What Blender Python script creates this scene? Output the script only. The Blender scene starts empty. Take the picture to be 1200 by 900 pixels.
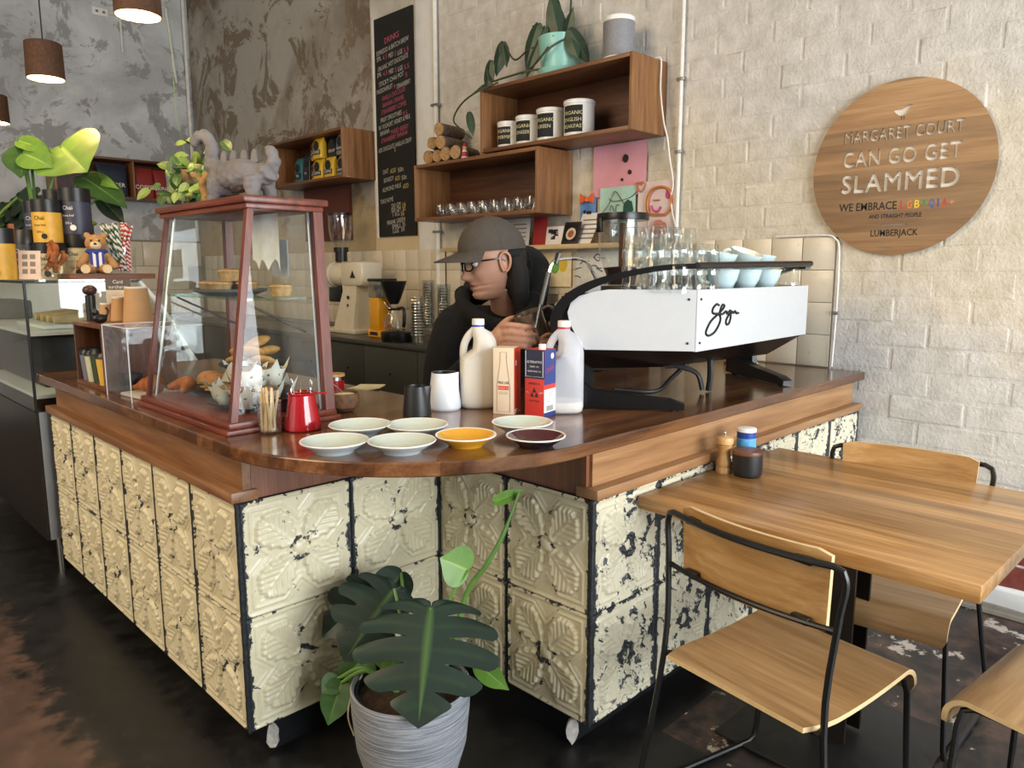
import bpy, bmesh, math, random
from mathutils import Vector, Matrix, Euler, noise as mnoise

# ------------------------------------------------------------------ camera
scene = bpy.context.scene
COL = scene.collection
CAM_H, CAM_F, CAM_PITCH, CAM_YAW = 1.36, 870.0, math.radians(8.75), math.radians(45.0)
cam_data = bpy.data.cameras.new('camera')
cam_data.sensor_width = 36.0
cam_data.lens = CAM_F / 1200.0 * 36.0
cam_data.clip_start = 0.05
camera = bpy.data.objects.new('camera', cam_data)
camera.location = (0, 0, CAM_H)
camera.rotation_euler = (math.radians(90) - CAM_PITCH, 0, -CAM_YAW)
COL.objects.link(camera)
scene.camera = camera

# ------------------------------------------------------------------ world, daylight, exposure
world = bpy.data.worlds.new('overcast_sky')
scene.world = world
world.use_nodes = True
world.node_tree.nodes['Background'].inputs[0].default_value = (0.86, 0.93, 1.0, 1)
world.node_tree.nodes['Background'].inputs[1].default_value = 1.0

def area_light(name, loc, target, sx, sy, power, color):
    d = bpy.data.lights.new(name, 'AREA')
    d.shape = 'RECTANGLE'; d.size = sx; d.size_y = sy; d.energy = power; d.color = color
    o = bpy.data.objects.new(name, d)
    o.location = loc
    o.rotation_euler = (Vector(target) - Vector(loc)).to_track_quat('-Z', 'Y').to_euler()
    COL.objects.link(o)
    return o

# overcast daylight entering through the shop-front glazing (behind and to the right of the camera)
area_light('shopfront_daylight', (1.65, -2.56, 1.50), (1.65, 5.0, 1.25), 3.0, 2.2, 180, (0.91, 0.96, 1.0))
# warm fill light added from the seating side, no lamp seen there
area_light('warm_fill_light', (-2.2, 2.6, 3.3), (0.8, 2.7, 0.3), 2.0, 3.6, 115, (1.0, 0.76, 0.47))

scene.view_settings.view_transform = 'Standard'
scene.view_settings.look = 'None'
scene.view_settings.exposure = 0.5
scene.view_settings.gamma = 1.0
scene.view_settings.use_curve_mapping = False
scene.cycles.transparent_max_bounces = 32
scene.cycles.max_bounces = 8

random.seed(7)

# ------------------------------------------------------------------ helpers
def V(*a): return Vector(a)

def sharp(me, ang):
    bm = bmesh.new(); bm.from_mesh(me)
    bmesh.ops.recalc_face_normals(bm, faces=bm.faces)
    for e in bm.edges:
        if len(e.link_faces) == 2:
            if e.calc_face_angle(0) > ang: e.smooth = False
    for f in bm.faces: f.smooth = True
    bm.to_mesh(me); bm.free()

class MB:
    """collects shapes, builds ONE mesh object"""
    def __init__(s): s.v = []; s.f = []; s.mi = []; s.cur = 0
    def m(s, i): s.cur = i; return s
    def add(s, vs, fs):
        b = len(s.v)
        s.v += [Vector(p) for p in vs]
        for f in fs:
            s.f.append([i + b for i in f]); s.mi.append(s.cur)
        return s
    def box(s, a, b, bev=0.0, M=None):
        x0, y0, z0 = [min(p, q) for p, q in zip(a, b)]
        x1, y1, z1 = [max(p, q) for p, q in zip(a, b)]
        if bev <= 0:
            vs = [(x, y, z) for z in (z0, z1) for y in (y0, y1) for x in (x0, x1)]
            fs = [(0, 2, 3, 1), (4, 5, 7, 6), (0, 1, 5, 4), (2, 6, 7, 3), (0, 4, 6, 2), (1, 3, 7, 5)]
        else:
            e = min(bev, (x1-x0)*.45, (y1-y0)*.45, (z1-z0)*.45)
            bm = bmesh.new()
            bmesh.ops.create_cube(bm, size=1.0)
            for v in bm.verts:
                v.co = Vector(((x0+x1)/2+v.co.x*(x1-x0), (y0+y1)/2+v.co.y*(y1-y0), (z0+z1)/2+v.co.z*(z1-z0)))
            bmesh.ops.bevel(bm, geom=list(bm.edges), offset=e, segments=2, affect='EDGES', profile=0.5)
            bm.verts.index_update()
            vs = [v.co.copy() for v in bm.verts]
            fs = [[v.index for v in f.verts] for f in bm.faces]
            bm.free()
        if M is not None: vs = [M @ Vector(p) for p in vs]
        return s.add(vs, fs)
    def lathe(s, prof, seg=24, c=(0, 0, 0), M=None, closed=False):
        vs = []; fs = []; rings = []
        for r, z in prof:
            if r <= 1e-6:
                rings.append([len(vs)]); vs.append((0, 0, z))
            else:
                rings.append(list(range(len(vs), len(vs)+seg)))
                for i in range(seg):
                    a = 2*math.pi*i/seg
                    vs.append((r*math.cos(a), r*math.sin(a), z))
        pairs = list(zip(rings, rings[1:]))
        if closed: pairs.append((rings[-1], rings[0]))
        for A, B in pairs:
            for i in range(seg):
                j = (i+1) % seg
                if len(A) == 1 and len(B) == 1: continue
                if len(A) == 1: fs.append((A[0], B[j], B[i]))
                elif len(B) == 1: fs.append((A[i], A[j], B[0]))
                else: fs.append((A[i], A[j], B[j], B[i]))
        if M is not None: vs = [M @ Vector(p) for p in vs]
        vs = [Vector(p)+Vector(c) for p in vs]
        return s.add(vs, fs)
    def cyl(s, c, r, h, seg=20, r2=None, M=None):
        r2 = r if r2 is None else r2
        return s.lathe([(0, 0), (r, 0), (r2, h), (0, h)], seg, c, M)
    def tube(s, pts, r, seg=8, closed=False, cap=True, squash=None):
        pts = [Vector(p) for p in pts]; n = len(pts)
        rs = r if isinstance(r, (list, tuple)) else [r]*n
        vs = []; fs = []
        t0 = (pts[1]-pts[0]).normalized()
        up = Vector((0, 0, 1)) if abs(t0.z) < .9 else Vector((1, 0, 0))
        nrm = (up - t0*up.dot(t0)).normalized()
        for i, p in enumerate(pts):
            if closed: t = pts[(i+1) % n]-pts[i-1]
            elif i == 0: t = pts[1]-pts[0]
            elif i == n-1: t = pts[-1]-pts[-2]
            else: t = pts[i+1]-pts[i-1]
            t = t.normalized() if t.length > 1e-9 else t0
            nrm = nrm - t*nrm.dot(t)
            nrm = nrm.normalized() if nrm.length > 1e-6 else t.orthogonal().normalized()
            bn = t.cross(nrm)
            for k in range(seg):
                a = 2*math.pi*k/seg
                q = squash if squash else 1.0
                vs.append(p + (nrm*math.cos(a)*q + bn*math.sin(a))*rs[i])
        m = n if closed else n-1
        for i in range(m):
            A = i*seg; B = ((i+1) % n)*seg
            for k in range(seg):
                j = (k+1) % seg
                fs.append((A+k, A+j, B+j, B+k))
        if cap and not closed:
            fs.append(list(range(seg))[::-1]); fs.append([(n-1)*seg+k for k in range(seg)])
        return s.add(vs, fs)
    def prism(s, poly, h0, h1, fn=None):
        """poly of (a,b) extruded between h0,h1; fn(a,b,h)->xyz"""
        fn = fn or (lambda a, b, h: (a, b, h))
        n = len(poly)
        vs = [fn(a, b, h0) for a, b in poly]+[fn(a, b, h1) for a, b in poly]
        fs = [list(range(n))[::-1], list(range(n, 2*n))]
        fs += [(i, (i+1) % n, n+(i+1) % n, n+i) for i in range(n)]
        return s.add(vs, fs)
    def ell(s, c, r, seg=16, rings=10, M=None):
        prof = [(math.sin(math.pi*i/rings), -math.cos(math.pi*i/rings)) for i in range(rings+1)]
        prof[0] = (0, -1); prof[-1] = (0, 1)
        r = (r, r, r) if not isinstance(r, (tuple, list)) else r
        D = Matrix.Diagonal((r[0], r[1], r[2], 1))
        T = Matrix.Translation(c) @ (M if M is not None else Matrix()) @ D
        return s.lathe(prof, seg, (0, 0, 0), T)
    def grid(s, fn, nu, nv, thick=None):
        vs = []; fs = []
        for j in range(nv+1):
            for i in range(nu+1): vs.append(fn(i/nu, j/nv))
        for j in range(nv):
            for i in range(nu):
                a = j*(nu+1)+i
                fs.append((a, a+1, a+nu+2, a+nu+1))
        return s.add(vs, fs)
    def quad(s, a, b, c, d): return s.add([a, b, c, d], [(0, 1, 2, 3)])
    def xf(s, M, start=0):
        for i in range(start, len(s.v)): s.v[i] = M @ s.v[i]
        return s
    def mesh(s, name, mats, ang=35, flat=False, norm=True):
        me = bpy.data.meshes.new(name)
        me.from_pydata([tuple(p) for p in s.v], [], s.f)
        mats = mats if isinstance(mats, (list, tuple)) else [mats]
        for m in mats: me.materials.append(m)
        if len(mats) > 1: me.polygons.foreach_set('material_index', s.mi)
        if not flat: sharp(me, math.radians(ang))
        me.update()
        return me
    def build(s, name, mats, parent=None, loc=None, rot=None, **k):
        return obj(name, s.mesh(name, mats, **k), parent, loc, rot)

def obj(name, me, parent=None, loc=None, rot=None, scale=None):
    o = bpy.data.objects.new(name, me)
    COL.objects.link(o)
    if parent is not None: o.parent = parent
    if loc is not None: o.location = loc
    if rot is not None: o.rotation_euler = rot
    if scale is not None: o.scale = scale
    return o

def tag(o, label, cat, group=None):
    o['label'] = label; o['category'] = cat
    if group: o['group'] = group
    return o

def thing(name, label, cat, loc=(0, 0, 0), rz=0.0, group=None):
    o = bpy.data.objects.new(name, None)
    o.empty_display_size = 0.05
    COL.objects.link(o)
    o.location = loc; o.rotation_euler = (0, 0, rz)
    return tag(o, label, cat, group)

def struct(o, label=None):
    o['kind'] = 'structure'
    if label: o['label'] = label
    return o

def kids(o): return [c for c in bpy.data.objects if c.parent == o]

def dup(o, loc, rz=None, label=None, group=None, scale=None):
    """copy of a thing with its parts and sub-parts"""
    def cp(src, par):
        c = src.copy(); COL.objects.link(c)
        if par is not None: c.parent = par
        for k in kids(src): 
            cp(k, c)
        return c
    c = cp(o, None)
    c.location = loc
    if rz is not None: c.rotation_euler = (0, 0, rz)
    if label: c['label'] = label
    if group: c['group'] = group
    if scale: c.scale = scale
    return c

def spline(pts, n=8, closed=False):
    pts = [Vector(p) for p in pts]; out = []
    m = len(pts)
    for i in range(m if closed else m-1):
        p1, p2 = pts[i], pts[(i+1) % m]
        p0 = pts[i-1] if (closed or i > 0) else p1*2-p2
        p3 = pts[(i+2) % m] if (closed or i+2 < m) else p2*2-p1
        for k in range(n):
            t = k/n
            out.append(0.5*((2*p1)+(-p0+p2)*t+(2*p0-5*p1+4*p2-p3)*t*t+(-p0+3*p1-3*p2+p3)*t**3))
    if not closed: out.append(pts[-1])
    return out

# the photograph's viewing rays, used to measure where a thing stands on a known plane of the room
_F = Vector((math.sin(CAM_YAW)*math.cos(CAM_PITCH), math.cos(CAM_YAW)*math.cos(CAM_PITCH), -math.sin(CAM_PITCH)))
_R = Vector((math.cos(CAM_YAW), -math.sin(CAM_YAW), 0)); _U = _R.cross(_F)
def at(x, y, X=None, Y=None, z=None):
    d = _F+_R*((x-600)/CAM_F)+_U*((450-y)/CAM_F)
    t = (z-CAM_H)/d.z if z is not None else (X/d.x if X is not None else Y/d.y)
    return Vector((0, 0, CAM_H))+d*t

def fuse(mb, name, mats, parent, voxel, smooth=4, loc=None, rot=None, ang=60, factor=.5):
    """remesh the collected overlapping shapes into one continuous surface"""
    me = mb.mesh(name+'_raw', mats, flat=True)
    o = obj(name, me, None)
    bm = bmesh.new(); bm.from_mesh(me); bmesh.ops.recalc_face_normals(bm, faces=bm.faces); bm.to_mesh(me); bm.free()
    md = o.modifiers.new('r', 'REMESH'); md.mode = 'VOXEL'; md.voxel_size = voxel; md.use_smooth_shade = True
    if smooth:
        sm = o.modifiers.new('s', 'SMOOTH'); sm.iterations = smooth; sm.factor = factor
    dg = bpy.context.evaluated_depsgraph_get()
    new = bpy.data.meshes.new_from_object(o.evaluated_get(dg))
    o.modifiers.clear()
    o.data = new; new.name = name
    bpy.data.meshes.remove(me)
    for p in new.polygons: p.use_smooth = True
    if parent is not None: o.parent = parent
    if loc is not None: o.location = loc
    if rot is not None: o.rotation_euler = rot
    return o

def text_mesh(body, size, extrude=0.0, align='CENTER', res=2, shear=0, space=1.0, bold=0.0, line=1.0):
    cu = bpy.data.curves.new('lettering', 'FONT')
    cu.body = body; cu.size = size; cu.extrude = extrude; cu.align_x = align; cu.align_y = 'CENTER'
    cu.resolution_u = res; cu.shear = shear; cu.space_character = space; cu.offset = bold; cu.space_line = line
    o = bpy.data.objects.new('lettering', cu); COL.objects.link(o)
    dg = bpy.context.evaluated_depsgraph_get()
    me = bpy.data.meshes.new_from_object(o.evaluated_get(dg))
    bpy.data.objects.remove(o); bpy.data.curves.remove(cu)
    return me

def lettering(body, size, mat, parent, M, name='lettering', label=None, fit=None, **k):
    """flat printed words placed by matrix M (local x right, y up, z out)"""
    me = text_mesh(body, size, **k)
    if fit:
        xs = [v.co.x for v in me.vertices]
        w = max(xs)-min(xs) if xs else 1
        me.transform(Matrix.Diagonal((fit/w, 1, 1, 1)))
    me.transform(M)
    me.materials.clear(); me.materials.append(mat)
    o = obj(name, me, parent)
    if label: o['label'] = label
    return o

def frame(o, ex, ey):
    ex = Vector(ex).normalized(); ey = Vector(ey).normalized(); ez = ex.cross(ey)
    return Matrix(((ex.x, ey.x, ez.x, o[0]), (ex.y, ey.y, ez.y, o[1]), (ex.z, ey.z, ez.z, o[2]), (0, 0, 0, 1)))

# ------------------------------------------------------------------ materials
def new_mat(name):
    m = bpy.data.materials.new(name); m.use_nodes = True
    nt = m.node_tree; b = nt.nodes['Principled BSDF']
    return m, nt, b
def srgb(r, g=None, b=None):
    if g is None: h = r; r, g, b = (h >> 16) & 255, (h >> 8) & 255, h & 255
    f = lambda c: (c/255/12.92) if c/255 <= .04045 else ((c/255+.055)/1.055)**2.4
    return (f(r), f(g), f(b), 1)
def mixc(a, b, t): return tuple(a[i]*(1-t)+b[i]*t for i in range(3))+(1,)
def node(nt, t, **k):
    n = nt.nodes.new(t)
    for a, v in k.items(): setattr(n, a, v)
    return n
def coords(nt, scale=(1, 1, 1), kind='Object', rnd=False):
    tc = node(nt, 'ShaderNodeTexCoord'); mp = node(nt, 'ShaderNodeMapping')
    mp.inputs['Scale'].default_value = scale
    if rnd:
        oi = node(nt, 'ShaderNodeObjectInfo'); vm = node(nt, 'ShaderNodeVectorMath', operation='SCALE')
        cx = node(nt, 'ShaderNodeCombineXYZ')
        for i in range(3): nt.links.new(oi.outputs['Random'], cx.inputs[i])
        vm.inputs['Scale'].default_value = 37.0
        ad = node(nt, 'ShaderNodeVectorMath', operation='ADD')
        nt.links.new(cx.outputs[0], vm.inputs[0])
        nt.links.new(tc.outputs[kind], ad.inputs[0]); nt.links.new(vm.outputs[0], ad.inputs[1])
        nt.links.new(ad.outputs[0], mp.inputs[0])
    else:
        nt.links.new(tc.outputs[kind], mp.inputs[0])
    return mp.outputs[0]
def noise(nt, vec, scale, detail=4, rough=.55, dist=0.0):
    n = node(nt, 'ShaderNodeTexNoise')
    n.inputs['Scale'].default_value = scale; n.inputs['Detail'].default_value = detail
    n.inputs['Roughness'].default_value = rough; n.inputs['Distortion'].default_value = dist
    nt.links.new(vec, n.inputs['Vector'])
    return n.outputs['Fac']
def ramp(nt, fac, stops, mode='LINEAR'):
    r = node(nt, 'ShaderNodeValToRGB'); cr = r.color_ramp; cr.interpolation = mode
    while len(cr.elements) < len(stops): cr.elements.new(.5)
    for e, (p, c) in zip(cr.elements, stops):
        e.position = p; e.color = c if len(c) == 4 else (*c, 1)
    nt.links.new(fac, r.inputs[0])
    return r.outputs[0]
def g(v): return (v, v, v, 1)
def mix(nt, fac, a, b, mode='MIX'):
    n = node(nt, 'ShaderNodeMix', data_type='RGBA', blend_type=mode)
    for sock, val in ((n.inputs[0], fac), (n.inputs[6], a), (n.inputs[7], b)):
        if isinstance(val, (int, float)): sock.default_value = val
        elif isinstance(val, tuple): sock.default_value = val
        else: nt.links.new(val, sock)
    return n.outputs[2]
def math_(nt, op, a, b=None, clamp=False):
    n = node(nt, 'ShaderNodeMath', operation=op, use_clamp=clamp)
    for i, v in enumerate((a, b)):
        if v is None: continue
        if isinstance(v, (int, float)): n.inputs[i].default_value = v
        else: nt.links.new(v, n.inputs[i])
    return n.outputs[0]
def bump(nt, b, h, strength=.3, dist=.01):
    n = node(nt, 'ShaderNodeBump'); n.inputs['Strength'].default_value = strength; n.inputs['Distance'].default_value = dist
    nt.links.new(h, n.inputs['Height']); nt.links.new(n.outputs[0], b.inputs['Normal'])

_plain = {}
def plain(name, col, rough=.5, metal=0.0, var=.10, scale=30.0, bmp=0.0, spec=.5, coat=0.0, emit=None, sss=0.0, alpha=1.0):
    """painted / moulded surface with a little noise variation"""
    if name in _plain: return _plain[name]
    m, nt, b = new_mat(name)
    vec = coords(nt, rnd=False)
    n = noise(nt, vec, scale, 3)
    c = srgb(col) if isinstance(col, int) else col
    d = tuple(x*(1-var) for x in c[:3])+(1,)
    e = tuple(min(1, x*(1+var*.6)) for x in c[:3])+(1,)
    nt.links.new(ramp(nt, n, [(.3, d), (.7, e)]), b.inputs['Base Color'])
    b.inputs['Roughness'].default_value = rough; b.inputs['Metallic'].default_value = metal
    b.inputs['Specular IOR Level'].default_value = spec; b.inputs['Coat Weight'].default_value = coat
    b.inputs['Coat Roughness'].default_value = .08
    if sss: b.inputs['Subsurface Weight'].default_value = sss; b.inputs['Subsurface Radius'].default_value = (.01, .006, .004)
    if bmp: bump(nt, b, n, bmp, .003)
    if emit:
        b.inputs['Emission Color'].default_value = srgb(emit[0]) if isinstance(emit[0], int) else emit[0]
        b.inputs['Emission Strength'].default_value = emit[1]
    _plain[name] = m
    return m

def wood(name, dark, mid, light, axis='X', scale=1.0, rough=.42, stave=0.0, stave_axis='Y', coat=0.0, contrast=1.0, bmp=.08):
    m, nt, b = new_mat(name)
    k = {'X': (1.1, 16, 16), 'Y': (16, 1.1, 16), 'Z': (16, 16, 1.1)}[axis]
    vec = coords(nt, tuple(a*scale for a in k), rnd=True)
    n1 = noise(nt, vec, 1.6, 6, .62, .35)
    k2 = tuple(a*scale*(3.2 if a > 2 else 1.4) for a in k)
    vec2 = coords(nt, k2, rnd=True)
    n2 = noise(nt, vec2, 3.0, 3, .6)
    c = ramp(nt, n1, [(.30, srgb(dark)), (.50, srgb(mid)), (.72, srgb(light))])
    c = mix(nt, math_(nt, 'MULTIPLY', ramp(nt, n2, [(.40, g(1)), (.62, g(0))]), .35*contrast), c, srgb(dark))
    if stave:
        tc = node(nt, 'ShaderNodeTexCoord'); sp = node(nt, 'ShaderNodeSeparateXYZ')
        nt.links.new(tc.outputs['Object'], sp.inputs[0])
        fl = math_(nt, 'FLOOR', math_(nt, 'DIVIDE', sp.outputs[stave_axis], stave))
        wn = node(nt, 'ShaderNodeTexWhiteNoise', noise_dimensions='1D'); nt.links.new(fl, wn.inputs['W'])
        sh = ramp(nt, wn.outputs['Value'], [(0, g(.66)), (1, g(1.22))])
        c = mix(nt, 1.0, c, sh, 'MULTIPLY')
    nt.links.new(c, b.inputs['Base Color'])
    b.inputs['Roughness'].default_value = rough
    b.inputs['Coat Weight'].default_value = coat; b.inputs['Coat Roughness'].default_value = .12
    bump(nt, b, n2, bmp, .002)
    return m

def glass(name, tint=(.96, .985, .98, 1), edge=.25, rough=0.0, base=.04, gl=(1, 1, 1, 1)):
    """thin clear sheet or vessel wall"""
    m = bpy.data.materials.new(name); m.use_nodes = True
    nt = m.node_tree
    nt.nodes.remove(nt.nodes['Principled BSDF'])
    out = nt.nodes['Material Output']
    tr = node(nt, 'ShaderNodeBsdfTransparent'); tr.inputs[0].default_value = tint
    gs = node(nt, 'ShaderNodeBsdfGlossy'); gs.inputs['Roughness'].default_value = rough; gs.inputs[0].default_value = gl
    lw = node(nt, 'ShaderNodeLayerWeight'); lw.inputs[0].default_value = .5
    f = math_(nt, 'POWER', lw.outputs['Facing'], 3.0)
    f = math_(nt, 'ADD', math_(nt, 'MULTIPLY', f, edge), base, True)
    mx = node(nt, 'ShaderNodeMixShader')
    nt.links.new(f, mx.inputs[0]); nt.links.new(tr.outputs[0], mx.inputs[1]); nt.links.new(gs.outputs[0], mx.inputs[2])
    nt.links.new(mx.outputs[0], out.inputs['Surface'])
    return m
# ------------------------------------------------------------------ the room
WX, WY, CEIL = 3.377, 8.10, 4.40       # brick wall plane, far wall plane, ceiling height
LX, FY = -4.0, -2.6                    # window walls behind the camera

def mat_floor():
    m, nt, b = new_mat('worn_painted_concrete')
    vec = coords(nt)
    tc = node(nt, 'ShaderNodeTexCoord'); sp = node(nt, 'ShaderNodeSeparateXYZ'); nt.links.new(tc.outputs['Object'], sp.inputs[0])
    n1 = noise(nt, vec, 1.3, 5, .6, .3); n2 = noise(nt, vec, 9, 6, .65); n3 = noise(nt, vec, 45, 4, .6)
    # the black coat is scuffed through to brown along the walkway in front of the counter
    walk = math_(nt, 'SUBTRACT', 0.66, sp.outputs['X'])
    w = math_(nt, 'ADD', math_(nt, 'MULTIPLY', walk, 4.5), math_(nt, 'MULTIPLY', math_(nt, 'SUBTRACT', n1, .5), 2.6))
    w = math_(nt, 'ADD', w, math_(nt, 'MULTIPLY', math_(nt, 'SUBTRACT', n2, .5), 1.8), True)
    brown = ramp(nt, n2, [(.3, srgb(0x392b25)), (.55, srgb(0x523d33)), (.8, srgb(0x6a5347))])
    black = ramp(nt, n2, [(.3, srgb(0x0d0d0e)), (.6, srgb(0x1d1c1c)), (.8, srgb(0x2e2b29))])
    c = mix(nt, ramp(nt, w, [(.45, g(0)), (.75, g(1))]), black, brown)
    # chipped spots under the table, down to red brown screed and pale plaster
    zone = math_(nt, 'MULTIPLY', math_(nt, 'GREATER_THAN', sp.outputs['X'], 1.75), math_(nt, 'LESS_THAN', sp.outputs['Y'], 1.12))
    chip = math_(nt, 'MULTIPLY', ramp(nt, n1, [(.46, g(0)), (.56, g(1))]), zone)
    n4 = noise(nt, coords(nt), 5.5, 7, .7)
    c = mix(nt, math_(nt, 'MULTIPLY', chip, ramp(nt, n2, [(.42, g(0)), (.60, g(.85))])), c, srgb(0x5b463c))
    c = mix(nt, math_(nt, 'MULTIPLY', zone, ramp(nt, n4, [(.585, g(0)), (.61, g(1))])), c, srgb(0xb5aaa0))
    speck = ramp(nt, n3, [(.70, g(0)), (.74, g(.5))])
    c = mix(nt, speck, c, srgb(0x77706a))
    nt.links.new(c, b.inputs['Base Color'])
    nt.links.new(ramp(nt, n2, [(.3, g(.28)), (.7, g(.55))]), b.inputs['Roughness'])
    bump(nt, b, n2, .12, .004)
    return m

def mat_concrete(name, tones, scale, patch=(.46, .5), warm=None, seed=0.0):
    """old render with peeled patches of several coats"""
    m, nt, b = new_mat(name)
    tc = node(nt, 'ShaderNodeTexCoord'); mp = node(nt, 'ShaderNodeMapping')
    mp.inputs['Location'].default_value = (seed, seed*.7, seed*.3)
    nt.links.new(tc.outputs['Object'], mp.inputs[0]); vec = mp.outputs[0]
    n1 = noise(nt, vec, scale, 7, .62, .4); n2 = noise(nt, vec, scale*3.2, 8, .7, .2); n3 = noise(nt, vec, scale*.45, 4, .55, .6)
    n4 = noise(nt, vec, scale*14, 5, .7)
    base = ramp(nt, n1, [(.32, srgb(tones[0])), (.5, srgb(tones[1])), (.66, srgb(tones[2]))])
    c = mix(nt, ramp(nt, n2, [(patch[0], g(0)), (patch[1], g(.85))]), base, srgb(tones[3]))
    c = mix(nt, ramp(nt, n3, [(.48, g(0)), (.53, g(.75))]), c, srgb(tones[4]))
    n5 = noise(nt, vec, scale*1.8, 9, .72, .9)
    c = mix(nt, ramp(nt, n5, [(.53, g(0)), (.56, g(.8))]), c, srgb(tones[5]))
    c = mix(nt, ramp(nt, n4, [(.62, g(0)), (.75, g(.35))]), c, srgb(0x55504a))
    if warm:
        # yellower lower band with a ragged upper edge
        sp = node(nt, 'ShaderNodeSeparateXYZ'); nt.links.new(tc.outputs['Object'], sp.inputs[0])
        h = math_(nt, 'ADD', sp.outputs['Z'], math_(nt, 'MULTIPLY', math_(nt, 'SUBTRACT', n1, .5), 1.1))
        f = ramp(nt, math_(nt, 'DIVIDE', h, 4.4), [(warm[1]/4.4, g(warm[2])), ((warm[1]+.18)/4.4, g(0))])
        c = mix(nt, f, c, srgb(warm[0]))
    nt.links.new(c, b.inputs['Base Color']); b.inputs['Roughness'].default_value = .85
    hh = mix(nt, .5, n2, n4)
    bump(nt, b, hh, .45, .02)
    return m

def mat_brick_paint():
    m, nt, b = new_mat('thick_cream_paint_with_glow')
    geo = node(nt, 'ShaderNodeNewGeometry'); mp = node(nt, 'ShaderNodeMapping')
    nt.links.new(geo.outputs['Position'], mp.inputs[0]); vec = mp.outputs[0]
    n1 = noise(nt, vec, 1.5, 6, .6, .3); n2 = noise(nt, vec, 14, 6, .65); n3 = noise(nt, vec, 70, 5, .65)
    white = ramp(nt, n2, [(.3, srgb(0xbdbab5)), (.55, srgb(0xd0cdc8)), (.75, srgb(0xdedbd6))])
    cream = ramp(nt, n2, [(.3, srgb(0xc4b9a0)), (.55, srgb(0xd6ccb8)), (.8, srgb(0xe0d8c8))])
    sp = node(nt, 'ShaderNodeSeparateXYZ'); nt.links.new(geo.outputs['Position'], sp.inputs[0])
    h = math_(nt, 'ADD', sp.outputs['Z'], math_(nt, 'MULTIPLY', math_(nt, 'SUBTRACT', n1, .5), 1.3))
    f = ramp(nt, math_(nt, 'DIVIDE', h, 4.0), [(.26, g(.1)), (.33, g(.85)), (.47, g(.85)), (.55, g(.12))])  # warm lamp glow put into the colour as a cream band, with paint patches
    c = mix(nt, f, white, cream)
    c = mix(nt, ramp(nt, n3, [(.62, g(0)), (.74, g(.35))]), c, srgb(0xa39a8a))
    nt.links.new(c, b.inputs['Base Color']); b.inputs['Roughness'].default_value = .6
    n6 = noise(nt, vec, 5.5, 5, .6, .6)
    bump(nt, b, mix(nt, .35, mix(nt, .5, n2, n3), n6), .8, .016)
    return m

M_floor = mat_floor()
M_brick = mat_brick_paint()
M_conc_back = mat_concrete('grey_patched_render', (0xa2a3a4, 0xb9bbbd, 0xd6d8da, 0x8a8680, 0xcfd3d6, 0x8f8f8e), 1.15, (.58, .62), seed=3.1)
M_conc_side = mat_concrete('brown_grey_render', (0x7d766c, 0x958d82, 0xb0aaa0, 0x7a6a55, 0xb5b3ad, 0x6f604c), 1.3, (.53, .58), warm=(0xb9a37c, 1.75, .8), seed=9.4)
M_pier = mat_concrete('whitewashed_pier', (0xb0aaa0, 0xc6c0b5, 0xd9d5cc, 0xbdb3a2, 0xd4d1ca, 0xc4bdb0), 2.2, (.62, .68), warm=(0xc9b48c, 1.75, .8), seed=1.7)
M_ceil = plain('white_ceiling_paint', 0xcfccc6, .8)
M_white_strip = plain('chalky_white_paint', 0xe4e4e2, .6, var=.06, scale=12, bmp=.2)

# floor
struct(MB().box((LX-.2, FY-.2, -.12), (WX+.25, WY+.25, 0)).build('floor', M_floor), 'black painted concrete floor scuffed to brown')
struct(MB().box((LX-.2, FY-.2, CEIL), (WX+.25, WY+.25, CEIL+.12)).build('ceiling', M_ceil))

# brick wall: backing (mortar plane) + bricks
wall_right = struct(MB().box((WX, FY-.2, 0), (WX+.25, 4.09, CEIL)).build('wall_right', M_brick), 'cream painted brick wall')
BL, BH = .288, .1035
variants = []
for k in range(8):
    rnd = random.Random(100+k)
    nu, nv = 7, 3
    mb = MB()
    hw, hh = BL/2-.003, BH/2-.0025
    prot = .0026
    def fb(u, v, rnd=rnd):
        x = (u-.5)*2*hw; z = (v-.5)*2*hh
        edge = u in (0, 1) or v in (0, 1)
        d = -.0005 if edge else prot+rnd.uniform(-.0006, .0006)
        j = .004 if edge else .002
        return (-d, x+rnd.uniform(-j, j), z+rnd.uniform(-j, j)*.8)
    us = [0, .018, .034, .5, .75, .966, .982, 1]; vs_ = [0, .06, .11, .89, .94, 1]
    mb.grid(lambda a, b_: fb(us[round(a*7)], vs_[round(b_*5)]), 7, 5)
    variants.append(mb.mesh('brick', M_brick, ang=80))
M_red = plain('bare_red_brick', 0x7c3b30, .85, var=.25, scale=25, bmp=.4)
spots = []
row = 0; z = .052
while z < 3.62:
    off = (row % 2)*.5*BL + random.Random(row).uniform(-.03, .03)
    y = -.35+off
    while y < 4.09-BL*.5:
        vis = True
        if y > 1.28 and z < 1.50: vis = False
        if y > 2.35 and y < 3.95 and 1.72 < z < 1.98: vis = False
        if y > 2.3 and y < 3.3 and 2.1 < z < 2.36: vis = False
        d = (Vector((WX, y, z))-Vector((0, 0, CAM_H)))
        w_ = d.dot(_F); px = 600+CAM_F*d.dot(_R)/w_; py = 450-CAM_F*d.dot(_U)/w_
        if px > 1240 or py > 960 or py < -40: vis = False
        if px > 1010 and py > 560 and py < 1500 and px < 1150: vis = False
        if vis: spots.append((w_, y, z))
        y += BL
    row += 1; z += BH
spots.sort()
rb = random.Random(5)
def brick_mat(y, z):
    return (y < .62 and .38 < z < .60)
far = MB()
red_var = {}
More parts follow.
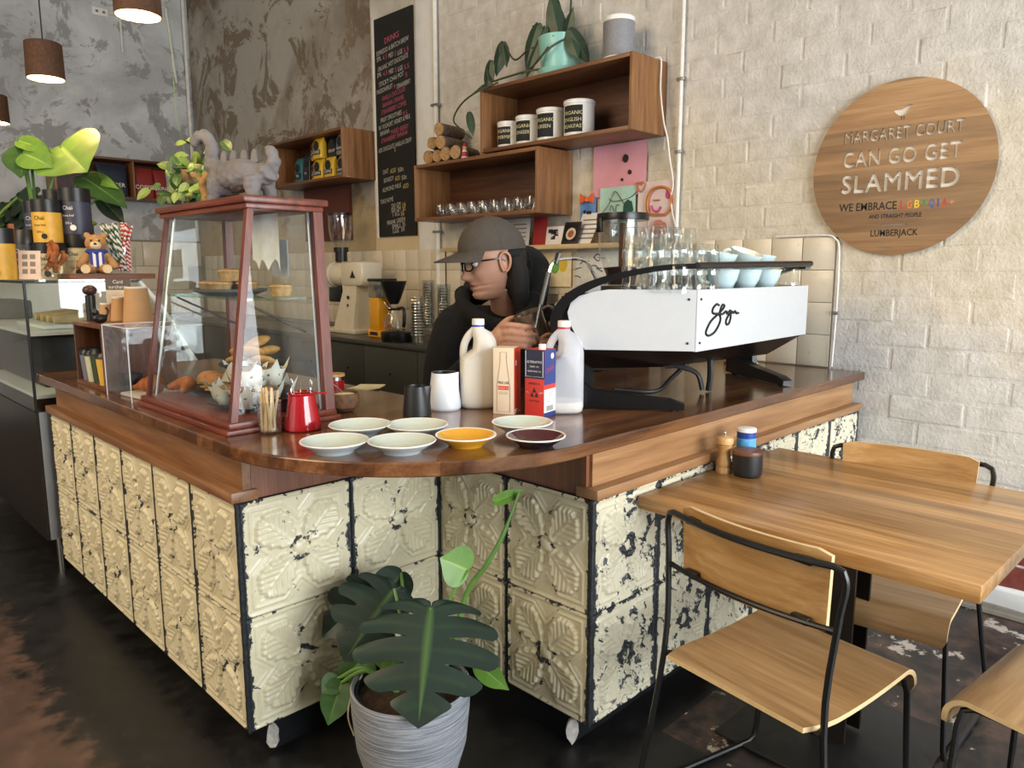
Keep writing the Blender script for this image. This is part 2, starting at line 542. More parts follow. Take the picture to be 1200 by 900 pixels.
for i, (w_, y, z) in enumerate(spots):
    me = variants[rb.randrange(8)]
    if i < 300:
        if .20 < y < .80 and .10 < z < .30:
            if me.name not in red_var:
                r_ = me.copy(); r_.materials.clear(); r_.materials.append(M_red); red_var[me.name] = r_
            me = red_var[me.name]
        o = obj('brick', me, wall_right, (WX+rb.choice((0, .0005, .001, .002, -.0015)), y, z), (rb.uniform(-.012, .012), rb.uniform(-.006, .006), rb.uniform(-.006, .006)))
        o.scale = (1, 1, 1) if rb.random() < .5 else (1, -1, 1)
    else:
        b0 = len(far.v)
        far.add([Vector((WX, y, z))+v.co for v in me.vertices], [list(p.vertices) for p in me.polygons])
if far.v:
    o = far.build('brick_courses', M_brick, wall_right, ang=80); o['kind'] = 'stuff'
print('bricks', len(spots))

# crumbling bare plaster above the skirting by the table
mb = MB()
def plas(u, v):
    y = -.6+u*1.75; z = v*.11
    n_ = mnoise.noise(Vector((y*4, z*7, 2.0)))
    d = .014+.018*n_ if v < .93 else -.003
    return (WX-d, y, z+(.02*mnoise.noise(Vector((y*3, 0, 7))) if v > .8 else 0))
mb.grid(plas, 40, 14)
mb.build('crumbling_plaster', M_white_strip, wall_right, ang=80)
mb = MB()
mb.box((WX-.03, -.6, .002), (WX, 1.16, .03)).box((WX-.055, -.6, .002), (WX-.03, 1.16, .016))
struct(mb.build('baseboard_right', plain('weathered_grey_timber', 0x8d857a, .75, var=.3, scale=9, bmp=.4)))

# whitewashed pier carrying the blackboard, rendered wall beyond, far wall
struct(MB().box((WX-.012, 4.09, 0), (WX+.25, 4.84, CEIL)).build('wall_pier', M_pier), 'whitewashed wall pier')
struct(MB().box((WX, 4.84, 0), (WX+.25, WY, CEIL)).build('wall_side', M_conc_side), 'bare brown grey rendered wall')
struct(MB().box((LX-.2, WY, 0), (WX+.25, WY+.25, CEIL)).build('wall_back', M_conc_back), 'patched grey rendered wall')
o = MB().box((WX-.017, 4.12, 1.50), (WX-.010, 4.30, CEIL), .002).build('white_painted_strip', M_white_strip, bpy.data.objects['wall_pier'])

# window walls behind the camera (solid below, open glazing above)
M_shop = plain('off_white_plaster', 0xcdc8bf, .8)
mb = MB()
mb.box((LX-.2, FY-.2, 0), (WX, FY, .38)).box((LX-.2, FY-.2, 2.7), (WX, FY, CEIL))
mb.box((LX-.2, FY-.2, .38), (.12, FY, 2.7)).box((WX-.22, FY-.2, .38), (WX, FY, 2.7))
wf = struct(mb.build('wall_front', M_shop))
mb = MB()
mb.box((LX-.2, FY, 0), (LX, .8, CEIL)).box((LX-.2, 5.6, 0), (LX, WY, CEIL)).box((LX-.2, .8, 0), (LX, 5.6, .75)).box((LX-.2, .8, 3.1), (LX, 5.6, CEIL))
wl = struct(mb.build('wall_left', M_shop))
M_alu = plain('dark_window_frame', 0x2a2c2e, .4)
for nm, par, axis, a0, a1, p, z0, z1 in (('window_1', 0, 'X', 0.12, WX-.22, FY-.12, .38, 2.7), ('added_fill_window', 0, 'Y', .8, 5.6, LX-.12, .75, 3.1)):  # the left window is an unseen opening added for fill on the counter
    mb = MB()
    n = 4
    for i in range(n+1):
        a = a0+(a1-a0)*i/n
        if axis == 'X': mb.box((a-.03, p-.03, z0), (a+.03, p+.03, z1))
        else: mb.box((p-.03, a-.03, z0), (p+.03, a+.03, z1))
    for z in (z0, z1):
        if axis == 'X': mb.box((a0, p-.03, z-.03), (a1, p+.03, z+.03))
        else: mb.box((p-.03, a0, z-.03), (p+.03, a1, z+.03))
    struct(mb.build(nm, M_alu))

# ------------------------------------------------------------------ cream wall tiles along the brick wall (splashback)
M_tile = None
def mat_tile():
    m, nt, b = new_mat('aged_cream_glaze')
    vec = coords(nt, rnd=True)
    n1 = noise(nt, vec, 3, 3); n2 = noise(nt, vec, 30, 5, .7)
    oi = node(nt, 'ShaderNodeObjectInfo')
    c = ramp(nt, oi.outputs['Random'], [(0, srgb(0xcdc1a9)), (.5, srgb(0xd4c9b3)), (1, srgb(0xdad1be))])
    c = mix(nt, ramp(nt, n2, [(.60, g(0)), (.75, g(.4))]), c, srgb(0x9b8763))
    nt.links.new(c, b.inputs['Base Color']); b.inputs['Roughness'].default_value = .28
    bump(nt, b, n1, .05, .01)
    return m
M_tile = mat_tile()
splash = struct(MB().box((WX-.006, 1.34, .90), (WX-.001, 4.09, 1.503)).box((WX-.018, 4.09, .90), (WX-.011, 4.84, 1.503)).box((WX-.006, 4.84, .90), (WX-.001, WY-.002, 1.503)).build('wall_tiling', plain('grey_grout', 0x8f8778, .9)), 'cream wall tiles behind the benches')
tm = MB().box((-.007, -.0725, -.0715), (.0, .0725, .0715), .002).mesh('tile', M_tile)
ts = .148
yy = 1.345+ts/2
rt = random.Random(3)
while yy < WY-.05:
    x = WX-.006 if not (4.02 < yy < 4.91) else WX-.018
    for r in range(4):
        if yy > 2.9 and yy < 3.75 and r < 2: continue
        obj('tile', tm, splash, (x+rt.uniform(-.0015, 0), yy, .925+.0715+r*.145))
    yy += ts
# second course of large cream tiles on the far wall, low down
tb = struct(MB().box((LX, WY-.006, .90), (WX-.01, WY-.001, 1.66)).build('wall_tiling_back', plain('grey_grout', 0x8f8778, .9)), 'cream tiles low on the far wall')
tm2 = MB().box((-.146, -.007, -.12), (.146, 0, .12), .002).mesh('tile', M_tile)
for i in range(9):
    for r in range(3):
        obj('tile', tm2, tb, (WX-.16-i*.297-(.148 if r % 2 else 0), WY-.006, 1.03+r*.245))

# conduits
M_pipe = plain('white_painted_pipe', 0xe3e1da, .45)
M_clip = plain('galvanised_clip', 0x9a9c9c, .35, .8)
def conduit(name, label, pts, r, clips=()):
    t = thing(name, label, 'pipe', pts[0])
    o = Vector(pts[0])
    MB().tube([Vector(p)-o for p in pts], r, 8).build('pipe_run', M_pipe, t)
    for c in clips:
        MB().box(Vector(c)-o-Vector((r*1.2, r*2.2, .008)), Vector(c)-o+Vector((r*1.2, r*2.2, .008)), .001).build('pipe_clip', M_clip, t)
    return t
x = WX-.030
conduit('wall_conduit', 'white painted conduit running down brickwork beside the blackboard', [(x, 4.075, .925), (x, 4.075, CEIL)], .016, [(x, 4.075, 2.46), (x, 4.075, 1.62)])
conduit('wall_conduit', 'white painted conduit running down brickwork past the upper box shelf', [(x+.004, 2.155, 1.503), (x+.004, 2.155, CEIL)], .010, [(x+.004, 2.155, 2.30), (x+.004, 2.155, 1.95), (x+.004, 2.155, 2.80)])
pp = spline([(x+.008, 1.62, 1.512), (x+.008, 1.40, 1.512), (x+.008, 1.345, 1.495), (x+.008, 1.325, 1.44), (x+.008, 1.32, 1.2), (x+.008, 1.325, .93)], 6)
conduit('splashback_cable', 'grey cable edging the cream tiles beside the espresso machine', pp, .0045, [(x+.008, 1.322, 1.17)])
# ------------------------------------------------------------------ pressed tin counter
AX, BY, CX, DY = .822, 1.845, 1.505, 1.20     # the four tiled faces
AEND, DEND = 3.635, 3.36
ZB, ZT, TOP = .094, .75, .92

def seg_d(p, a, b):
    ax, ay = a; bx, by = b; dx, dy = bx-ax, by-ay
    t = max(0, min(1, ((p[0]-ax)*dx+(p[1]-ay)*dy)/(dx*dx+dy*dy)))
    return math.hypot(p[0]-ax-dx*t, p[1]-ay-dy*t)
STAR = [(.84, .84), (.30, .84), (0, .52), (-.30, .84), (-.84, .84), (-.84, .30), (-.52, 0), (-.84, -.30), (-.84, -.84), (-.30, -.84), (0, -.52), (.30, -.84), (.84, -.84), (.84, -.30), (.52, 0), (.84, .30)]
LOBES = [(.15, .22, .030, .050), (.22, .34, .032, .060), (.33, .40, .032, .066), (.46, .38, .032, .066), (.60, .28, .032, .060), (.74, .18, .032, .052), (.84, .10, .030, .045)]
def tin_height(u, v):
    """embossed acanthus pattern, u,v in -1..1, returns (height 0..1, peel tendency 0..1)"""
    h = 0.0; peel = 0.0
    e = max(abs(u), abs(v))
    if e > .93: h += .45*math.sin(min(1, (e-.93)/.07)*math.pi)
    peel += max(0, (abs(u)-.86)/.14)*.62+max(0, (abs(v)-.9)/.1)*.30+(.30 if abs(u) > .955 else 0)
    d = min(seg_d((u, v), STAR[i], STAR[(i+1) % 16]) for i in range(16))
    h += .50*math.exp(-(d/.028)**2)
    # flat outside of the frame sits lower, a second faint bead follows inside
    h += .22*math.exp(-((d-.075)/.022)**2)
    vn = min(abs(u), abs(v))
    if vn < .3 and e > .48: peel += .20*math.exp(-(d/.05)**2)
    # four acanthus leaves on the diagonals: midrib with finger lobes either side
    r = math.hypot(u, v)
    au, av = abs(u), abs(v)
    s = (au+av)/math.sqrt(2); t = abs(au-av)/math.sqrt(2)
    if e < .80:
        best = 0.0
        for (s0, L, r0, r1) in LOBES:
            k = max(0, min(1, ((s-s0)*.72+t*.69)/L))
            d2 = math.hypot(s-s0-.72*L*k, t-.69*L*k); rr = r0+(r1-r0)*k
            if d2 < rr: best = max(best, (.45+.45*k)*math.sqrt(1-(d2/rr)**2))
        q = (s-.12)/.80
        if 0 < q < 1:
            wv = .05+.24*math.sin(math.pi*q)
            if t < wv: best = max(best, .28*(1-(t/wv)**4))
            best = max(best, .70*math.exp(-(t/.024)**2)*min(1, (1-q)*4+.2))
        h += best
    # centre boss
    if r < .14: h += .85*math.sqrt(max(0, 1-(r/.14)**2))
    h += .35*math.exp(-((r-.19)/.03)**2)
    peel += .42*math.exp(-((r-.17)/.07)**2)
    return h, peel
TN = 84
tv = []; tf = []; tp = []
for j in range(TN+1):
    for i in range(TN+1):
        u = -1+2*i/TN; v = -1+2*j/TN
        h, pl = tin_height(u, v)
        tv.append((u*.5, -.002-h*.013, v*.5)); tp.append((h, pl))
for j in range(TN):
    for i in range(TN):
        a = j*(TN+1)+i
        tf.append((a, a+1, a+TN+2, a+TN+1))
def mat_tin(name, amount, tone):
    m, nt, b = new_mat(name)
    vec = coords(nt, rnd=True)
    at_ = node(nt, 'ShaderNodeAttribute', attribute_name='peel')
    n1 = noise(nt, vec, 3.4, 7, .68, 1.6); n2 = noise(nt, vec, 15, 6, .7, .9); n3 = noise(nt, vec, 60, 4, .6)
    f = math_(nt, 'ADD', math_(nt, 'MULTIPLY', n1, .72), math_(nt, 'MULTIPLY', n2, .46))
    f = math_(nt, 'ADD', f, math_(nt, 'MULTIPLY', at_.outputs['Fac'], .36))
    f = math_(nt, 'ADD', f, amount)
    pk = ramp(nt, f, [(.842, g(0)), (.858, g(1))])
    paint = ramp(nt, n1, [(.3, srgb(tone[0])), (.6, srgb(tone[1]))])
    paint = mix(nt, ramp(nt, n3, [(.55, g(0)), (.8, g(.25))]), paint, srgb(tone[2]))
    bare = ramp(nt, n2, [(.35, srgb(0x15181b)), (.6, srgb(0x2b3034)), (.75, srgb(0x7c8084))])
    nt.links.new(mix(nt, pk, paint, bare), b.inputs['Base Color'])
    nt.links.new(ramp(nt, pk, [(0, g(.34)), (1, g(.5))]), b.inputs['Roughness'])
    hb = math_(nt, 'ADD', math_(nt, 'MULTIPLY', pk, -.8), math_(nt, 'MULTIPLY', n2, .35))
    bump(nt, b, hb, .5, .003)
    return m
M_tin = mat_tin('peeling_cream_paint_on_tin', .118, (0xcbc2a0, 0xd5cdb0, 0xb5a47c))
M_tin_worn = mat_tin('badly_peeling_cream_paint_on_tin', .192, (0xd0c8aa, 0xdcd6bf, 0xb9ab84))
def tin_mesh(mat):
    me = bpy.data.meshes.new('tin_tile'); me.from_pydata(tv, [], tf)
    a = me.attributes.new('peel', 'FLOAT', 'POINT')
    a.data.foreach_set('value', [p[1] for p in tp])
    me.materials.append(mat)
    for p in me.polygons: p.use_smooth = True
    return me
tin, tin_w = tin_mesh(M_tin), tin_mesh(M_tin_worn)

M_core = plain('dark_carcass', 0x121110, .8)
M_plinth = plain('black_painted_plinth', 0x16181b, .35, var=.3, scale=14, bmp=.15)
M_bench = wood('oiled_bench_timber', 0x45291a, 0x70482c, 0x8f6742, 'X', .8, .17, .10, 'Y', .25, .8, .05)
M_bench_y = wood('oiled_bench_timber_along', 0x45291a, 0x70482c, 0x8f6742, 'Y', .8, .17, .10, 'X', .25, .8, .05)
M_fas_x = wood('warm_fascia_timber', 0x7c5636, 0xa0764e, 0xb9936a, 'X', .9, .4, 0, 'Z', 0, .7)
M_fas_y = wood('warm_fascia_timber_along', 0x69452b, 0x8c6341, 0xa47c58, 'Y', .9, .4, 0, 'Z', 0, .7)

counter = thing('service_counter', 'L-shaped cafe counter faced with peeling cream pressed tin tiles', 'counter')
mb = MB()
mb.box((AX+.004, BY+.004, ZB), (1.50, AEND, ZT)).box((CX+.004, DY+.004, ZB), (DEND, 1.96, ZT))
mb.box((AX+.03, BY+.03, ZT), (1.50, AEND-.02, TOP-.037)).box((CX+.03, DY+.05, ZT), (DEND, 1.96, TOP-.037))
mb.build('carcass', M_core, counter)
mb = MB()
mb.box((AX+.07, BY+.015, 0), (1.45, AEND-.03, ZB)).box((CX+.012, DY+.07, 0), (DEND, 1.9, ZB))
mb.build('plinth', M_plinth, counter)
M_chip = plain('chipped_plaster', 0xb9b4ad, .9, var=.3, scale=60, bmp=.6)
for (x, y) in ((AX+.066, BY+.008), (CX+.006, DY+.066)):
    mb = MB()
    n = 12; poly = []
    rr = random.Random(int(x*100))
    for i in range(n):
        a = 2*math.pi*i/n
        poly.append((math.cos(a)*.016*(1+rr.uniform(-.2, .3)), .047+math.sin(a)*.036*(1+rr.uniform(-.1, .2))))
    ang = math.radians(-45)
    mb.prism(poly, -.006, .006, lambda a, b_, h: (x+a*math.cos(ang)+h*.7, y+a*math.sin(ang)+h*.7, b_))
    mb.build('chipped_corner', M_chip, counter)
# tiles
def tile_face(n, w, fn, rz, me_fn):
    for c in range(n):
        for r in range(2):
            x, y = fn((c+.5)*w)
            hh = (ZT-ZB)/2
            obj('tin_tile', me_fn(c, r), counter, (x, y, ZB+hh*(r+.5)), (0, 0, rz), (w*.996, 1, hh*.997))
wa = (AEND-BY)/6; tile_face(6, wa, lambda s: (AX, BY+s), math.radians(-90), lambda c, r: tin)
wb = (CX-AX)/2; tile_face(2, wb, lambda s: (AX+s, BY), 0, lambda c, r: tin)
wc = (BY-DY)/2; tile_face(2, wc, lambda s: (CX, DY+s), math.radians(-90), lambda c, r: tin)
wd = (DEND-CX)/6; tile_face(6, wd, lambda s: (CX+s, DY), 0, lambda c, r: tin_w)
# corner beads of dark tin
M_bead = plain('bare_dark_tin', 0x3c4145, .4, .6, var=.5, scale=90)
for (x, y) in ((AX, BY), (CX, DY)):
    MB().tube([(x-.002, y-.002, ZB), (x-.002, y-.002, ZT)], .006, 8).build('corner_bead', M_bead, counter)
MB().box((CX-.012, BY-.012, ZB), (CX, BY, ZT)).build('corner_bead', M_bead, counter)
# ledge and fascia boards
MB().box((AX-.016, BY-.0, ZT), (AX+.06, AEND+.03, ZT+.030), .003).build('ledge_board', M_fas_y, counter)
MB().box((CX-.0, DY-.016, ZT), (DEND, DY+.06, ZT+.030), .003).build('ledge_board', M_fas_x, counter)
MB().box((AX+.022, BY+.012, ZT+.028), (AX+.045, AEND, TOP-.0365)).build('fascia_board', M_fas_y, counter)
MB().box((CX+.022, DY+.02, ZT+.028), (DEND-.02, DY+.045, TOP-.0365)).build('fascia_board', M_fas_x, counter)
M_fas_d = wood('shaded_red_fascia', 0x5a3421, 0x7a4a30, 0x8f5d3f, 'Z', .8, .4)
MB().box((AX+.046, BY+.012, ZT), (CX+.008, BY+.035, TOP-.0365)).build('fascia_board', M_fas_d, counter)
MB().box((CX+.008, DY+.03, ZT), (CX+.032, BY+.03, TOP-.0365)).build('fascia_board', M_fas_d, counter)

# worktop: one continuous slab with quarter-round bar over the notch
arc = [(1.44+.65*math.cos(math.radians(a)), 1.83+.65*math.sin(math.radians(a))) for a in range(180, 271, 3)]
poly = [(.79, AEND+.04)]+arc+[(3.36, 1.18), (3.36, 2.0), (1.57, 2.0), (1.57, AEND+.04)]
wt = MB().prism(poly, TOP-.036, TOP).build('counter_worktop', M_bench)
bv = wt.modifiers.new('edge', 'BEVEL'); bv.width = .004; bv.segments = 2; bv.limit_method = 'ANGLE'
tag(wt, 'dark oiled timber worktop with a rounded corner on the tin-clad counter', 'worktop')
# ------------------------------------------------------------------ table, chairs, things on the table
def on_plane(px, py, p0, n):
    d = _F+_R*((px-600)/CAM_F)+_U*((450-py)/CAM_F)
    o = Vector((0, 0, CAM_H)); n = Vector(n)
    return o+d*((Vector(p0)-o).dot(n)/d.dot(n))

M_table = wood('honey_table_timber', 0x80592f, 0xb58852, 0xd3aa74, 'Y', 1.0, .32, .062, 'X', .12, 1.0, .05)
M_ply = wood('oak_veneer', 0x8d6b45, 0xa98559, 0xbd9b70, 'Y', 1.5, .42, 0, 'X', .05, .6)
M_ply_b = wood('oak_veneer_back', 0x94703f, 0xb48b57, 0xc9a574, 'Y', 1.5, .42, 0, 'X', .05, .6)
M_ply_edge = plain('pale_ply_edge', 0xd9bd8d, .5)
M_rod = plain('black_powder_coat', 0x101112, .35, var=.15)
M_steel_dk = plain('dark_waxed_steel', 0x241d19, .38, .35, var=.3, scale=8)

tb = thing('cafe_table', 'honey coloured timber cafe table pushed against the tin counter', 'table', (2.095, .748, 0), math.radians(-1.2))
MB().box((-.415, -.425, .689), (.415, .425, .729), .004).build('tabletop', M_table, tb)
MB().box((-.055, -.005, .02), (.055, .005, .689)).box((-.06, -.05, .02), (-.05, .05, .689)).box((.05, -.05, .02), (.06, .05, .689)).build('post', M_steel_dk, tb)
MB().box((-.25, -.25, .002), (.25, .25, .012), .003).build('base_plate', plain('grey_steel_plate', 0x2c2c2d, .45, .4, var=.2), tb)
MB().box((-.2, -.2, .682), (.2, .2, .689)).build('mounting_plate', M_steel_dk, tb)

def make_chair(label, loc, rz):
    t = thing('stacking_chair', label, 'chair', loc, rz, 'plywood chairs around the table')
    # seat: thin ply, waterfall front, slight dish
    W = .202
    prof = []
    for i in range(9): prof.append((-.235+.40*i/8, .425-.010*math.sin(math.pi*i/8)))
    for k in range(1, 7):
        a = math.radians(15*k); prof.append((.165+.052*math.sin(a), .425-.052*(1-math.cos(a))))
    prof.append((.219, .355))
    mb = MB()
    n = len(prof)
    def edge_w(i): return W-(.018 if i == 0 else (.004 if i == 1 else (.008 if i == n-1 else 0)))
    for th, sgn in ((0, 1), (.012, -1)):
        pass
    vs = []; fs = []; mi = []
    for i, (x, z) in enumerate(prof):
        # normal of the profile
        a = Vector((prof[max(0, i-1)][0], prof[max(0, i-1)][1])); b = Vector((prof[min(n-1, i+1)][0], prof[min(n-1, i+1)][1]))
        tt = (b-a).normalized(); nn = Vector((tt.y, -tt.x))
        w = edge_w(i)
        for sx in (-1, -.5, 0, .5, 1):
            vs.append((x, sx*w, z))
        for sx in (-1, -.5, 0, .5, 1):
            vs.append((x+nn.x*.012, sx*w, z+nn.y*.012))
    for i in range(n-1):
        A = i*10; B = A+10
        for k in range(4):
            fs.append((A+k, A+k+1, B+k+1, B+k)); mi.append(0)
            fs.append((A+5+k, B+5+k, B+6+k, A+6+k)); mi.append(0)
        fs.append((A, B, B+5, A+5)); mi.append(1)
        fs.append((A+4, A+9, B+9, B+4)); mi.append(1)
    for k in range(4):
        fs.append((k, k+5, k+6, k+1)); mi.append(1)
        L = (n-1)*10; fs.append((L+k, L+k+1, L+k+6, L+k+5)); mi.append(1)
    s = MB(); s.add(vs, fs); s.mi = mi
    s.build('seat', [M_ply, M_ply_edge], t, ang=40)
    # backrest: curved ply panel
    def back(u, v, off):
        y = (u-.5)*.388
        c = -.182-.028*(1-((u-.5)*2)**2)
        z = .622+v*.176
        x = c-.03*(z-.622)+off
        # rounded upper corners
        if v > .85:
            q = (v-.85)/.15; z -= .010*q*max(0, abs(u-.5)*2-.88)/.12
        return (x, y*(1-.03*(1-v)), z)
    s = MB()
    nu, nv = 14, 6
    vs = [back(i/nu, j/nv, 0.0) for j in range(nv+1) for i in range(nu+1)]
    vs += [back(i/nu, j/nv, .011) for j in range(nv+1) for i in range(nu+1)]
    N = (nu+1)*(nv+1); fs = []; mi = []
    for j in range(nv):
        for i in range(nu):
            a = j*(nu+1)+i
            fs.append((a, a+nu+1, a+nu+2, a+1)); mi.append(0)
            fs.append((N+a, N+a+1, N+a+nu+2, N+a+nu+1)); mi.append(0)
    for i in range(nu):
        fs.append((i, i+1, N+i+1, N+i)); mi.append(1)
        a = nv*(nu+1)+i; fs.append((a, N+a, N+a+1, a+1)); mi.append(1)
    for j in range(nv):
        a = j*(nu+1); fs.append((a, N+a, N+a+nu+1, a+nu+1)); mi.append(1)
        a += nu; fs.append((a, a+nu+1, N+a+nu+1, N+a)); mi.append(1)
    s.add(vs, fs); s.mi = mi
    s.build('backrest', [M_ply_b, M_ply_edge], t, ang=40)
    # frame: continuous rod through rear legs and over the top, runners and front legs
    r = .0076
    top = []
    for k in range(11):
        u = k/10; top.append((-.192-.030*(1-((u-.5)*2)**2)-.012, (u-.5)*.415, .776))
    top = [Vector(p) for p in top]
    L = [Vector((-.235, -.272, .008)), Vector((-.212, -.216, .415)), Vector((-.200, -.222, .64)), Vector((-.196, -.232, .735)), Vector((-.198, -.226, .768))]
    Rr = [Vector((p.x, -p.y, p.z)) for p in reversed(L)]
    MB().tube(spline(L, 4)+top+spline(Rr, 4), r, 8).build('back_frame', M_rod, t)
    low = [(-.196-.030*(1-((k/10-.5)*2)**2), (k/10-.5)*.444, .640) for k in range(11)]
    MB().tube(low, r*.85, 8).build('lower_back_rail', M_rod, t)
    for s_ in (-1, 1):
        pts = [(-.232, s_*.270, .009), (.05, s_*.236, .009), (.165, s_*.222, .010), (.188, s_*.218, .022), (.192, s_*.214, .05), (.184, s_*.196, .36), (.178, s_*.188, .395), (.155, s_*.186, .407), (-.18, s_*.190, .407), (-.210, s_*.214, .409)]
        MB().tube(pts, r, 8).build('leg', M_rod, t)
    MB().tube([(.15, -.186, .405), (.15, .186, .405)], r*.8, 6).build('seat_rail', M_rod, t)
    MB().tube([(-.205, -.205, .405), (-.205, .205, .405)], r*.8, 6).build('seat_rail', M_rod, t)
    for u in (.14, .86):
        for z in (.640, .770):
            y = (u-.5)*.40; x = -.192-.030*(1-((u-.5)*2)**2)
            MB().box((x-.006, y-.02, z-.008), (x+.012, y+.02, z+.008), .002).build('backrest_clip', M_rod, t)
    return t
make_chair('oak plywood chair in front with its curved back to the viewer', (1.68, .716, 0), math.radians(-8.7))
make_chair('oak plywood chair on the wall side of the table, backrest against the brickwork', (2.33, .715, 0), math.radians(186.0))
make_chair('oak plywood chair at the near end of the table, only its seat showing', (1.945, .165, 0), math.radians(83.0))

# pepper mill
M_beech = wood('beech', 0xb98a4e, 0xcfa267, 0xdcb67f, 'Z', 1.6, .38)
p = at(848, 553, z=.729)
t = thing('pepper_mill', 'turned beech pepper mill on the table corner', 'pepper mill', p)
MB().lathe([(0, 0), (.0245, 0), (.0245, .016), (.0225, .020), (.0245, .026), (.0235, .034), (.018, .052), (.017, .064), (.021, .082), (.0235, .086), (.019, .089), (0, .089)], 28).build('mill_body', M_beech, t)
MB().lathe([(.015, .088), (.0255, .092), (.027, .104), (.025, .112), (.010, .117), (0, .118)], 28).build('mill_head', M_beech, t)
MB().cyl((0, 0, .117), .003, .012, 8).ell((0, 0, .128), (.009, .005, .004)).build('mill_knob', plain('chrome', 0xd8d8d8, .12, 1.0, var=.02), t)
# salt canister
p = at(873, 547, z=.729)
t = thing('salt_canister', 'blue and white salt canister behind the black lidded jar', 'canister', p)
M_blue = plain('print_royal_blue', 0x24408f, .4, var=.06); M_lblue = plain('print_sky_blue', 0x58a7dd, .4, var=.25, scale=60); M_wht = plain('white_plastic', 0xe9e9e6, .4, var=.03)
MB().lathe([(0, 0), (.029, 0), (.030, .003), (.030, .125)], 28).build('canister_body', M_blue, t)
MB().lathe([(.0303, .050), (.0303, .098)], 28).build('canister_band', M_lblue, t)
MB().lathe([(.0305, .118), (.0305, .128), (.027, .130), (0, .130)], 28).build('canister_lid', M_wht, t)
# black jar with wooden lid
p = at(875, 557, z=.729)
t = thing('lidded_jar', 'matt black ceramic jar with a walnut lid beside the pepper mill', 'jar', p)
MB().lathe([(0, 0), (.036, 0), (.044, .006), (.0455, .02), (.0455, .070), (0, .070)], 32).build('jar_body', plain('matt_black_ceramic', 0x1b1c1e, .45), t)
MB().lathe([(0, .0705), (.047, .0705), (.0475, .075), (.046, .081), (0, .082)], 32).build('jar_lid', wood('walnut', 0x4a2c1a, 0x6f4528, 0x8a5a37, 'X', 2.0, .4), t)

# ------------------------------------------------------------------ monstera in grey pot
def mat_leaf(name, a, b_, vein, rough=.42):
    m, nt, b = new_mat(name)
    vec = coords(nt, rnd=True)
    n1 = noise(nt, vec, 6, 4); n2 = noise(nt, vec, 40, 3)
    at_ = node(nt, 'ShaderNodeAttribute', attribute_name='vein')
    c = ramp(nt, n1, [(.3, srgb(a)), (.7, srgb(b_))])
    c = mix(nt, at_.outputs['Fac'], c, srgb(vein))
    nt.links.new(c, b.inputs['Base Color']); b.inputs['Roughness'].default_value = rough
    b.inputs['Coat Weight'].default_value = .08; b.inputs['Coat Roughness'].default_value = .25
    bump(nt, b, n2, .08, .003)
    return m
M_leaf_dk = mat_leaf('dark_glossy_leaf', 0x10211a, 0x1a3024, 0x53783a)
M_leaf_md = mat_leaf('mid_green_leaf', 0x29481f, 0x3c6229, 0x7a9c4c)
M_leaf_lt = mat_leaf('fresh_green_leaf', 0x4f7a2c, 0x719a3d, 0xa9c46c)
M_stem = plain('green_stem', 0x5f8a3c, .45, var=.25, scale=15)
M_soil = plain('brown_soil', 0x3a2a1d, .95, var=.5, scale=80, bmp=.9)

OUTL = [(0, .70), (12, .60), (25, .55), (45, .53), (70, .52), (90, .50), (120, .47), (145, .43), (165, .36), (178, .29)]
QS = [0, .035, .07, .25, .42, .58, .72, .84, .93, 1.0]
def leaf(size, base, axis, up, mat, name='leaf', parent=None, lobes=6, split=.62, droop=.35, wide=.80, fold=.10, curl=0.0):
    """heart-shaped monstera leaf: lobes run from the midrib to a heart outline; base->tip along axis, 'up' is the face normal"""
    axis = Vector(axis).normalized(); up = Vector(up); up = (up-axis*up.dot(axis)).normalized(); side = axis.cross(up)
    vs = []; fs = []; vein = []
    NB = 6
    def outline(tau):
        th = 178*(1-tau)
        for (t0, r0), (t1, r1) in zip(OUTL, OUTL[1:]):
            if th <= t1: r = r0+(r1-r0)*(th-t0)/(t1-t0); break
        a = math.radians(th)
        return .30+r*math.cos(a), r*math.sin(a)*wide
    for sg in (-1, 1):
        for i in range(lobes):
            o0 = len(vs)
            for q in QS:
                k = 0 if (split <= 0 or q < 1-split) else ((q-(1-split))/split)**.75*.19
                for b_ in range(NB+1):
                    bb = b_/NB
                    b2 = bb*(1-2*k)+k
                    if i == lobes-1 and bb > .5: b2 = .5+(bb-.5)*(1-k*0)
                    tau = (i+b2)/lobes
                    s = max(0.02, (tau-.18)/.82)**1.35
                    ox, oy = outline(tau)
                    rd = 1-(.10 if split > 0 else 0)*(abs(bb-.5)*2)**3*q*q
                    mx = s*.94
                    x = mx+(ox-mx)*q*rd; y = oy*q**.92*rd
                    # lobes curve gently towards the tip
                    x -= .06*math.sin(math.pi*q)*(1-tau)
                    z = -droop*x*x*.6+fold*y*1.2-curl*y*y*2.2+.020*math.cos((bb-.5)*math.pi)*q*(1 if split > 0 else .4)
                    vs.append(tuple(Vector(base)+size*(axis*x+side*(sg*y)+up*z)))
                    vein.append(.60 if q < .01 else (.28 if q < .05 else (.07 if (b_ == NB//2 and q < .8) else 0.0)))
            for a in range(len(QS)-1):
                for b_ in range(NB):
                    p0 = o0+a*(NB+1)+b_
                    fs.append((p0, p0+1, p0+NB+2, p0+NB+1))
    me = bpy.data.meshes.new(name); me.from_pydata(vs, [], fs)
    at_ = me.attributes.new('vein', 'FLOAT', 'POINT'); at_.data.foreach_set('value', vein)
    me.materials.append(mat)
    bm = bmesh.new(); bm.from_mesh(me)
    bmesh.ops.remove_doubles(bm, verts=bm.verts, dist=size*.003)
    bmesh.ops.recalc_face_normals(bm, faces=bm.faces)
    bm.to_mesh(me); bm.free()
    for p in me.polygons: p.use_smooth = True
    return obj(name, me, parent)

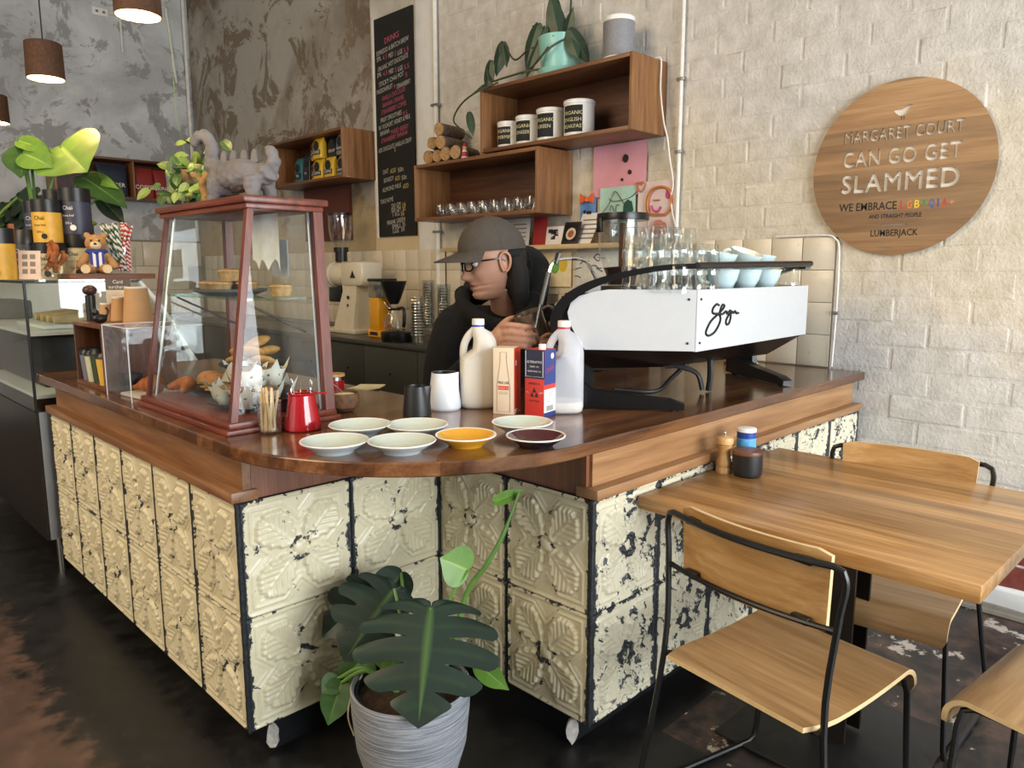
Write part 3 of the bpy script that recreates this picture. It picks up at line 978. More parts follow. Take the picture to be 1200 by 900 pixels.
M_pot = None
def mat_pot():
    m, nt, b = new_mat('combed_grey_pot')
    vec = coords(nt, (1, 1, 26)); n = noise(nt, vec, 7, 5, .7)
    c = ramp(nt, n, [(.30, srgb(0x565a60)), (.5, srgb(0x82868c)), (.7, srgb(0xb4b7bb))])
    nt.links.new(c, b.inputs['Base Color']); b.inputs['Roughness'].default_value = .75
    bump(nt, b, n, .6, .006)
    return m
PC = Vector((1.115, 1.50, 0))
pot = thing('potted_monstera', 'dark green monstera in a combed grey pot tucked into the counter notch', 'plant', PC)
MB().lathe([(0, .004), (.105, .004), (.125, .02), (.148, .10), (.158, .20), (.160, .262), (.156, .268), (.150, .262), (.148, .22), (0, .22)], 48).build('pot', mat_pot(), pot)
MB().lathe([(.149, .20), (.146, .256), (.140, .256), (.138, .215)], 40).build('nursery_pot', M_rod, pot)
mb = MB()
mb.grid(lambda u, v: (math.cos(u*2*math.pi)*v*.139, math.sin(u*2*math.pi)*v*.139, .232+.010*mnoise.noise(Vector((math.cos(u*6.28)*v*5, math.sin(u*6.28)*v*5, 0)))), 28, 8)
mb.build('soil', M_soil, pot)
# leaves: base pixel, tip pixel, depth (distance along the view from the counter notch), size and splits
def ppos(px, py, dd):
    """point at forward distance dd from the camera"""
    d = _F+_R*((px-600)/CAM_F)+_U*((450-py)/CAM_F)
    return Vector((0, 0, CAM_H))+d*dd
def mleaf(bp, tp, db, dt, mat, par, org, nrm=(-.707, -.707, .35), **k):
    b = ppos(*bp, db)-org; t = ppos(*tp, dt)-org
    return leaf((t-b).length/.95, b, t-b, Vector(nrm), mat, 'leaf', par, **k)
cam_n = (-.70, -.70, .45)
big = [((505, 712), (490, 846), 1.95, 1.80, M_leaf_dk, dict(lobes=6, split=.70, wide=1.30, droop=.10, fold=-.06)),
       ((462, 690), (405, 770), 2.06, 1.95, M_leaf_dk, dict(lobes=5, split=.66, wide=1.15, droop=.2, fold=-.1)),
       ((452, 745), (398, 800), 2.10, 2.05, M_leaf_md, dict(lobes=5, split=.6, wide=.9, droop=.1)),
       ((440, 690), (378, 745), 2.16, 2.12, M_leaf_dk, dict(lobes=4, split=.5, wide=.85, droop=.2)),
       ((470, 672), (440, 715), 2.17, 2.10, M_leaf_dk, dict(lobes=4, split=0, wide=.9, droop=.2)),
       ((548, 668), (518, 655), 2.08, 2.04, M_leaf_lt, dict(lobes=4, split=0, wide=1.25, droop=.1)),
       ((400, 800), (384, 848), 2.04, 2.0, M_leaf_md, dict(lobes=4, split=0, wide=.75, droop=.2)),
       ((396, 795), (378, 812), 2.05, 2.02, M_leaf_md, dict(lobes=4, split=0, wide=1.1, droop=.1)),
       ((560, 778), (592, 806), 2.08, 2.02, M_leaf_lt, dict(lobes=4, split=0, wide=.55, droop=.3)),
       ((580, 588), (612, 575), 2.10, 2.10, M_leaf_lt, dict(lobes=4, split=0, wide=.42, droop=.1)),
       ((470, 760), (448, 800), 2.08, 2.03, M_leaf_lt, dict(lobes=4, split=0, wide=.6, droop=.2)),
       ((500, 740), (470, 775), 2.10, 2.04, M_leaf_md, dict(lobes=4, split=.4, wide=.8, droop=.2))]
for bp, tp, db, dt, mt, kw in big:
    mleaf(bp, tp, db, dt, mt, pot, PC, cam_n, **kw)
    b = ppos(*bp, db)-PC
    root = Vector((b.x*.15, b.y*.15, .225))
    if bp != (580, 588):
        MB().tube(spline([root, root.lerp(b, .55)+Vector((0, 0, .05)), b], 6), [.006]*6+[.005]*6+[.004], 6).build('leaf_stalk', M_stem, pot)
pts = [ppos(522, 800, 2.13)-PC, ppos(545, 700, 2.12)-PC, ppos(570, 662, 2.10)-PC, ppos(590, 625, 2.09)-PC, ppos(608, 577, 2.09)-PC]
MB().tube(spline(pts, 6), [.008]*14+[.007]*6+[.004]*5, 7).build('climbing_stem', M_stem, pot)
pts = [ppos(425, 790, 2.03)-PC, ppos(412, 815, 2.01)-PC, ppos(408, 840, 2.0)-PC, ppos(415, 862, 2.0)-PC]
MB().tube(spline(pts, 5), .0025, 5).build('air_root', plain('dry_root', 0xb6a890, .8), pot)
# ------------------------------------------------------------------ crockery on the bar
M_mint = plain('pale_mint_glaze', 0xccd6cb, .18, var=.03, coat=.5)
M_mint_out = plain('pale_blue_glaze', 0xc2d2d8, .18, var=.03, coat=.5)
M_rim = plain('white_rim_glaze', 0xeeece4, .18, var=.02, coat=.5)
M_yel = plain('yellow_glaze', 0xe0a52c, .18, var=.05, coat=.5)
M_navy = plain('black_navy_glaze', 0x15161f, .12, var=.1, coat=.6)
M_maroon = plain('maroon_glaze', 0x4a1519, .12, var=.2, coat=.6)
def plate_mesh(r, mi_, mo):
    mb = MB()
    mb.m(1).lathe([(0, .003), (r*.50, .003), (r*.52, 0), (r*.56, 0), (r*.60, .006), (r*.80, .015), (r*.985, .0262)], 40)
    mb.m(2).lathe([(r*.985, .0262), (r, .0285), (r*.985, .0300), (r*.93, .0285)], 40)
    mb.m(0).lathe([(r*.93, .0285), (r*.78, .0195), (r*.62, .012), (r*.56, .0105), (r*.53, .0085), (0, .0080)], 40)
    return mb.mesh('saucer', [mi_, mo, M_rim], ang=50)
pm_mint = plate_mesh(.084, M_mint, M_mint_out)
for (px, py, lab) in ((392, 517, 'pale mint saucer at the bar edge, nearest the red jug'), (422, 498, 'pale mint saucer beside the coconut bowl'),
                      (489, 498, 'pale mint saucer in front of the black milk pitcher'), (471, 517, 'pale mint saucer at the bar edge, next to the yellow saucer'),
                      (612, 495, 'pale mint saucer in front of the milk cartons')):
    tag(obj('saucer', pm_mint, None, at(px, py, z=TOP+.026)-Vector((0, 0, .026))), lab, 'saucer', 'saucers along the bar')
tag(obj('saucer', plate_mesh(.078, M_yel, M_yel), None, at(546, 510, z=TOP+.026)-Vector((0, 0, .026))), 'bright yellow saucer on the bar', 'saucer', 'saucers along the bar')
tag(obj('saucer', plate_mesh(.076, M_maroon, M_navy), None, at(628, 511, z=TOP+.026)-Vector((0, 0, .026))), 'dark maroon and navy saucer on the bar', 'saucer', 'saucers along the bar')

# milk pitchers
def pitcher(name, label, loc, h, rb, rt, mat, inner, rz):
    t = thing(name, label, 'pitcher', loc, rz)
    prof = [(0, 0), (rb*.92, 0), (rb, h*.05), (rb*.985, h*.2), (rt*1.02, h*.93), (rt, h)]
    n = 40
    mb = MB()
    rings = [(r, z) for r, z in prof[1:]]
    def rad(r, z, a):
        k = max(0, (z/h-.45)/.55)
        sp = math.exp(-(a/.20)**2)
        return r*(1+.24*k*sp)-r*.10*k*math.exp(-((abs(a)-.50)/.18)**2), z+h*.03*k*k*sp
    def ring(r, z, off=0):
        out = []
        for i in range(n):
            a = (i/n*2*math.pi+math.pi) % (2*math.pi)-math.pi
            rr, zz = rad(r, z, a)
            out.append(((rr-off)*math.cos(a), (rr-off)*math.sin(a), zz))
        return out
    vs = [(0, 0, 0)]; fs = []
    R_ = []
    fine = []
    for k in range(len(rings)-1):
        for q in range(4):
            f = q/4; fine.append((rings[k][0]*(1-f)+rings[k+1][0]*f, rings[k][1]*(1-f)+rings[k+1][1]*f))
    fine.append(rings[-1])
    for r, z in fine: R_.append(len(vs)); vs += ring(r, z)
    for i in range(n): fs.append((0, R_[0]+(i+1) % n, R_[0]+i))
    for A, B in zip(R_, R_[1:]):
        for i in range(n): fs.append((A+i, A+(i+1) % n, B+(i+1) % n, B+i))
    MB().add(vs, fs).build('pitcher_body', mat, t, ang=60)
    vs = []; fs = []; R_ = []
    for r, z in ((rt, h), (rt*1.02, h*.8), (rb*.93, h*.25), (rb*.8, h*.06)): R_.append(len(vs)); vs += ring(r, z, .0022)
    vs.append((0, 0, h*.06))
    for A, B in zip(R_, R_[1:]):
        for i in range(n): fs.append((A+i, B+i, B+(i+1) % n, A+(i+1) % n))
    for i in range(n): fs.append((R_[-1]+i, len(vs)-1, R_[-1]+(i+1) % n))
    MB().add(vs, fs).build('pitcher_lining', inner, t, ang=60)
    return t
M_sst = plain('brushed_stainless', 0xb9b9b6, .25, 1.0, var=.06, scale=80)
pitcher('milk_pitcher', 'white enamelled milk pitcher beside the tall milk bottle', at(521, 479, z=TOP), .118, .053, .040, plain('white_enamel', 0xe6eaee, .28, var=.02), M_sst, math.radians(-62))
pitcher('milk_pitcher', 'small matt black milk pitcher on the bar', at(489, 488, z=TOP), .094, .044, .036, plain('matt_black_enamel', 0x232425, .42, var=.05), M_sst, math.radians(-55))

# milk bottles
def shell_mat(name, col, amount):
    m, nt, b = new_mat(name)
    b.inputs['Base Color'].default_value = srgb(col); b.inputs['Roughness'].default_value = .35
    b.inputs['Subsurface Weight'].default_value = .2; b.inputs['Subsurface Radius'].default_value = (.02, .02, .02)
    tr = node(nt, 'ShaderNodeBsdfTransparent'); mx = node(nt, 'ShaderNodeMixShader')
    vec = coords(nt); n = noise(nt, vec, 12, 3)
    nt.links.new(ramp(nt, n, [(.2, g(amount*.9)), (.8, g(amount))]), mx.inputs[0])
    nt.links.new(b.outputs[0], mx.inputs[1]); nt.links.new(tr.outputs[0], mx.inputs[2])
    nt.links.new(mx.outputs[0], nt.nodes['Material Output'].inputs['Surface'])
    return m
M_hdpe_f = shell_mat('cloudy_white_bottle_plastic', 0xf0ede4, .30)
M_milk = plain('milk', 0xf3e9d2, .4, var=.02)
def supell(rx, ry, cx, z, n=28, e=3.4):
    out = []
    for i in range(n):
        a = 2*math.pi*i/n
        c, s = math.cos(a), math.sin(a)
        out.append((cx+rx*math.copysign(abs(c)**(2/e), c), ry*math.copysign(abs(s)**(2/e), s), z))
    return out
def loft(mb, rings, cap0=True, cap1=True):
    n = len(rings[0]); vs = []; fs = []
    for r in rings: vs += r
    for k in range(len(rings)-1):
        A, B = k*n, (k+1)*n
        for i in range(n): fs.append((A+i, A+(i+1) % n, B+(i+1) % n, B+i))
    if cap0: fs.append(list(range(n))[::-1])
    if cap1: fs.append([(len(rings)-1)*n+i for i in range(n)])
    return mb.add(vs, fs)
M_hdpe_e = shell_mat('thin_cloudy_bottle_plastic', 0xe6e8ee, .5)
def milk_bottle(label, loc, rz, ring_col, fill, h=.268):
    M_hdpe = M_hdpe_e if fill < .1 else M_hdpe_f
    t = thing('milk_bottle', label, 'bottle', loc, rz, 'plastic milk bottles')
    k = h/.268
    R = [(.050, .050, 0, 0, 3.4), (.057, .057, 0, .006, 3.6), (.060, .060, 0, .02, 3.8), (.060, .060, 0, .145, 3.8), (.0540, .059, .0060, .158, 3.6), (.039, .057, .0210, .176, 3.2), (.036, .053, .0205, .204, 2.8), (.031, .041, .0110, .227, 2.3), (.0205, .0225, 0, .238, 2), (.0175, .0175, 0, .246, 2)]
    rings = [supell(rx, ry, cx, z*k, 32, e) for rx, ry, cx, z, e in R]
    mb = MB(); loft(mb, rings, True, False)
    mb.build('bottle_body', M_hdpe, t, ang=50)
    MB().tube(spline([(-.044, 0, .134*k), (-.0485, 0, .160*k), (-.045, 0, .190*k), (-.032, 0, .216*k), (-.012, 0, .236*k)], 5), [.0110]*21, 10, squash=1.1).build('bottle_handle', M_hdpe, t)
    MB().lathe([(.0185, .2445*k), (.0198, .2455*k), (.0198, .2495*k), (.0185, .250*k)], 28).build('tamper_ring', ring_col, t)
    MB().lathe([(.0195, .2500*k), (.0200, .2515*k), (.0196, .2665*k), (.0175, .268*k), (0, .268*k)], 28).build('bottle_cap', M_wht, t)
    if fill > 0:
        s = [q for q in R if q[3] < fill]
        rr = [supell(rx-.003, ry-.003, cx, max(z, .004)*k, 32, e) for rx, ry, cx, z, e in s]
        rr.append(supell(s[-1][0]-.003, s[-1][1]-.003, s[-1][2], fill*k, 32, s[-1][4]))
        MB_ = MB(); loft(MB_, rr); MB_.build('milk_fill', M_milk, t, ang=50)
    return t
milk_bottle('full plastic milk bottle with a blue ringed cap behind the beige carton', at(561, 476, z=TOP), math.radians(-40), plain('blue_ring', 0x2b44b0, .4), .152, .285)
milk_bottle('nearly empty plastic milk bottle with a red ringed cap beside the navy carton', at(660, 482, z=TOP), math.radians(-42), plain('red_ring', 0xc62339, .4), .034, .285)

# milk cartons
M_pap = plain('carton_beige', 0xe0cdb4, .5, var=.02); M_org = plain('carton_orange', 0xd0452a, .5, var=.03); M_red = plain('carton_red', 0xc8372f, .5, var=.03)
M_nvy = plain('carton_navy', 0x1d2140, .5, var=.04); M_blu = plain('carton_blue', 0x2b3a78, .5, var=.04); M_ink = plain('black_ink', 0x1a1718, .6); M_grey_ink = plain('grey_ink', 0x7c726a, .6)
M_cwht = plain('carton_white', 0xeae7e2, .5, var=.02)
def fmat(x, y, z, side):
    """frame on a carton face: front (-y) or right (+x)"""
    return frame((x, y, z), (1, 0, 0), (0, 0, 1)) if side == 'f' else frame((x, y, z), (0, 1, 0), (0, 0, 1))
w, d, h = .067, .070, .205
t = thing('milk_carton', 'beige and orange milk carton with a drawn bottle outline', 'carton', at(594, 483, z=TOP), math.radians(-62))
MB().box((-w/2, -d/2, 0), (w/2, d/2, h), .0015).build('carton_body', M_pap, t)
MB().box((w/2, -d/2+.001, .006), (w/2+.0006, d/2-.001, h)).build('side_panel', M_org, t)
out = [(-.021, .008), (-.021, .085), (-.016, .125), (-.0105, .160), (-.0105, .192), (.0105, .192), (.0105, .160), (.016, .125), (.021, .085), (.021, .008)]
MB().tube([(a, -d/2-.0006, b) for a, b in out], .0006, 4, closed=True).build('printed_bottle_outline', M_grey_ink, t)
lettering('MILK LAB', .0125, M_ink, t, fmat(0, -d/2-.0008, .098, 'f'), fit=.034)
MB().box((-.017, -d/2-.0008, .076), (.017, -d/2, .088)).build('printed_band', M_org, t)
lettering('almond  1L', .0068, M_cwht, t, fmat(0, -d/2-.0011, .082, 'f'))
lettering('made for coffee\nwith steamed foam', .0045, M_grey_ink, t, fmat(0, -d/2-.0008, .066, 'f'))
MB().box((w/2+.0006, -.022, .150), (w/2+.0010, -.008, .166)).build('printed_badge', M_cwht, t)
MB().box((w/2+.0006, -.030, .008), (w/2+.0010, .0, .016)).build('printed_badge', M_cwht, t)
t = thing('milk_carton', 'navy and red oat milk carton standing in front of the red capped bottle', 'carton', at(633, 487, z=TOP), math.radians(-78))
MB().box((-w/2, -d/2, 0), (w/2, d/2, h), .0015).build('carton_body', M_red, t)
MB().box((-w/2, -d/2-.0006, .118), (w/2, -d/2, h)).build('label_panel', M_nvy, t)
mb = MB(); mb.tube([(-.030, -d/2-.001, h-.004), (-.030, -d/2-.001, .124), (.030, -d/2-.001, .124), (.030, -d/2-.001, h-.004)], .0008, 4); mb.build('printed_border', M_cwht, t)
lettering('ALTERNATIVE', .0100, M_cwht, t, fmat(0, -d/2-.001, .168, 'f'), fit=.052)
lettering('DAIRY CO', .0068, M_cwht, t, fmat(0, -d/2-.001, .154, 'f')); lettering('MELBOURNE, VIC', .0062, M_cwht, t, fmat(0, -d/2-.001, .140, 'f'))
lettering('BARISTA', .0095, M_ink, t, fmat(0, -d/2-.001, .103, 'f'), fit=.038)
for a, b in ((0, .083), (-.008, .069), (.008, .069)):
    MB().prism([(a-.006, b-.006), (a+.006, b-.006), (a, b+.008)], -d/2-.0012, -d/2-.0002, lambda p, q, k: (p, k, q)).build('printed_leaf', M_ink, t)
lettering('OAT MILK', .0080, M_ink, t, fmat(0, -d/2-.001, .050, 'f')); lettering('1 L', .0075, M_cwht, t, fmat(-.024, -d/2-.001, .076, 'f')); lettering('UHT', .0075, M_cwht, t, fmat(.024, -d/2-.001, .076, 'f'))
MB().box((w/2, -d/2+.001, .100), (w/2+.0006, d/2-.001, h)).build('side_panel', M_blu, t)
MB().box((w/2, -d/2+.001, .016), (w/2+.0006, d/2-.001, .086)).build('nutrition_panel', M_cwht, t)
MB().box((w/2, -d/2+.001, 0.001), (w/2+.0006, d/2-.001, .016)).build('side_panel', M_blu, t)
MB().lathe([(0, 0), (.009, 0)], 20, M=frame((w/2+.001, .012, .185), (0, 1, 0), (0, 0, 1))).build('printed_badge', M_cwht, t)
lettering('2', .010, M_blu, t, fmat(w/2+.0014, .012, .185, 'r'))
lettering('DAIRY FREE\nPLANT BASED', .0075, M_org, t, fmat(w/2+.001, -.002, .147, 'r') @ Matrix.Rotation(.28, 4, 'Z'))
lettering('NUTRITION\nEnergy 250\nProtein 2.1\nFat 3.0\nSugars 4.1', .0066, M_grey_ink, t, fmat(w/2+.001, 0, .062, 'r'))
for k in range(9): MB().box((w/2+.0006, -.020+k*.0045, .020), (w/2+.0010, -.020+k*.0045+(.0014 if k % 2 else .0026), .036)).build('barcode_bar', M_ink, t)
MB().lathe([(.011, h), (.011, h+.014), (.0095, h+.016), (0, h+.016)], 20, c=(.012, -.01, 0)).build('screw_cap', M_wht, t)
# crumpled yellow packet behind the cartons
t = thing('snack_packet', 'crumpled yellow and white packet behind the milk cartons', 'packet', at(600, 470, z=TOP)+Vector((.05, .08, 0)), math.radians(-45))
def crumple(u, v):
    n_ = mnoise.noise(Vector((u*5, v*5, 3)))
    k = math.sin(math.pi*v)**.4
    return ((u-.5)*.10, ((.5-abs(v-.5))*2-.5)*.05*k*(1 if v < .5 else -1)+n_*.012, v*0+.20*(1-abs(2*v-1)**2*.0)*0+(.175+.045*n_ if False else 0)+ (v if v < .5 else 1-v)*.36+.012*n_)
MB().grid(crumple, 14, 16).build('packet_body', plain('packet_yellow', 0xd8a63a, .3, var=.5, scale=14), t, ang=80)
def crinkle(u, v):
    n_ = mnoise.noise(Vector((u*9, v*4, 8)))
    return ((u-.5)*.11, n_*.012, .172+v*.03+.012*n_)
MB().grid(crinkle, 18, 3).build('packet_crimp', plain('packet_white', 0xe8e2d2, .3), t, ang=80)

# red jug with cutlery
JR = at(355, 503, z=TOP)
t = thing('cutlery_jug', 'glossy red enamel jug holding teaspoons', 'jug', JR)
M_redj = plain('glossy_red_enamel', 0xa8131f, .12, var=.04, coat=.6)
MB().lathe([(0, 0), (.047, 0), (.051, .004), (.050, .02), (.037, .085), (.036, .098), (.039, .103), (.037, .105), (.034, .098), (.046, .02), (0, .012)], 40).build('jug_body', M_redj, t)
MB().prism([(-.035, .012), (-.012, .035), (.035, .062), (.062, .068), (.068, .062), (.05, .025), (.036, -.005)], .099, .104, lambda a, b, z: (a*.0+ (a*.707+b*.1), a*-.707+b*.1, z)).build('jug_lip', M_redj, t)
for k in range(6):
    a = k*1.05; tp = (math.cos(a)*.028, math.sin(a)*.028, .104+.010*(k % 3))
    s = thing
    mb = MB(); mb.tube([(math.cos(a+2)*.015, math.sin(a+2)*.015, .02), tp], .0022, 6)
    mb.ell((tp[0]*1.05, tp[1]*1.05, tp[2]+.006), (.0045, .0016, .012), 10, 6, Matrix.Rotation(a, 4, 'Z'))
    o = mb.build('teaspoon', M_sst, None, JR, ang=50)
    tag(o, 'steel teaspoon standing in the red jug', 'teaspoon', 'teaspoons in the red jug')
# stirrers in a glass
M_glass = glass('clear_glass', edge=.55, base=.05)
M_glassw = glass('glassware', (.93, .95, .95, 1), edge=.85, base=.08, rough=.04)
SG = at(317, 507, z=TOP)
t = thing('stirrer_glass', 'small straight glass filled with wooden stirrers', 'glass', SG)
MB().lathe([(0, .003), (.029, .003), (.031, .006), (.032, .088), (.030, .088), (.029, .008), (0, .008)], 28).build('glass_wall', M_glassw, t)
M_stick = wood('pale_birch', 0xcaa777, 0xdcc094, 0xe8d3ae, 'Z', 2.5, .6)
rs = random.Random(4)
for k in range(16):
    a = rs.uniform(0, 6.28); r0 = rs.uniform(.004, .020); r1 = rs.uniform(.008, .027)
    b = Vector((math.cos(a+rs.uniform(-1, 1))*r0, math.sin(a)*r0, .009)); e = Vector((math.cos(a)*r1, math.sin(a)*r1, .118+rs.uniform(-.006, .008)))
    ax = (e-b).normalized(); sd = ax.cross(Vector((rs.uniform(-1, 1), rs.uniform(-1, 1), 0))).normalized()
    M_ = frame(b, sd, ax); L = (e-b).length
    mb = MB().prism([(-.0032, 0), (.0032, 0), (.0032, L-.003), (.0015, L), (-.0015, L), (-.0032, L-.003)], -.0007, .0007)
    mb.xf(M_)
    o = mb.build('wooden_stirrer', M_stick, None, SG)
    tag(o, 'flat wooden coffee stirrer standing in the glass', 'stirrer', 'wooden stirrers in the glass')
# coconut bowl with sugar
t = thing('coconut_bowl', 'brown coconut shell bowl of raw sugar with a spoon', 'bowl', at(404, 482, z=TOP))
M_coco = plain('coconut_shell', 0x6f4e33, .7, var=.45, scale=55, bmp=.5)
MB().lathe([(0, 0), (.025, .002), (.042, .016), (.048, .038), (.045, .058), (.042, .060), (.044, .038), (.038, .02), (0, .012)], 32).build('shell', M_coco, t)
MB().lathe([(.043, .050), (.03, .056), (0, .060)], 28).build('sugar', plain('raw_sugar', 0xd9c39a, .8, var=.2, scale=140, bmp=.5), t)
MB().tube(spline([(.0, .005, .058), (-.012, .02, .075), (-.02, .035, .088)], 4), .002, 6).build('spoon', M_sst, t)
# red jar with timber lid behind the case
t = thing('sugar_jar', 'red topped glass sugar jar behind the display case', 'jar', at(392, 466, z=TOP)+Vector((.02, .03, 0)))
MB().lathe([(0, 0), (.033, 0), (.035, .006), (.035, .058)], 28).build('jar_glass', plain('red_sugar_jar', 0xa31d1f, .2), t)
MB().lathe([(.0355, .058), (.0355, .070), (.033, .071)], 28).build('jar_collar', M_sst, t)
MB().lathe([(.037, .071), (.037, .080), (0, .081)], 28).build('jar_lid', M_beech, t)
# paper napkins
t = thing('napkin_stack', 'cream paper napkins fanned at the inner bar edge', 'napkins', at(415, 458, z=TOP)+Vector((.07, .03, 0)), math.radians(20))
for k in range(4): MB().box((-.05, -.05, .0015*k+.0005), (.05, .05, .0015*k+.0015)).build('napkin', plain('cream_paper', 0xe6d7ae, .8), t, (0.003*k, -.004*k, 0), (0, 0, .12*k))

# ------------------------------------------------------------------ glass display case with timber frame
M_mah = wood('red_mahogany', 0x4f241b, 0x733828, 0x8f4d38, 'Z', 1.6, .35)
M_mah_h = wood('red_mahogany_rail', 0x4f241b, 0x733828, 0x8f4d38, 'Y', 1.6, .35)
M_pane = glass('display_pane', (.94, .97, .96, 1), edge=.35, base=.035)
DC = Vector((.828, 1.897, TOP))
case = thing('display_case', 'tapering glass pastry case with a mahogany frame', 'display case', DC)
# footprint corners (local): near-left .. at base z=.03 and at top z=.60
b00, b10, b11, b01 = V(.030, .028, .03), V(.322, .028, .03), V(.322, .650, .03), V(.030, .650, .03)
t00, t10, t11, t01 = V(.130, .075, .605), V(.332, .075, .605), V(.332, .660, .605), V(.130, .660, .605)
MB().box((0, 0, 0), (.350, .682, .014), .003).box((.010, .010, .014), (.340, .672, .032), .004).build('case_base', M_mah_h, case)
mb = MB().box((.114, .058, .605), (.350, .680, .620), .003).box((.104, .048, .620), (.362, .690, .640), .005)
mb.build('case_top', M_mah_h, case)
def post(a, b, w):
    dx = Vector((w/2, 0, 0)); dy = Vector((0, w/2, 0)); mb = MB()
    vs = [a-dx-dy, a+dx-dy, a+dx+dy, a-dx+dy, b-dx-dy, b+dx-dy, b+dx+dy, b-dx+dy]
    mb.add(vs, [(3, 2, 1, 0), (4, 5, 6, 7), (0, 1, 5, 4), (1, 2, 6, 5), (2, 3, 7, 6), (3, 0, 4, 7)])
    return mb.build('case_post', M_mah, case)
post(b00, t00, .019); post(b01, t01, .014); post(b10+V(.0, 0, 0), t10, .030); post(b11, t11, .026)
for a, b, c, d in ((b00, b01, t01, t00), (b00, b10, t10, t00), (b01, b11, t11, t01)):
    MB().quad(a, b, c, d).build('glass_pane', M_pane, case)
# staff-side sliding doors frame
MB().quad(b10+V(.004, 0, 0), b11+V(.004, 0, 0), t11+V(.004, 0, 0), t10+V(.004, 0, 0)).build('glass_pane', M_pane, case)
M_seal = plain('aluminium_channel', 0xb9bcbd, .3, .8)
mb = MB(); mb.tube([b10+V(-.018, .010, 0), t10+V(-.018, .010, 0)], .004, 6); mb.build('edge_channel', M_seal, case)
MB().tube([b01+V(.02, -.012, 0), t01+V(.02, -.012, 0)], .004, 6).build('edge_channel', M_seal, case)
zs = .355
xs = .035+(.140-.035)*(zs-.03)/.575+.012
MB().box((xs, .075, zs), (.312, .635, zs+.006)).build('glass_shelf', glass('green_glass_shelf', (.72, .88, .83, 1), edge=.6, base=.08), case)
for y in (.12, .58): MB().tube([(xs+.01, y, zs-.003), (.312, y, zs-.10)], .0035, 6).build('shelf_bracket', M_steel_dk, case)
# paper sign inside the top pane
def rag(u, v): return (.230+.004*math.sin(u*9), .105+u*.17, .60-v*.165*(1-.22*abs(math.sin(u*8))))
MB().grid(rag, 10, 4).build('paper_notice', plain('white_tissue', 0xdfe3e6, .8), case, ang=80)
MB().box((.305, .20, .42), (.309, .30, .53)).build('price_card', plain('grey_card', 0x9a9c9f, .7), case)

M_plate_blk = plain('black_slate_plate', 0x1e2022, .4)
M_plate_gry = plain('grey_stoneware', 0x5c6166, .4)
M_pie = plain('golden_pastry', 0xc39a63, .6, var=.45, scale=45, bmp=.4); M_pie_top = plain('pie_filling', 0x9a7a4a, .7, var=.5, scale=70, bmp=.6)
M_cookie = plain('cookie', 0xb98b4c, .75, var=.35, scale=40, bmp=.6); M_paper = plain('baking_paper', 0xd9d8cc, .6, var=.08, scale=20)
M_muffin = plain('muffin', 0x8a6a48, .85, var=.5, scale=60, bmp=.7); M_bun = plain('seeded_bun', 0xb5783f, .6, var=.3, scale=35, bmp=.3); M_salad = plain('salad_green', 0x7d8a3e, .6, var=.5, scale=60)
def in_case(x, y, z): return DC+V(x, y, z)
o = MB().lathe([(0, 0), (.075, 0), (.110, .012), (.113, .020), (.108, .018), (.074, .007), (0, .007)], 32).build('round_plate', M_plate_gry, None, in_case(.212, .40, zs+.0065), ang=50)
tag(o, 'grey stoneware plate of small pies on the case shelf', 'plate', 'plates in the display case')
def pie(label, loc, s=1.0):
    t = thing('small_pie', label, 'pie', loc, 0, 'small pies in the display case')
    MB().lathe([(0, 0), (.024*s, 0), (.031*s, .024*s), (.034*s, .026*s), (.030*s, .030*s)], 18).build('pie_crust', M_pie, t, ang=50)
    MB().lathe([(.030*s, .029*s), (.02*s, .033*s), (0, .034*s)], 18).build('pie_filling', M_pie_top, t, ang=60)
    return t
for (x, y, w_) in ((.185, .485, 'furthest along the shelf plate'), (.170, .425, 'second along the shelf plate'), (.165, .362, 'in the middle of the shelf plate'), (.240, .335, 'by the timber post'), (.250, .405, 'towards the staff side of the shelf plate'), (.250, .470, 'at the back of the shelf plate')):
    pie('small golden pie '+w_, in_case(x, y, zs+.0145), 1.08)
pie('tall golden pie stacked on top of the other pies', in_case(.208, .385, zs+.050), 1.15)
pie('small golden pie alone on the shelf end nearest the red jug', in_case(.265, .170, zs+.0070), 1.1)
# lower level: black platters
for (x, y, r, lab, z) in ((.165, .215, .118, 'black platter of paper wrapped muffins in the case', .033), (.205, .510, .100, 'black platter of filled buns in the case', .033)):
    o = MB().lathe([(0, 0), (r*.6, 0), (r, .022), (r*1.02, .026), (r*.97, .026), (r*.6, .008), (0, .008)], 36).build('round_platter', M_plate_blk, None, in_case(x, y, z), ang=50)
    tag(o, lab, 'platter', 'plates in the display case')
o = MB().lathe([(0, 0), (.05, 0), (.05, .075), (.098, .085), (.10, .092), (0, .090)], 32).build('cake_stand', M_plate_blk, None, in_case(.215, .275, .0665), ang=50)
tag(o, 'black raised stand carrying cookies inside the case', 'cake stand')
o = MB().lathe([(0, 0), (.06, 0), (.08, .04), (.076, .04), (.056, .006), (0, .006)], 32).build('dark_bowl', plain('navy_bowl', 0x23262c, .2), None, in_case(.232, .112, .033), ang=50)
tag(o, 'dark bowl of brownies by the case back post', 'bowl')
rs = random.Random(12)
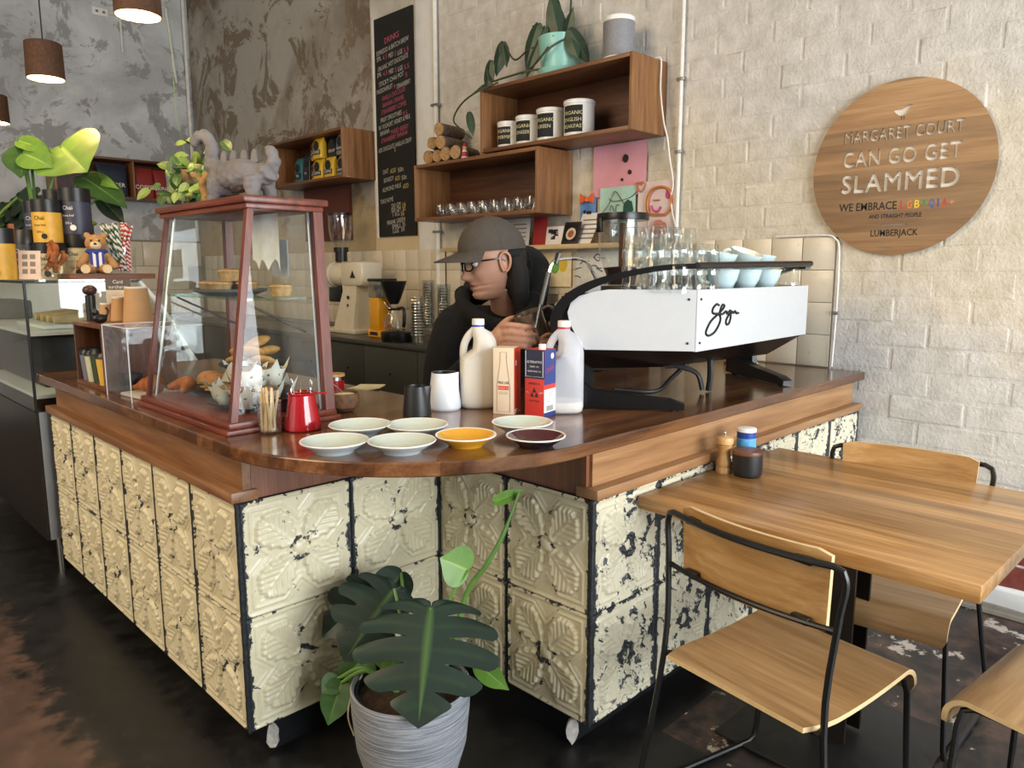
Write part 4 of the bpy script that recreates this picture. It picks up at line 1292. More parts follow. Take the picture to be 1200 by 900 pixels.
def muffin(loc, k):
    t = thing('wrapped_muffin', 'brown muffin in a peaked baking paper wrap, '+('bottom layer' if loc.z < DC.z+.08 else 'piled on top')+' of the case platter', 'muffin', loc, rs.uniform(0, 6), 'paper wrapped muffins'); t.scale = (1.22, 1.22, 1.15)
    MB().ell((0, 0, .034), (.030, .030, .020), 14, 8).build('muffin_top', M_muffin, t)
    n = 20; vs = [(0, 0, .002)]; fs = []
    for j, (r, z) in enumerate(((.022, .002), (.029, .03), (.036, .045))):
        for i in range(n):
            a = 2*math.pi*i/n
            pk = max(0, math.cos(a*4+k))**3
            rr = r*(1+(.35*pk if j == 2 else .04*math.sin(i*2.3+k))); zz = z+(.030*pk if j == 2 else 0)
            vs.append((rr*math.cos(a), rr*math.sin(a), zz))
    for i in range(n): fs.append((0, 1+(i+1) % n, 1+i))
    for j in range(2):
        for i in range(n): A = 1+j*n; fs.append((A+i, A+(i+1) % n, A+n+(i+1) % n, A+n+i))
    MB().add(vs, fs).build('paper_wrap', M_paper, t, ang=80)
for k, (x, y, z) in enumerate([(.115, .130, .045), (.180, .120, .045), (.105, .215, .045), (.175, .195, .045), (.235, .150, .045), (.120, .285, .045), (.205, .235, .045), (.150, .160, .100), (.155, .235, .098), (.215, .160, .100)]):
    muffin(in_case(x, y, z), k)
for k in range(9):
    a = k*2.4; r = .018+.032*(k % 3)/2
    lv = k//4
    p = in_case(.215+math.cos(a)*r*(1.3-.35*lv), .280+math.sin(a)*r*(1.3-.35*lv), .168+lv*.026)
    mb = MB(); M_ = Matrix.Rotation(rs.uniform(-.4, .4), 4, 'X') @ Matrix.Rotation(rs.uniform(-.4, .4), 4, 'Y')
    mb.ell((0, 0, 0), (.038, .036, .013), 16, 8, M_)
    for v in mb.v: v += v.normalized()*.004*mnoise.noise(v*60+Vector((k, 0, 0)))
    o = mb.build('cookie', M_cookie, None, p, ang=80)
    tag(o, 'golden chocolate chip cookie heaped on the stand in the case', 'cookie', 'cookies heaped in the case')
for k, (x, y) in enumerate([(.180, .465), (.190, .545), (.255, .500)]):
    t = thing('filled_bun', ('seeded bun nearest the front pane of the case', 'seeded bun furthest from the timber corner post', 'seeded bun at the back of the case platter')[k], 'bun', in_case(x, y, .043), .5*k, 'filled buns in the case')
    MB().ell((0, 0, .014), (.040, .034, .014), 16, 8).build('bun_base', M_bun, t); MB().ell((0, 0, .028), (.044, .038, .006), 16, 6).build('salad_filling', M_salad, t); MB().lathe([(.040, .033), (.037, .050), (.022, .062), (0, .065)], 18).build('bun_top', M_bun, t)
for k, (x, y) in enumerate([(.217, .097), (.252, .132), (.232, .117)]):
    o = MB().box((-.018, -.018, 0), (.018, .018, .03), .004).build('brownie', plain('brownie', 0x2a1b14, .8, var=.4, scale=60, bmp=.5), None, in_case(x, y, .041+.03*(k == 2)), (0, 0, k*.6))
    tag(o, ('dark brownie in the navy bowl, nearer the muffins', 'dark brownie in the navy bowl, nearer the back post', 'dark brownie on top of the other two in the bowl')[k], 'brownie', 'brownies in the dark bowl')

# ------------------------------------------------------------------ clay dinosaur on the case
M_clay = plain('grey_lilac_clay', 0x7c7776, .75, var=.34, scale=7, bmp=.35)
dino = thing('dinosaur_sculpture', 'grey clay long-necked dinosaur with back spikes standing on the pastry case', 'sculpture', in_case(.245, .36, .640), math.radians(-66))
mb = MB()
# local x: tail(+) to head(-) along the case; body
mb.ell((0, 0, .085), (.105, .058, .050), 20, 12)
mb.ell((-.06, 0, .072), (.052, .050, .052), 16, 10)
for x, y in ((-.075, -.035), (-.070, .038), (.075, -.035), (.080, .035)):
    mb.tube([(x, y, .004), (x, y, .02), (x*.95, y*.9, .075)], [.021, .019, .027], 12)
mb.tube(spline([(-.075, 0, .095), (-.098, 0, .125), (-.100, 0, .165), (-.108, 0, .195), (-.132, 0, .212), (-.155, 0, .205)], 5), [.032]*6+[.022]*6+[.019]*8+[.021]*6, 12)
mb.ell((-.160, 0, .200), (.026, .018, .017), 14, 8); mb.ell((-.168, 0, .186), (.018, .014, .009), 12, 8)
mb.tube(spline([(.085, 0, .085), (.118, 0, .100), (.130, 0, .125), (.122, 0, .150), (.105, 0, .160)], 5), [.034]*5+[.022]*6+[.017]*6+[.013]*4, 12)
db = fuse(mb, 'body', M_clay, dino, .0045, 3)
for v in db.data.vertices: v.co += v.normal*(.005*mnoise.noise(v.co*38)+.003*mnoise.noise(v.co*90))
for k, x in enumerate((-.055, -.018, .022, .062)):
    MB().prism([(x-.015, .122), (x+.013, .122), (x+.007, .158), (x-.001, .163), (x-.009, .152)], -.006, .006, lambda a, b, h: (a, h, b)).build('back_spike', M_clay, dino)
# small tree branch ornament beside the dinosaur
t = thing('driftwood_ornament', 'knobbly golden driftwood piece beside the dinosaur on the case', 'ornament', in_case(.20, .50, .640))
mb = MB().tube(spline([(.0, -.01, 0), (.005, .0, .03), (-.005, .005, .07), (.01, .0, .10)], 6), [.022]*7+[.018]*6+[.014]*6, 10).tube(spline([(0, 0, .07), (-.02, .03, .095), (-.02, .05, .10)], 5), .009, 8)
for v in mb.v: v += Vector((mnoise.noise(v*60), mnoise.noise(v*60+Vector((9, 0, 0))), 0))*.006
mb.build('branch', plain('driftwood', 0xb08a58, .8, var=.4, scale=40, bmp=.6), t, ang=80)
# ------------------------------------------------------------------ espresso machine
M_mwhite = plain('gloss_white_panel', 0xc2c5c8, .15, var=.02, coat=.6)
M_mblack = plain('satin_black_frame', 0x0e0f11, .30, var=.15)
M_mdark = plain('dark_deck_steel', 0x3a3835, .35, .6, var=.1)
M_chrome = plain('polished_chrome', 0xd9d9d8, .10, 1.0, var=.02)
MC = Vector((2.06, 1.245, TOP)); MANG = .045
em = thing('espresso_machine', 'white panelled espresso machine with black splayed legs on the counter', 'coffee machine', MC, MANG)
cl, cr = Vector((0, 0)), Vector((.90, 0))
dl = Vector((-.551, .834)).normalized(); dr = Vector((.551, .834)).normalized()
FL = .44
fl, fr = cl+dl*FL, cr+dr*FL
Z0, Z1 = .185, .378     # panel bottom / top above the bench
def inset(p, k):
    c = (cl+cr+fl+fr)/4
    return c+(p-c)*(1-k)
# inner body and tapered underside
mb = MB()
mb.prism([tuple(inset(p, .03)) for p in (cl, cr, fr, fl)], Z0-.004, Z1-.022)
mb.build('body_core', M_mblack, em)
mb = MB()
top = [inset(p, .025) for p in (cl, cr, fr, fl)]; bot = [inset(p, .34) for p in (cl, cr, fr, fl)]
bot[0] = inset(cl, .42)+Vector((-.08, .09)); bot[3] = inset(fl, .22); bot[1] = inset(cr, .40)
mb.add([(p.x, p.y, Z0-.004) for p in top]+[(p.x, p.y, Z0-.075) for p in bot], [(0, 1, 2, 3), (7, 6, 5, 4), (0, 4, 5, 1), (1, 5, 6, 2), (2, 6, 7, 3), (3, 7, 4, 0)])
mb.build('underside_tray', M_mblack, em)
mb = MB(); mb.prism([tuple(inset(p, .05)) for p in (cl, cr, fr, fl)], Z1-.022, Z1-.012); mb.build('cup_deck', M_mdark, em)
# white panels
nrm_l = Vector((-dl.y, dl.x)) if Vector((-dl.y, dl.x)).x < 0 else Vector((dl.y, -dl.x))
nrm_l = Vector((-.834, -.551)).normalized(); nrm_r = Vector((.834, -.551)).normalized()
flank = [(0, Z0), (.345, Z0), (.365, Z0+.03), (.395, Z0+.085), (.402, Z0+.12), (.392, Z0+.150), (.365, Z0+.172), (.32, Z0+.186), (.27, Z1), (0, Z1)]
def fl_fn(c, d, n): return lambda s, z, h: ((c+d*s+n*h).x, (c+d*s+n*h).y, z)
MB().prism(flank, -.006, .004, fl_fn(cl, dl, nrm_l)).build('side_panel', M_mwhite, em)
MB().prism(flank, -.006, .004, fl_fn(cr, dr, nrm_r)).build('side_panel', M_mwhite, em)
MB().box((.0, -.005, Z0-.002), (.90, .006, Z1)).build('rear_panel', M_mwhite, em)
for s, z in ((.022, Z0+.025), (.022, Z1-.03)):
    p = cl+dl*s+nrm_l*.005
    MB().ell((p.x, p.y, z), (.0042, .0042, .0042), 10, 6).build('panel_screw', M_mdark, em)
    MB().ell((.022, -.006, z), (.0042, .0042, .0042), 10, 6).build('panel_screw', M_mdark, em)
# script badge on the rear panel, a raised black pen stroke
strokes = [[(150, 118), (138, 110), (122, 118), (102, 145), (98, 172), (115, 184), (145, 186), (160, 212), (152, 262), (115, 328), (75, 355), (50, 345), (50, 315), (85, 245), (140, 190), (178, 150), (192, 122), (180, 114), (166, 135), (157, 170), (164, 188), (184, 184), (203, 166), (212, 172), (210, 186), (226, 172), (238, 158), (242, 178), (236, 232), (222, 266), (206, 264), (204, 238), (222, 200), (246, 180), (256, 168), (264, 178), (276, 164), (286, 180), (303, 178)]]
pn = Vector((math.sin(MANG), -math.cos(MANG), 0))
inv = (Matrix.Translation(MC) @ Matrix.Rotation(MANG, 4, 'Z')).inverted()
for st in strokes:
    pts = []
    for a, b in st:
        w_ = on_plane(820+a/6.667, 340+b/6.667, MC+pn*.006, pn)
        pts.append(inv @ w_)
    MB().tube(spline(pts, 4), .0040, 6).build('script_badge', M_mblack, em)
# black frame sweeping from the rear rail over the flank down to the foot
def sweep(c, d, n, name):
    pr = [(0, .452), (.10, .446), (.20, .430), (.28, .410), (.35, .382), (.405, .345), (.435, .300), (.438, .262), (.425, .225), (.405, .185), (.388, .130), (.378, .070), (.375, .012)]
    wd = [.010, .011, .012, .014, .017, .020, .022, .024, .026, .028, .032, .036, .040]
    fine = spline([(a, b, w) for (a, b), w in zip(pr, wd)], 5)
    vs = []; fs = []
    for i, p in enumerate(fine):
        q0 = fine[max(0, i-1)]; q1 = fine[min(len(fine)-1, i+1)]
        t_ = Vector((q1.x-q0.x, q1.y-q0.y)).normalized(); nn = Vector((-t_.y, t_.x)); w = p.z
        for sgn, h in ((1, .011), (1, -.013), (-1, -.013), (-1, .011)):
            s = p.x+nn.x*w*sgn*.8; z = p.y+nn.y*w*sgn*.8
            P_ = c+d*s+n*h; vs.append((P_.x, P_.y, max(z, .012)))
    for i in range(len(fine)-1):
        A = i*4
        for k in range(4): fs.append((A+k, A+(k+1) % 4, A+4+(k+1) % 4, A+4+k))
    fs.append((3, 2, 1, 0)); L = (len(fine)-1)*4; fs.append((L, L+1, L+2, L+3))
    return MB().add(vs, fs).build(name, M_mblack, em, ang=40)
sweep(cl, dl, nrm_l, 'side_frame'); sweep(cr, dr, nrm_r, 'side_frame')
MB().tube([(-.012, -.006, .452), (.25, -.012, .456), (.60, -.012, .460), (.905, -.006, .464)], .0115, 10).build('cup_rail', M_mblack, em)
# splayed feet
foot = [(.41, .004), (.41, .17), (.36, .165), (.325, .10), (.28, .064), (.20, .052), (.03, .036), (-.012, .022), (-.012, .004)]
lfo = Vector((-.055, .012)); rfo = Vector((.655, -.03))
MB().prism(foot, -.024, .014, fl_fn(lfo, dl, nrm_l)).build('foot', M_mblack, em)
MB().prism(foot, -.014, .026, fl_fn(rfo, dr, nrm_r)).build('foot', M_mblack, em)
for c, d in ((lfo, dl), (rfo, dr)):
    for s in (.02, .36):
        p = c+d*s; MB().cyl((p.x, p.y, .0005), .012, .004, 14).build('foot_pad', plain('rubber', 0x18181a, .8), em)
# drain hoses
for pts, r in (([(.10, .16, .115), (.22, .18, .10), (.30, .15, .07), (.31, .13, .01)], .009), ([(.0, .30, .03), (.10, .20, .022), (.24, .22, .05), (.34, .20, .11)], .008), ([(.34, .12, .12), (.345, .12, .06), (.345, .125, .004)], .011)):
    MB().tube(spline(pts, 8), r, 8).build('hose', plain('ribbed_black_hose', 0x1c1c1e, .4), em)
# tray rivets
for k in range(6):
    p0 = Vector((top[0].x, top[0].y, Z0-.005)).lerp(Vector((bot[0].x, bot[0].y, Z0-.075)), .45); p1 = Vector((top[1].x, top[1].y, Z0-.005)).lerp(Vector((bot[1].x, bot[1].y, Z0-.075)), .45)
    q = p0.lerp(p1, .1+k*.15)
    MB().ell(tuple(q), .004, 8, 6).build('rivet', M_chrome, em)
# barista side: group heads, portafilter and steam wand
for k in range(2):
    x = .18+.5*k
    MB().cyl((x, .40, .14), .035, .09, 24).build('group_head', M_chrome, em)
MB().tube([(.18, .40, .15), (.16, .52, .145), (.155, .58, .14)], [.014, .015, .010], 10).build('portafilter_handle', M_mblack, em)
wand = [inv @ ppos(x, y, d) for x, y, d in ((700, 330, 2.52), (694, 318, 2.50), (686, 306, 2.48), (672, 303, 2.46), (655, 304, 2.45), (647, 309, 2.45), (643, 320, 2.45))]
MB().tube(spline(wand, 5), .0055, 8).build('steam_wand', M_chrome, em)
MB().tube([inv @ ppos(643, 319, 2.45), inv @ ppos(634, 357, 2.455)], .0095, 10).build('wand_grip', M_mblack, em)
MB().tube([inv @ ppos(634, 356, 2.455), inv @ ppos(628, 384, 2.46)], .0055, 8).build('wand_tip', M_chrome, em)
MB().tube([inv @ ppos(651, 309, 2.45), inv @ ppos(655, 297, 2.45)], [.008, .010], 8).build('wand_lever', M_mblack, em)
# white upper end cap seen behind the frame
MB().prism([(.30, Z1-.02), (.44, Z1-.09), (.45, Z1-.05), (.38, Z1+.01), (.30, Z1+.02)], -.12, -.05, fl_fn(cl, dl, nrm_l)).build('end_cap', M_mwhite, em)

# ------------------------------------------------------------------ glasses and cups on the machine
DZ = TOP+Z1-.011
def mpos(x, y, z=0): 
    p = Matrix.Translation(MC) @ Matrix.Rotation(MANG, 4, 'Z') @ Vector((x, y, 0)); return Vector((p.x, p.y, DZ+z))
def tumbler_mesh(r=.042, h=.100, facets=10):
    n = facets*4; mb = MB(); vs = []; fs = []
    prof = [(r*.72, 0), (r*.78, .004), (r*.86, h*.25), (r*.95, h*.7), (r*1.0, h*.74), (r*.98, h*.9), (r, h)]
    # upside down: rim on the deck
    for q, (rr, z) in enumerate(prof):
        for i in range(n):
            a = 2*math.pi*i/n; k = 1.0-(.05*(math.cos(a*facets)*.5+.5) if 1 <= q <= 3 else 0)
            vs.append((rr*k*math.cos(a), rr*k*math.sin(a), h-z))
    for q in range(len(prof)-1):
        for i in range(n): fs.append((q*n+i, q*n+(i+1) % n, (q+1)*n+(i+1) % n, (q+1)*n+i))
    fs.append(list(range(n)))
    return MB().add(vs, fs).mesh('drinking_glass', M_glassw, ang=40)
tg = tumbler_mesh()
GL = 'upturned glasses on the coffee machine'
rowsn = ('front row, against the cup rail', 'middle row', 'rear row')
coln = ('end nearest the steam wand', 'centre', 'end nearest the blue cups')
for c, x in enumerate((-.01, .084, .178)):
    for rw, y in enumerate((.058, .150, .240)):
        n = 2 if rw == 0 else 3
        for k in range(n):
            lev = ('bottom', 'second', 'top')[k if k < n-1 else 2]
            o = obj('drinking_glass', tg, None, mpos(x+.012*rw, y, .056*k), (0, 0, .3*k+c))
            if k: o.scale = (1.0, 1.0, 1.0)
            tag(o, 'upturned ribbed glass, %s of its stack, %s, %s' % (lev, rowsn[rw].split(',')[0], coln[c]), 'glass', GL)
o = MB().box((-.10, -.045, 0), (.10, .045, .069), .004).build('storage_block', M_mblack, None, mpos(.465, .36))
tag(o, 'small black block under a pair of upturned glasses on the machine', 'block')
for x, y, z, lab in ((.42, .36, .07, 'upturned glass on the black block, nearer the ribbed stacks'), (.51, .36, .07, 'upturned glass on the black block, nearer the wall'), (.62, .30, 0, 'upturned glass half hidden behind the tilted cup'), (.80, .18, 0, 'upturned glass behind the tall glass at the end of the cup rail'), (.86, .060, 0, 'tall upturned glass at the end of the machine beside the last blue cup')):
    tag(obj('drinking_glass', tg, None, mpos(x, y, z)), lab, 'glass', GL)
M_cup = plain('pale_blue_cup_glaze', 0xc3d9dc, .15, var=.03, coat=.5); M_cupin = plain('cream_cup_lining', 0xe9ead9, .2, var=.02, coat=.4)
def make_cup(label, loc, rz, tilt=(0, 0)):
    t = thing('coffee_cup', label, 'cup', loc, 0, 'pale blue cups on the machine')
    t.rotation_euler = (tilt[0], tilt[1], rz); t.scale = (1.28, 1.28, 1.28)
    MB().lathe([(0, .002), (.022, .002), (.024, 0), (.027, .004), (.040, .028), (.047, .055), (.0475, .058)], 32).build('cup_bowl', M_cup, t, ang=50)
    MB().lathe([(.0475, .058), (.0455, .058), (.038, .028), (.022, .008), (0, .006)], 32).build('cup_lining', M_cupin, t, ang=50)
    MB().tube(spline([(-.043, 0, .048), (-.058, 0, .050), (-.068, 0, .040), (-.060, 0, .026), (-.036, 0, .022)], 5), .0052, 8).build('cup_handle', M_cup, t)
make_cup('pale blue cup upright at the front of the deck, nearest the glasses', mpos(.335, .085), math.radians(-35))
make_cup('pale blue cup upright at the front of the deck, in the middle', mpos(.515, .085), math.radians(-35))
make_cup('pale blue cup upright at the front of the deck, nearest the wall', mpos(.69, .085), math.radians(-35))
make_cup('pale blue cup stacked tilted on the cup nearest the glasses', mpos(.365, .12, .060), math.radians(-40), (.10, .10))
make_cup('pale blue cup tipped to show its cream lining, on the middle stack', mpos(.53, .11, .070), math.radians(-40), (.28, .22))
make_cup('pale blue cup stacked on the cup nearest the wall', mpos(.67, .11, .058), math.radians(-40), (.05, .12))
t = thing('glass_mug', 'clear handled glass mug at the steam wand end of the deck', 'mug', mpos(-.055, .10), math.radians(-135))
MB().lathe([(0, .002), (.030, .002), (.034, .01), (.036, .07)], 24).build('mug_wall', M_glassw, t); MB().tube(spline([(.034, 0, .055), (.055, 0, .055), (.058, 0, .03), (.034, 0, .018)], 5), .005, 8).build('mug_handle', M_glassw, t)
# paper bag and straws at the far end of the bench behind the machine
t = thing('paper_bag', 'brown paper bag lying on the bench behind the coffee machine', 'bag', at(880, 424, z=TOP)+Vector((-.06, .08, 0)), math.radians(30))
mb = MB().box((-.09, -.03, 0), (.09, .03, .05), .015)
for v in mb.v: v += Vector((mnoise.noise(v*30), mnoise.noise(v*30+Vector((5, 0, 0))), mnoise.noise(v*30+Vector((0, 5, 0)))))*.008
mb.xf(Matrix.Translation((0, 0, .008))); mb.build('bag_body', plain('kraft_paper', 0xb08a5c, .8, var=.15, scale=25, bmp=.3), t, ang=70)
t = thing('straw_bundle', 'bundle of pale timber sticks behind the machine foot', 'sticks', at(890, 428, z=TOP)+Vector((.02, .04, 0)))
for k in range(7): MB().tube([(rs.uniform(-.02, .02), rs.uniform(-.02, .02), .001), (rs.uniform(-.04, .04), rs.uniform(-.04, .04), .09)], .003, 6).build('stick', M_stick, t)
# ------------------------------------------------------------------ box shelves on the walls
M_teak = wood('teak_veneer', 0x674226, 0x8a5f3a, 0xa37749, 'Z', 1.3, .4)
M_teak_h = wood('teak_veneer_long', 0x58361f, 0x7c5233, 0x946843, 'Y', 1.3, .4)
M_teak_x = wood('teak_veneer_far', 0x4c2c17, 0x6d4325, 0x84552f, 'X', 1.3, .4)
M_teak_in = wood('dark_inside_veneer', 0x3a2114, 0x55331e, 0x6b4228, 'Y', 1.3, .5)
def box_shelf(label, y0, y1, z0, z1, x0=3.08, x1=WX-.001, div=None, axis='Y'):
    """open-fronted box; axis Y: hangs on the brick wall, axis X: hangs on the far wall (y0..y1 along x)"""
    th = .020
    if axis == 'Y':
        t = thing('box_shelf', label, 'shelf', (x1, y0, z0))
        L, D, Hh = y1-y0, x1-x0, z1-z0
        bx = lambda a, b: (lambda A, B: MB().box((-A[0], A[1], A[2]), (-B[0], B[1], B[2]), .0015))(a, b)
    else:
        t = thing('box_shelf', label, 'shelf', (y0, x1, z0))
        L, D, Hh = y1-y0, x1-x0, z1-z0
        bx = lambda a, b: MB().box((a[1], -a[0], a[2]), (b[1], -b[0], b[2]), .0015)
    mh = M_teak_h if axis == 'Y' else M_teak_x
    bx((.004, th, Hh-th), (D, L-th, Hh)).build('shelf_top', mh, t)
    bx((.004, th, 0), (D, L-th, th)).build('shelf_bottom', mh, t)
    bx((.004, 0, 0), (D, th, Hh)).build('shelf_side', M_teak, t)
    bx((.004, L-th, 0), (D, L, Hh)).build('shelf_side', M_teak, t)
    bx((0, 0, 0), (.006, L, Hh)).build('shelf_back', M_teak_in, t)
    if div: bx((.006, div*L-.008, th), (D-.01, div*L+.008, Hh-th)).build('shelf_divider', M_teak, t)
    return t
US0, US1, UZ0, UZ1 = 2.255, 3.345, 2.040, 2.402
LS0, LS1, LZ0, LZ1 = 2.880, 3.985, 1.674, 2.030
PS0, PS1, PZ0, PZ1 = 4.820, 5.960, 2.030, 2.385
box_shelf('teak box shelf holding white canisters, topmost on the brick wall', US0, US1, UZ0, UZ1)
box_shelf('teak box shelf holding small glasses, below the canister shelf', LS0, LS1, LZ0, LZ1)
box_shelf('teak box shelf of yellow coffee bags beyond the blackboard', PS0, PS1, PZ0, PZ1, x1=WX-.013)
box_shelf('dark box shelf on the far grey wall behind the plant leaves', 1.965, 3.18, 2.035, 2.41, x0=7.80, x1=WY-.001, div=.56, axis='X')
# red-brown board hanging under the coffee bag shelf
o = MB().box((WX-.03, 5.17, 1.60), (WX-.005, 5.86, 2.028)).build('backing_board', plain('oxblood_paint', 0x5a2b20, .6, var=.15), None)
tag(o, 'oxblood painted board on the wall under the coffee bag shelf', 'board')

# white canisters with black labels
M_can = plain('white_canister_glaze', 0xe9e8e4, .25, var=.02); M_chalk = plain('blackboard_label', 0x1d1f20, .8); M_chalkw = plain('cream_chalk', 0xd8cfa0, .9)
def canister(label, y, r, h, words, ang=-40):
    t = thing('tea_canister', label, 'canister', (3.19, y, UZ0+.0205), 0, 'white canisters on the upper shelf')
    MB().lathe([(0, 0), (r, 0), (r, h-.022), (r*1.04, h-.020), (r*1.05, h-.004), (r*1.0, h), (0, h)], 36).build('canister_body', M_can, t)
    a0 = math.radians(180-22); 
    def lab(u, v, rr=r+.0010):
        a = math.radians(180+52)+(-u)*math.radians(82); return (rr*math.cos(a), rr*math.sin(a), .020+v*(h-.052))
    MB().grid(lambda u, v: lab(u, v), 14, 2).build('chalk_label', M_chalk, t, ang=80)
    # words wrapped onto the drum
    for li, wd in enumerate(words):
        me = text_mesh(wd, .027)
        for v in me.vertices:
            a = math.radians(180+11)+v.co.x/r; z = h*.62-li*.034+v.co.y
            v.co = Vector(((r+.002)*math.cos(a), (r+.002)*math.sin(a), z))
        me.materials.clear(); me.materials.append(M_chalkw); obj('chalk_lettering', me, t)
    return t
canister('smallest white canister with a black chalk label, furthest from the speaker', 3.215, .066, .150, ('ORGANIC', 'PEPPERMINT'))
canister('white canister with a narrow black chalk label, second from the plain shelf side', 3.06, .070, .162, ('ORGANIC', 'GINGER'))
canister('white canister with a smiling chalk drawing on its label, third in the row', 2.885, .078, .176, ('ORGANIC', 'GREEN'))
canister('largest white canister with a three line chalk label, nearest the speaker', 2.68, .082, .188, ('ORGANIC', 'ENGLISH', 'BREAKFAST'))

# small glasses on the lower shelf
lg = MB().lathe([(0, .002), (.026, .002), (.036, .02), (.038, .045), (.033, .078), (.031, .080)], 20).mesh('stemless_glass', M_glassw)
for k in range(9):
    for j in range(2):
        o = obj('stemless_glass', lg, None, (3.14+.10*j, LS0+.10+k*.1, LZ0+.0205))
        tag(o, 'clear stemless glass, %s in the %s row on the lower shelf' % (('first', 'second', 'third', 'fourth', 'fifth', 'sixth', 'seventh', 'eighth', 'last')[8-k], ('front', 'back')[j]), 'glass', 'stemless glasses on the lower shelf')

# stacked log slices and small figurine on top of the lower shelf
M_bark = plain('rough_bark', 0x6b5a4a, .9, var=.5, scale=45, bmp=.9); M_cut = plain('cut_wood_end', 0xa88358, .8, var=.35, scale=50)
def log(label, c, r, L, rz):
    t = thing('firewood_log', label, 'log', c, rz, 'little logs stacked on the lower shelf')
    mb = MB().tube([(-L/2, 0, 0), (-L/6, .002, .002), (L/6, -.002, 0), (L/2, 0, 0)], [r, r*.96, r*1.02, r], 14)
    for v in mb.v: v += Vector((0, mnoise.noise(v*50), mnoise.noise(v*50+Vector((7, 0, 0)))))*.004
    mb.build('bark', M_bark, t, ang=60)
    MB().lathe([(0, 0), (r*.93, 0)], 14, M=Matrix.Translation((-L/2-.0025, 0, 0)) @ Matrix.Rotation(math.radians(-90), 4, 'Y')).build('cut_end', M_cut, t)
zb = LZ1+.001
for lab, y, z, r, L in (('small split log at the blackboard end of the pile, bottom row', 3.90, .045, .043, .16), ('small split log second along the bottom row of the pile', 3.80, .042, .040, .18), ('small split log third along the bottom row of the pile', 3.71, .045, .043, .2), ('small split log lying on the pile above the blackboard end', 3.85, .125, .040, .18), ('small split log on the pile above the third bottom log', 3.745, .118, .042, .22), ('small split log at the very top of the pile', 3.76, .198, .040, .22), ('small split log at the figurine end, bottom row', 3.615, .045, .043, .2)):
    log(lab, (3.20, y, zb+z), r, L, math.radians(12))
t = thing('santa_figurine', 'tiny red and white figurine beside the log pile', 'figurine', (3.12, 3.53, zb))
MB().lathe([(0, 0), (.020, 0), (.022, .01), (.016, .045), (.010, .055), (0, .056)], 16).build('figure_body', plain('figurine_white', 0xcfc6bd, .5), t); MB().ell((0, 0, .065), (.014, .014, .015), 12, 8).build('figure_head', plain('figurine_face', 0xc99a7c, .5), t)
MB().lathe([(.016, .072), (.008, .088), (0, .098)], 12).build('figure_hat', plain('figurine_red', 0xa5262a, .5), t); MB().lathe([(.0225, .012), (.0175, .040), (.0165, .040)], 14).build('figure_coat', plain('figurine_red', 0xa5262a, .5), t)

# teal pot with trailing plant, speaker on top of the upper shelf
M_teal = plain('pale_teal_glaze', 0x8fc7bd, .3, var=.03)
tp = Vector((3.20, 2.83, UZ1+.001))
t = thing('trailing_plant', 'trailing leafy plant in a pale teal pot on the canister shelf', 'plant', tp); t.scale = (1.24, 1.24, 1.24)
MB().lathe([(0, .006), (.080, .006), (.096, .15), (.098, .158), (.093, .158), (.086, .12), (0, .12)], 36).build('pot', M_teal, t)
MB().lathe([(0, 0), (.092, 0), (.100, .022), (.096, .022), (.088, .004), (0, .004)], 36).build('saucer', M_teal, t)
MB().lathe([(.085, .125), (.04, .135), (0, .135)], 24).build('soil', M_soil, t)
M_leaf_tr = mat_leaf('deep_green_leaf', 0x1d3021, 0x2c4630, 0x4e6b45)
def sleaf(base, tip, wide=.4, mat=M_leaf_tr, par=t, org=tp, droop=.3, up=(-.7, -.3, .5)):
    b = Vector(base); e = Vector(tip)
    leaf((e-b).length/.95, b, e-b, Vector(up), mat, 'leaf', par, lobes=4, split=0, wide=wide, droop=droop, fold=-.25)
for b, e, w_ in (((0, .0, .14), (-.05, .02, .33), .42), ((.01, -.02, .14), (-.02, -.07, .26), .45), ((-.02, .03, .14), (-.05, .12, .24), .4), ((-.05, .09, .22), (-.09, .14, .06), .42), ((-.04, .06, .2), (-.10, .13, .02), .30), ((-.05, -.09, .15), (-.06, -.15, .05), .5), ((-.05, -.10, .16), (-.02, -.18, .03), .42), ((-.02, .02, .14), (.0, .05, .38), .3), ((0, 0, .13), (-.09, -.04, .16), .35),
                 ((-.05, .31, .19), (-.07, .35, .06), .5), ((-.05, .31, .19), (-.06, .28, .09), .45), ((-.06, .38, .12), (-.08, .40, -.01), .42), ((-.05, .38, .04), (-.09, .50, .0), .22), ((-.1, .49, -.10), (-.11, .46, -.2), .38)):
    sleaf(b, e, w_)
M_vine = plain('brown_green_vine', 0x3c4229, .6)
for pts in ([(-.02, .03, .13), (-.06, .12, .13), (-.06, .22, .10), (-.05, .30, .19)], [(-.05, .03, .03), (-.11, .10, .02), (-.10, .25, .02), (-.08, .36, .03), (-.07, .40, .10)], [(-.09, .30, .01), (-.12, .42, -.02), (-.125, .52, -.06), (-.12, .58, -.12), (-.12, .53, -.17), (-.11, .46, -.22)], [(.02, -.03, .14), (.0, -.06, .30), (-.01, -.07, .4)], [(-.10, -.02, .10), (-.11, .03, .05), (-.10, .09, .03), (-.1, .14, .02)], [(-.04, -.08, .14), (-.11, -.04, .09), (-.12, .02, .05), (-.09, .1, .02)]):
    MB().tube(spline(pts, 6), .0045, 6).build('vine', M_vine, t)
t = thing('wireless_speaker', 'grey cylindrical speaker with a white top on the canister shelf', 'speaker', (3.20, 2.435, UZ1+.001)); t.scale = (1.25, 1.25, 1.25)
MB().lathe([(0, .004), (.062, .004), (.064, .012), (.064, .150)], 36).build('speaker_grille', plain('grey_mesh', 0x86878b, .6, var=.2, scale=200, bmp=.3), t)
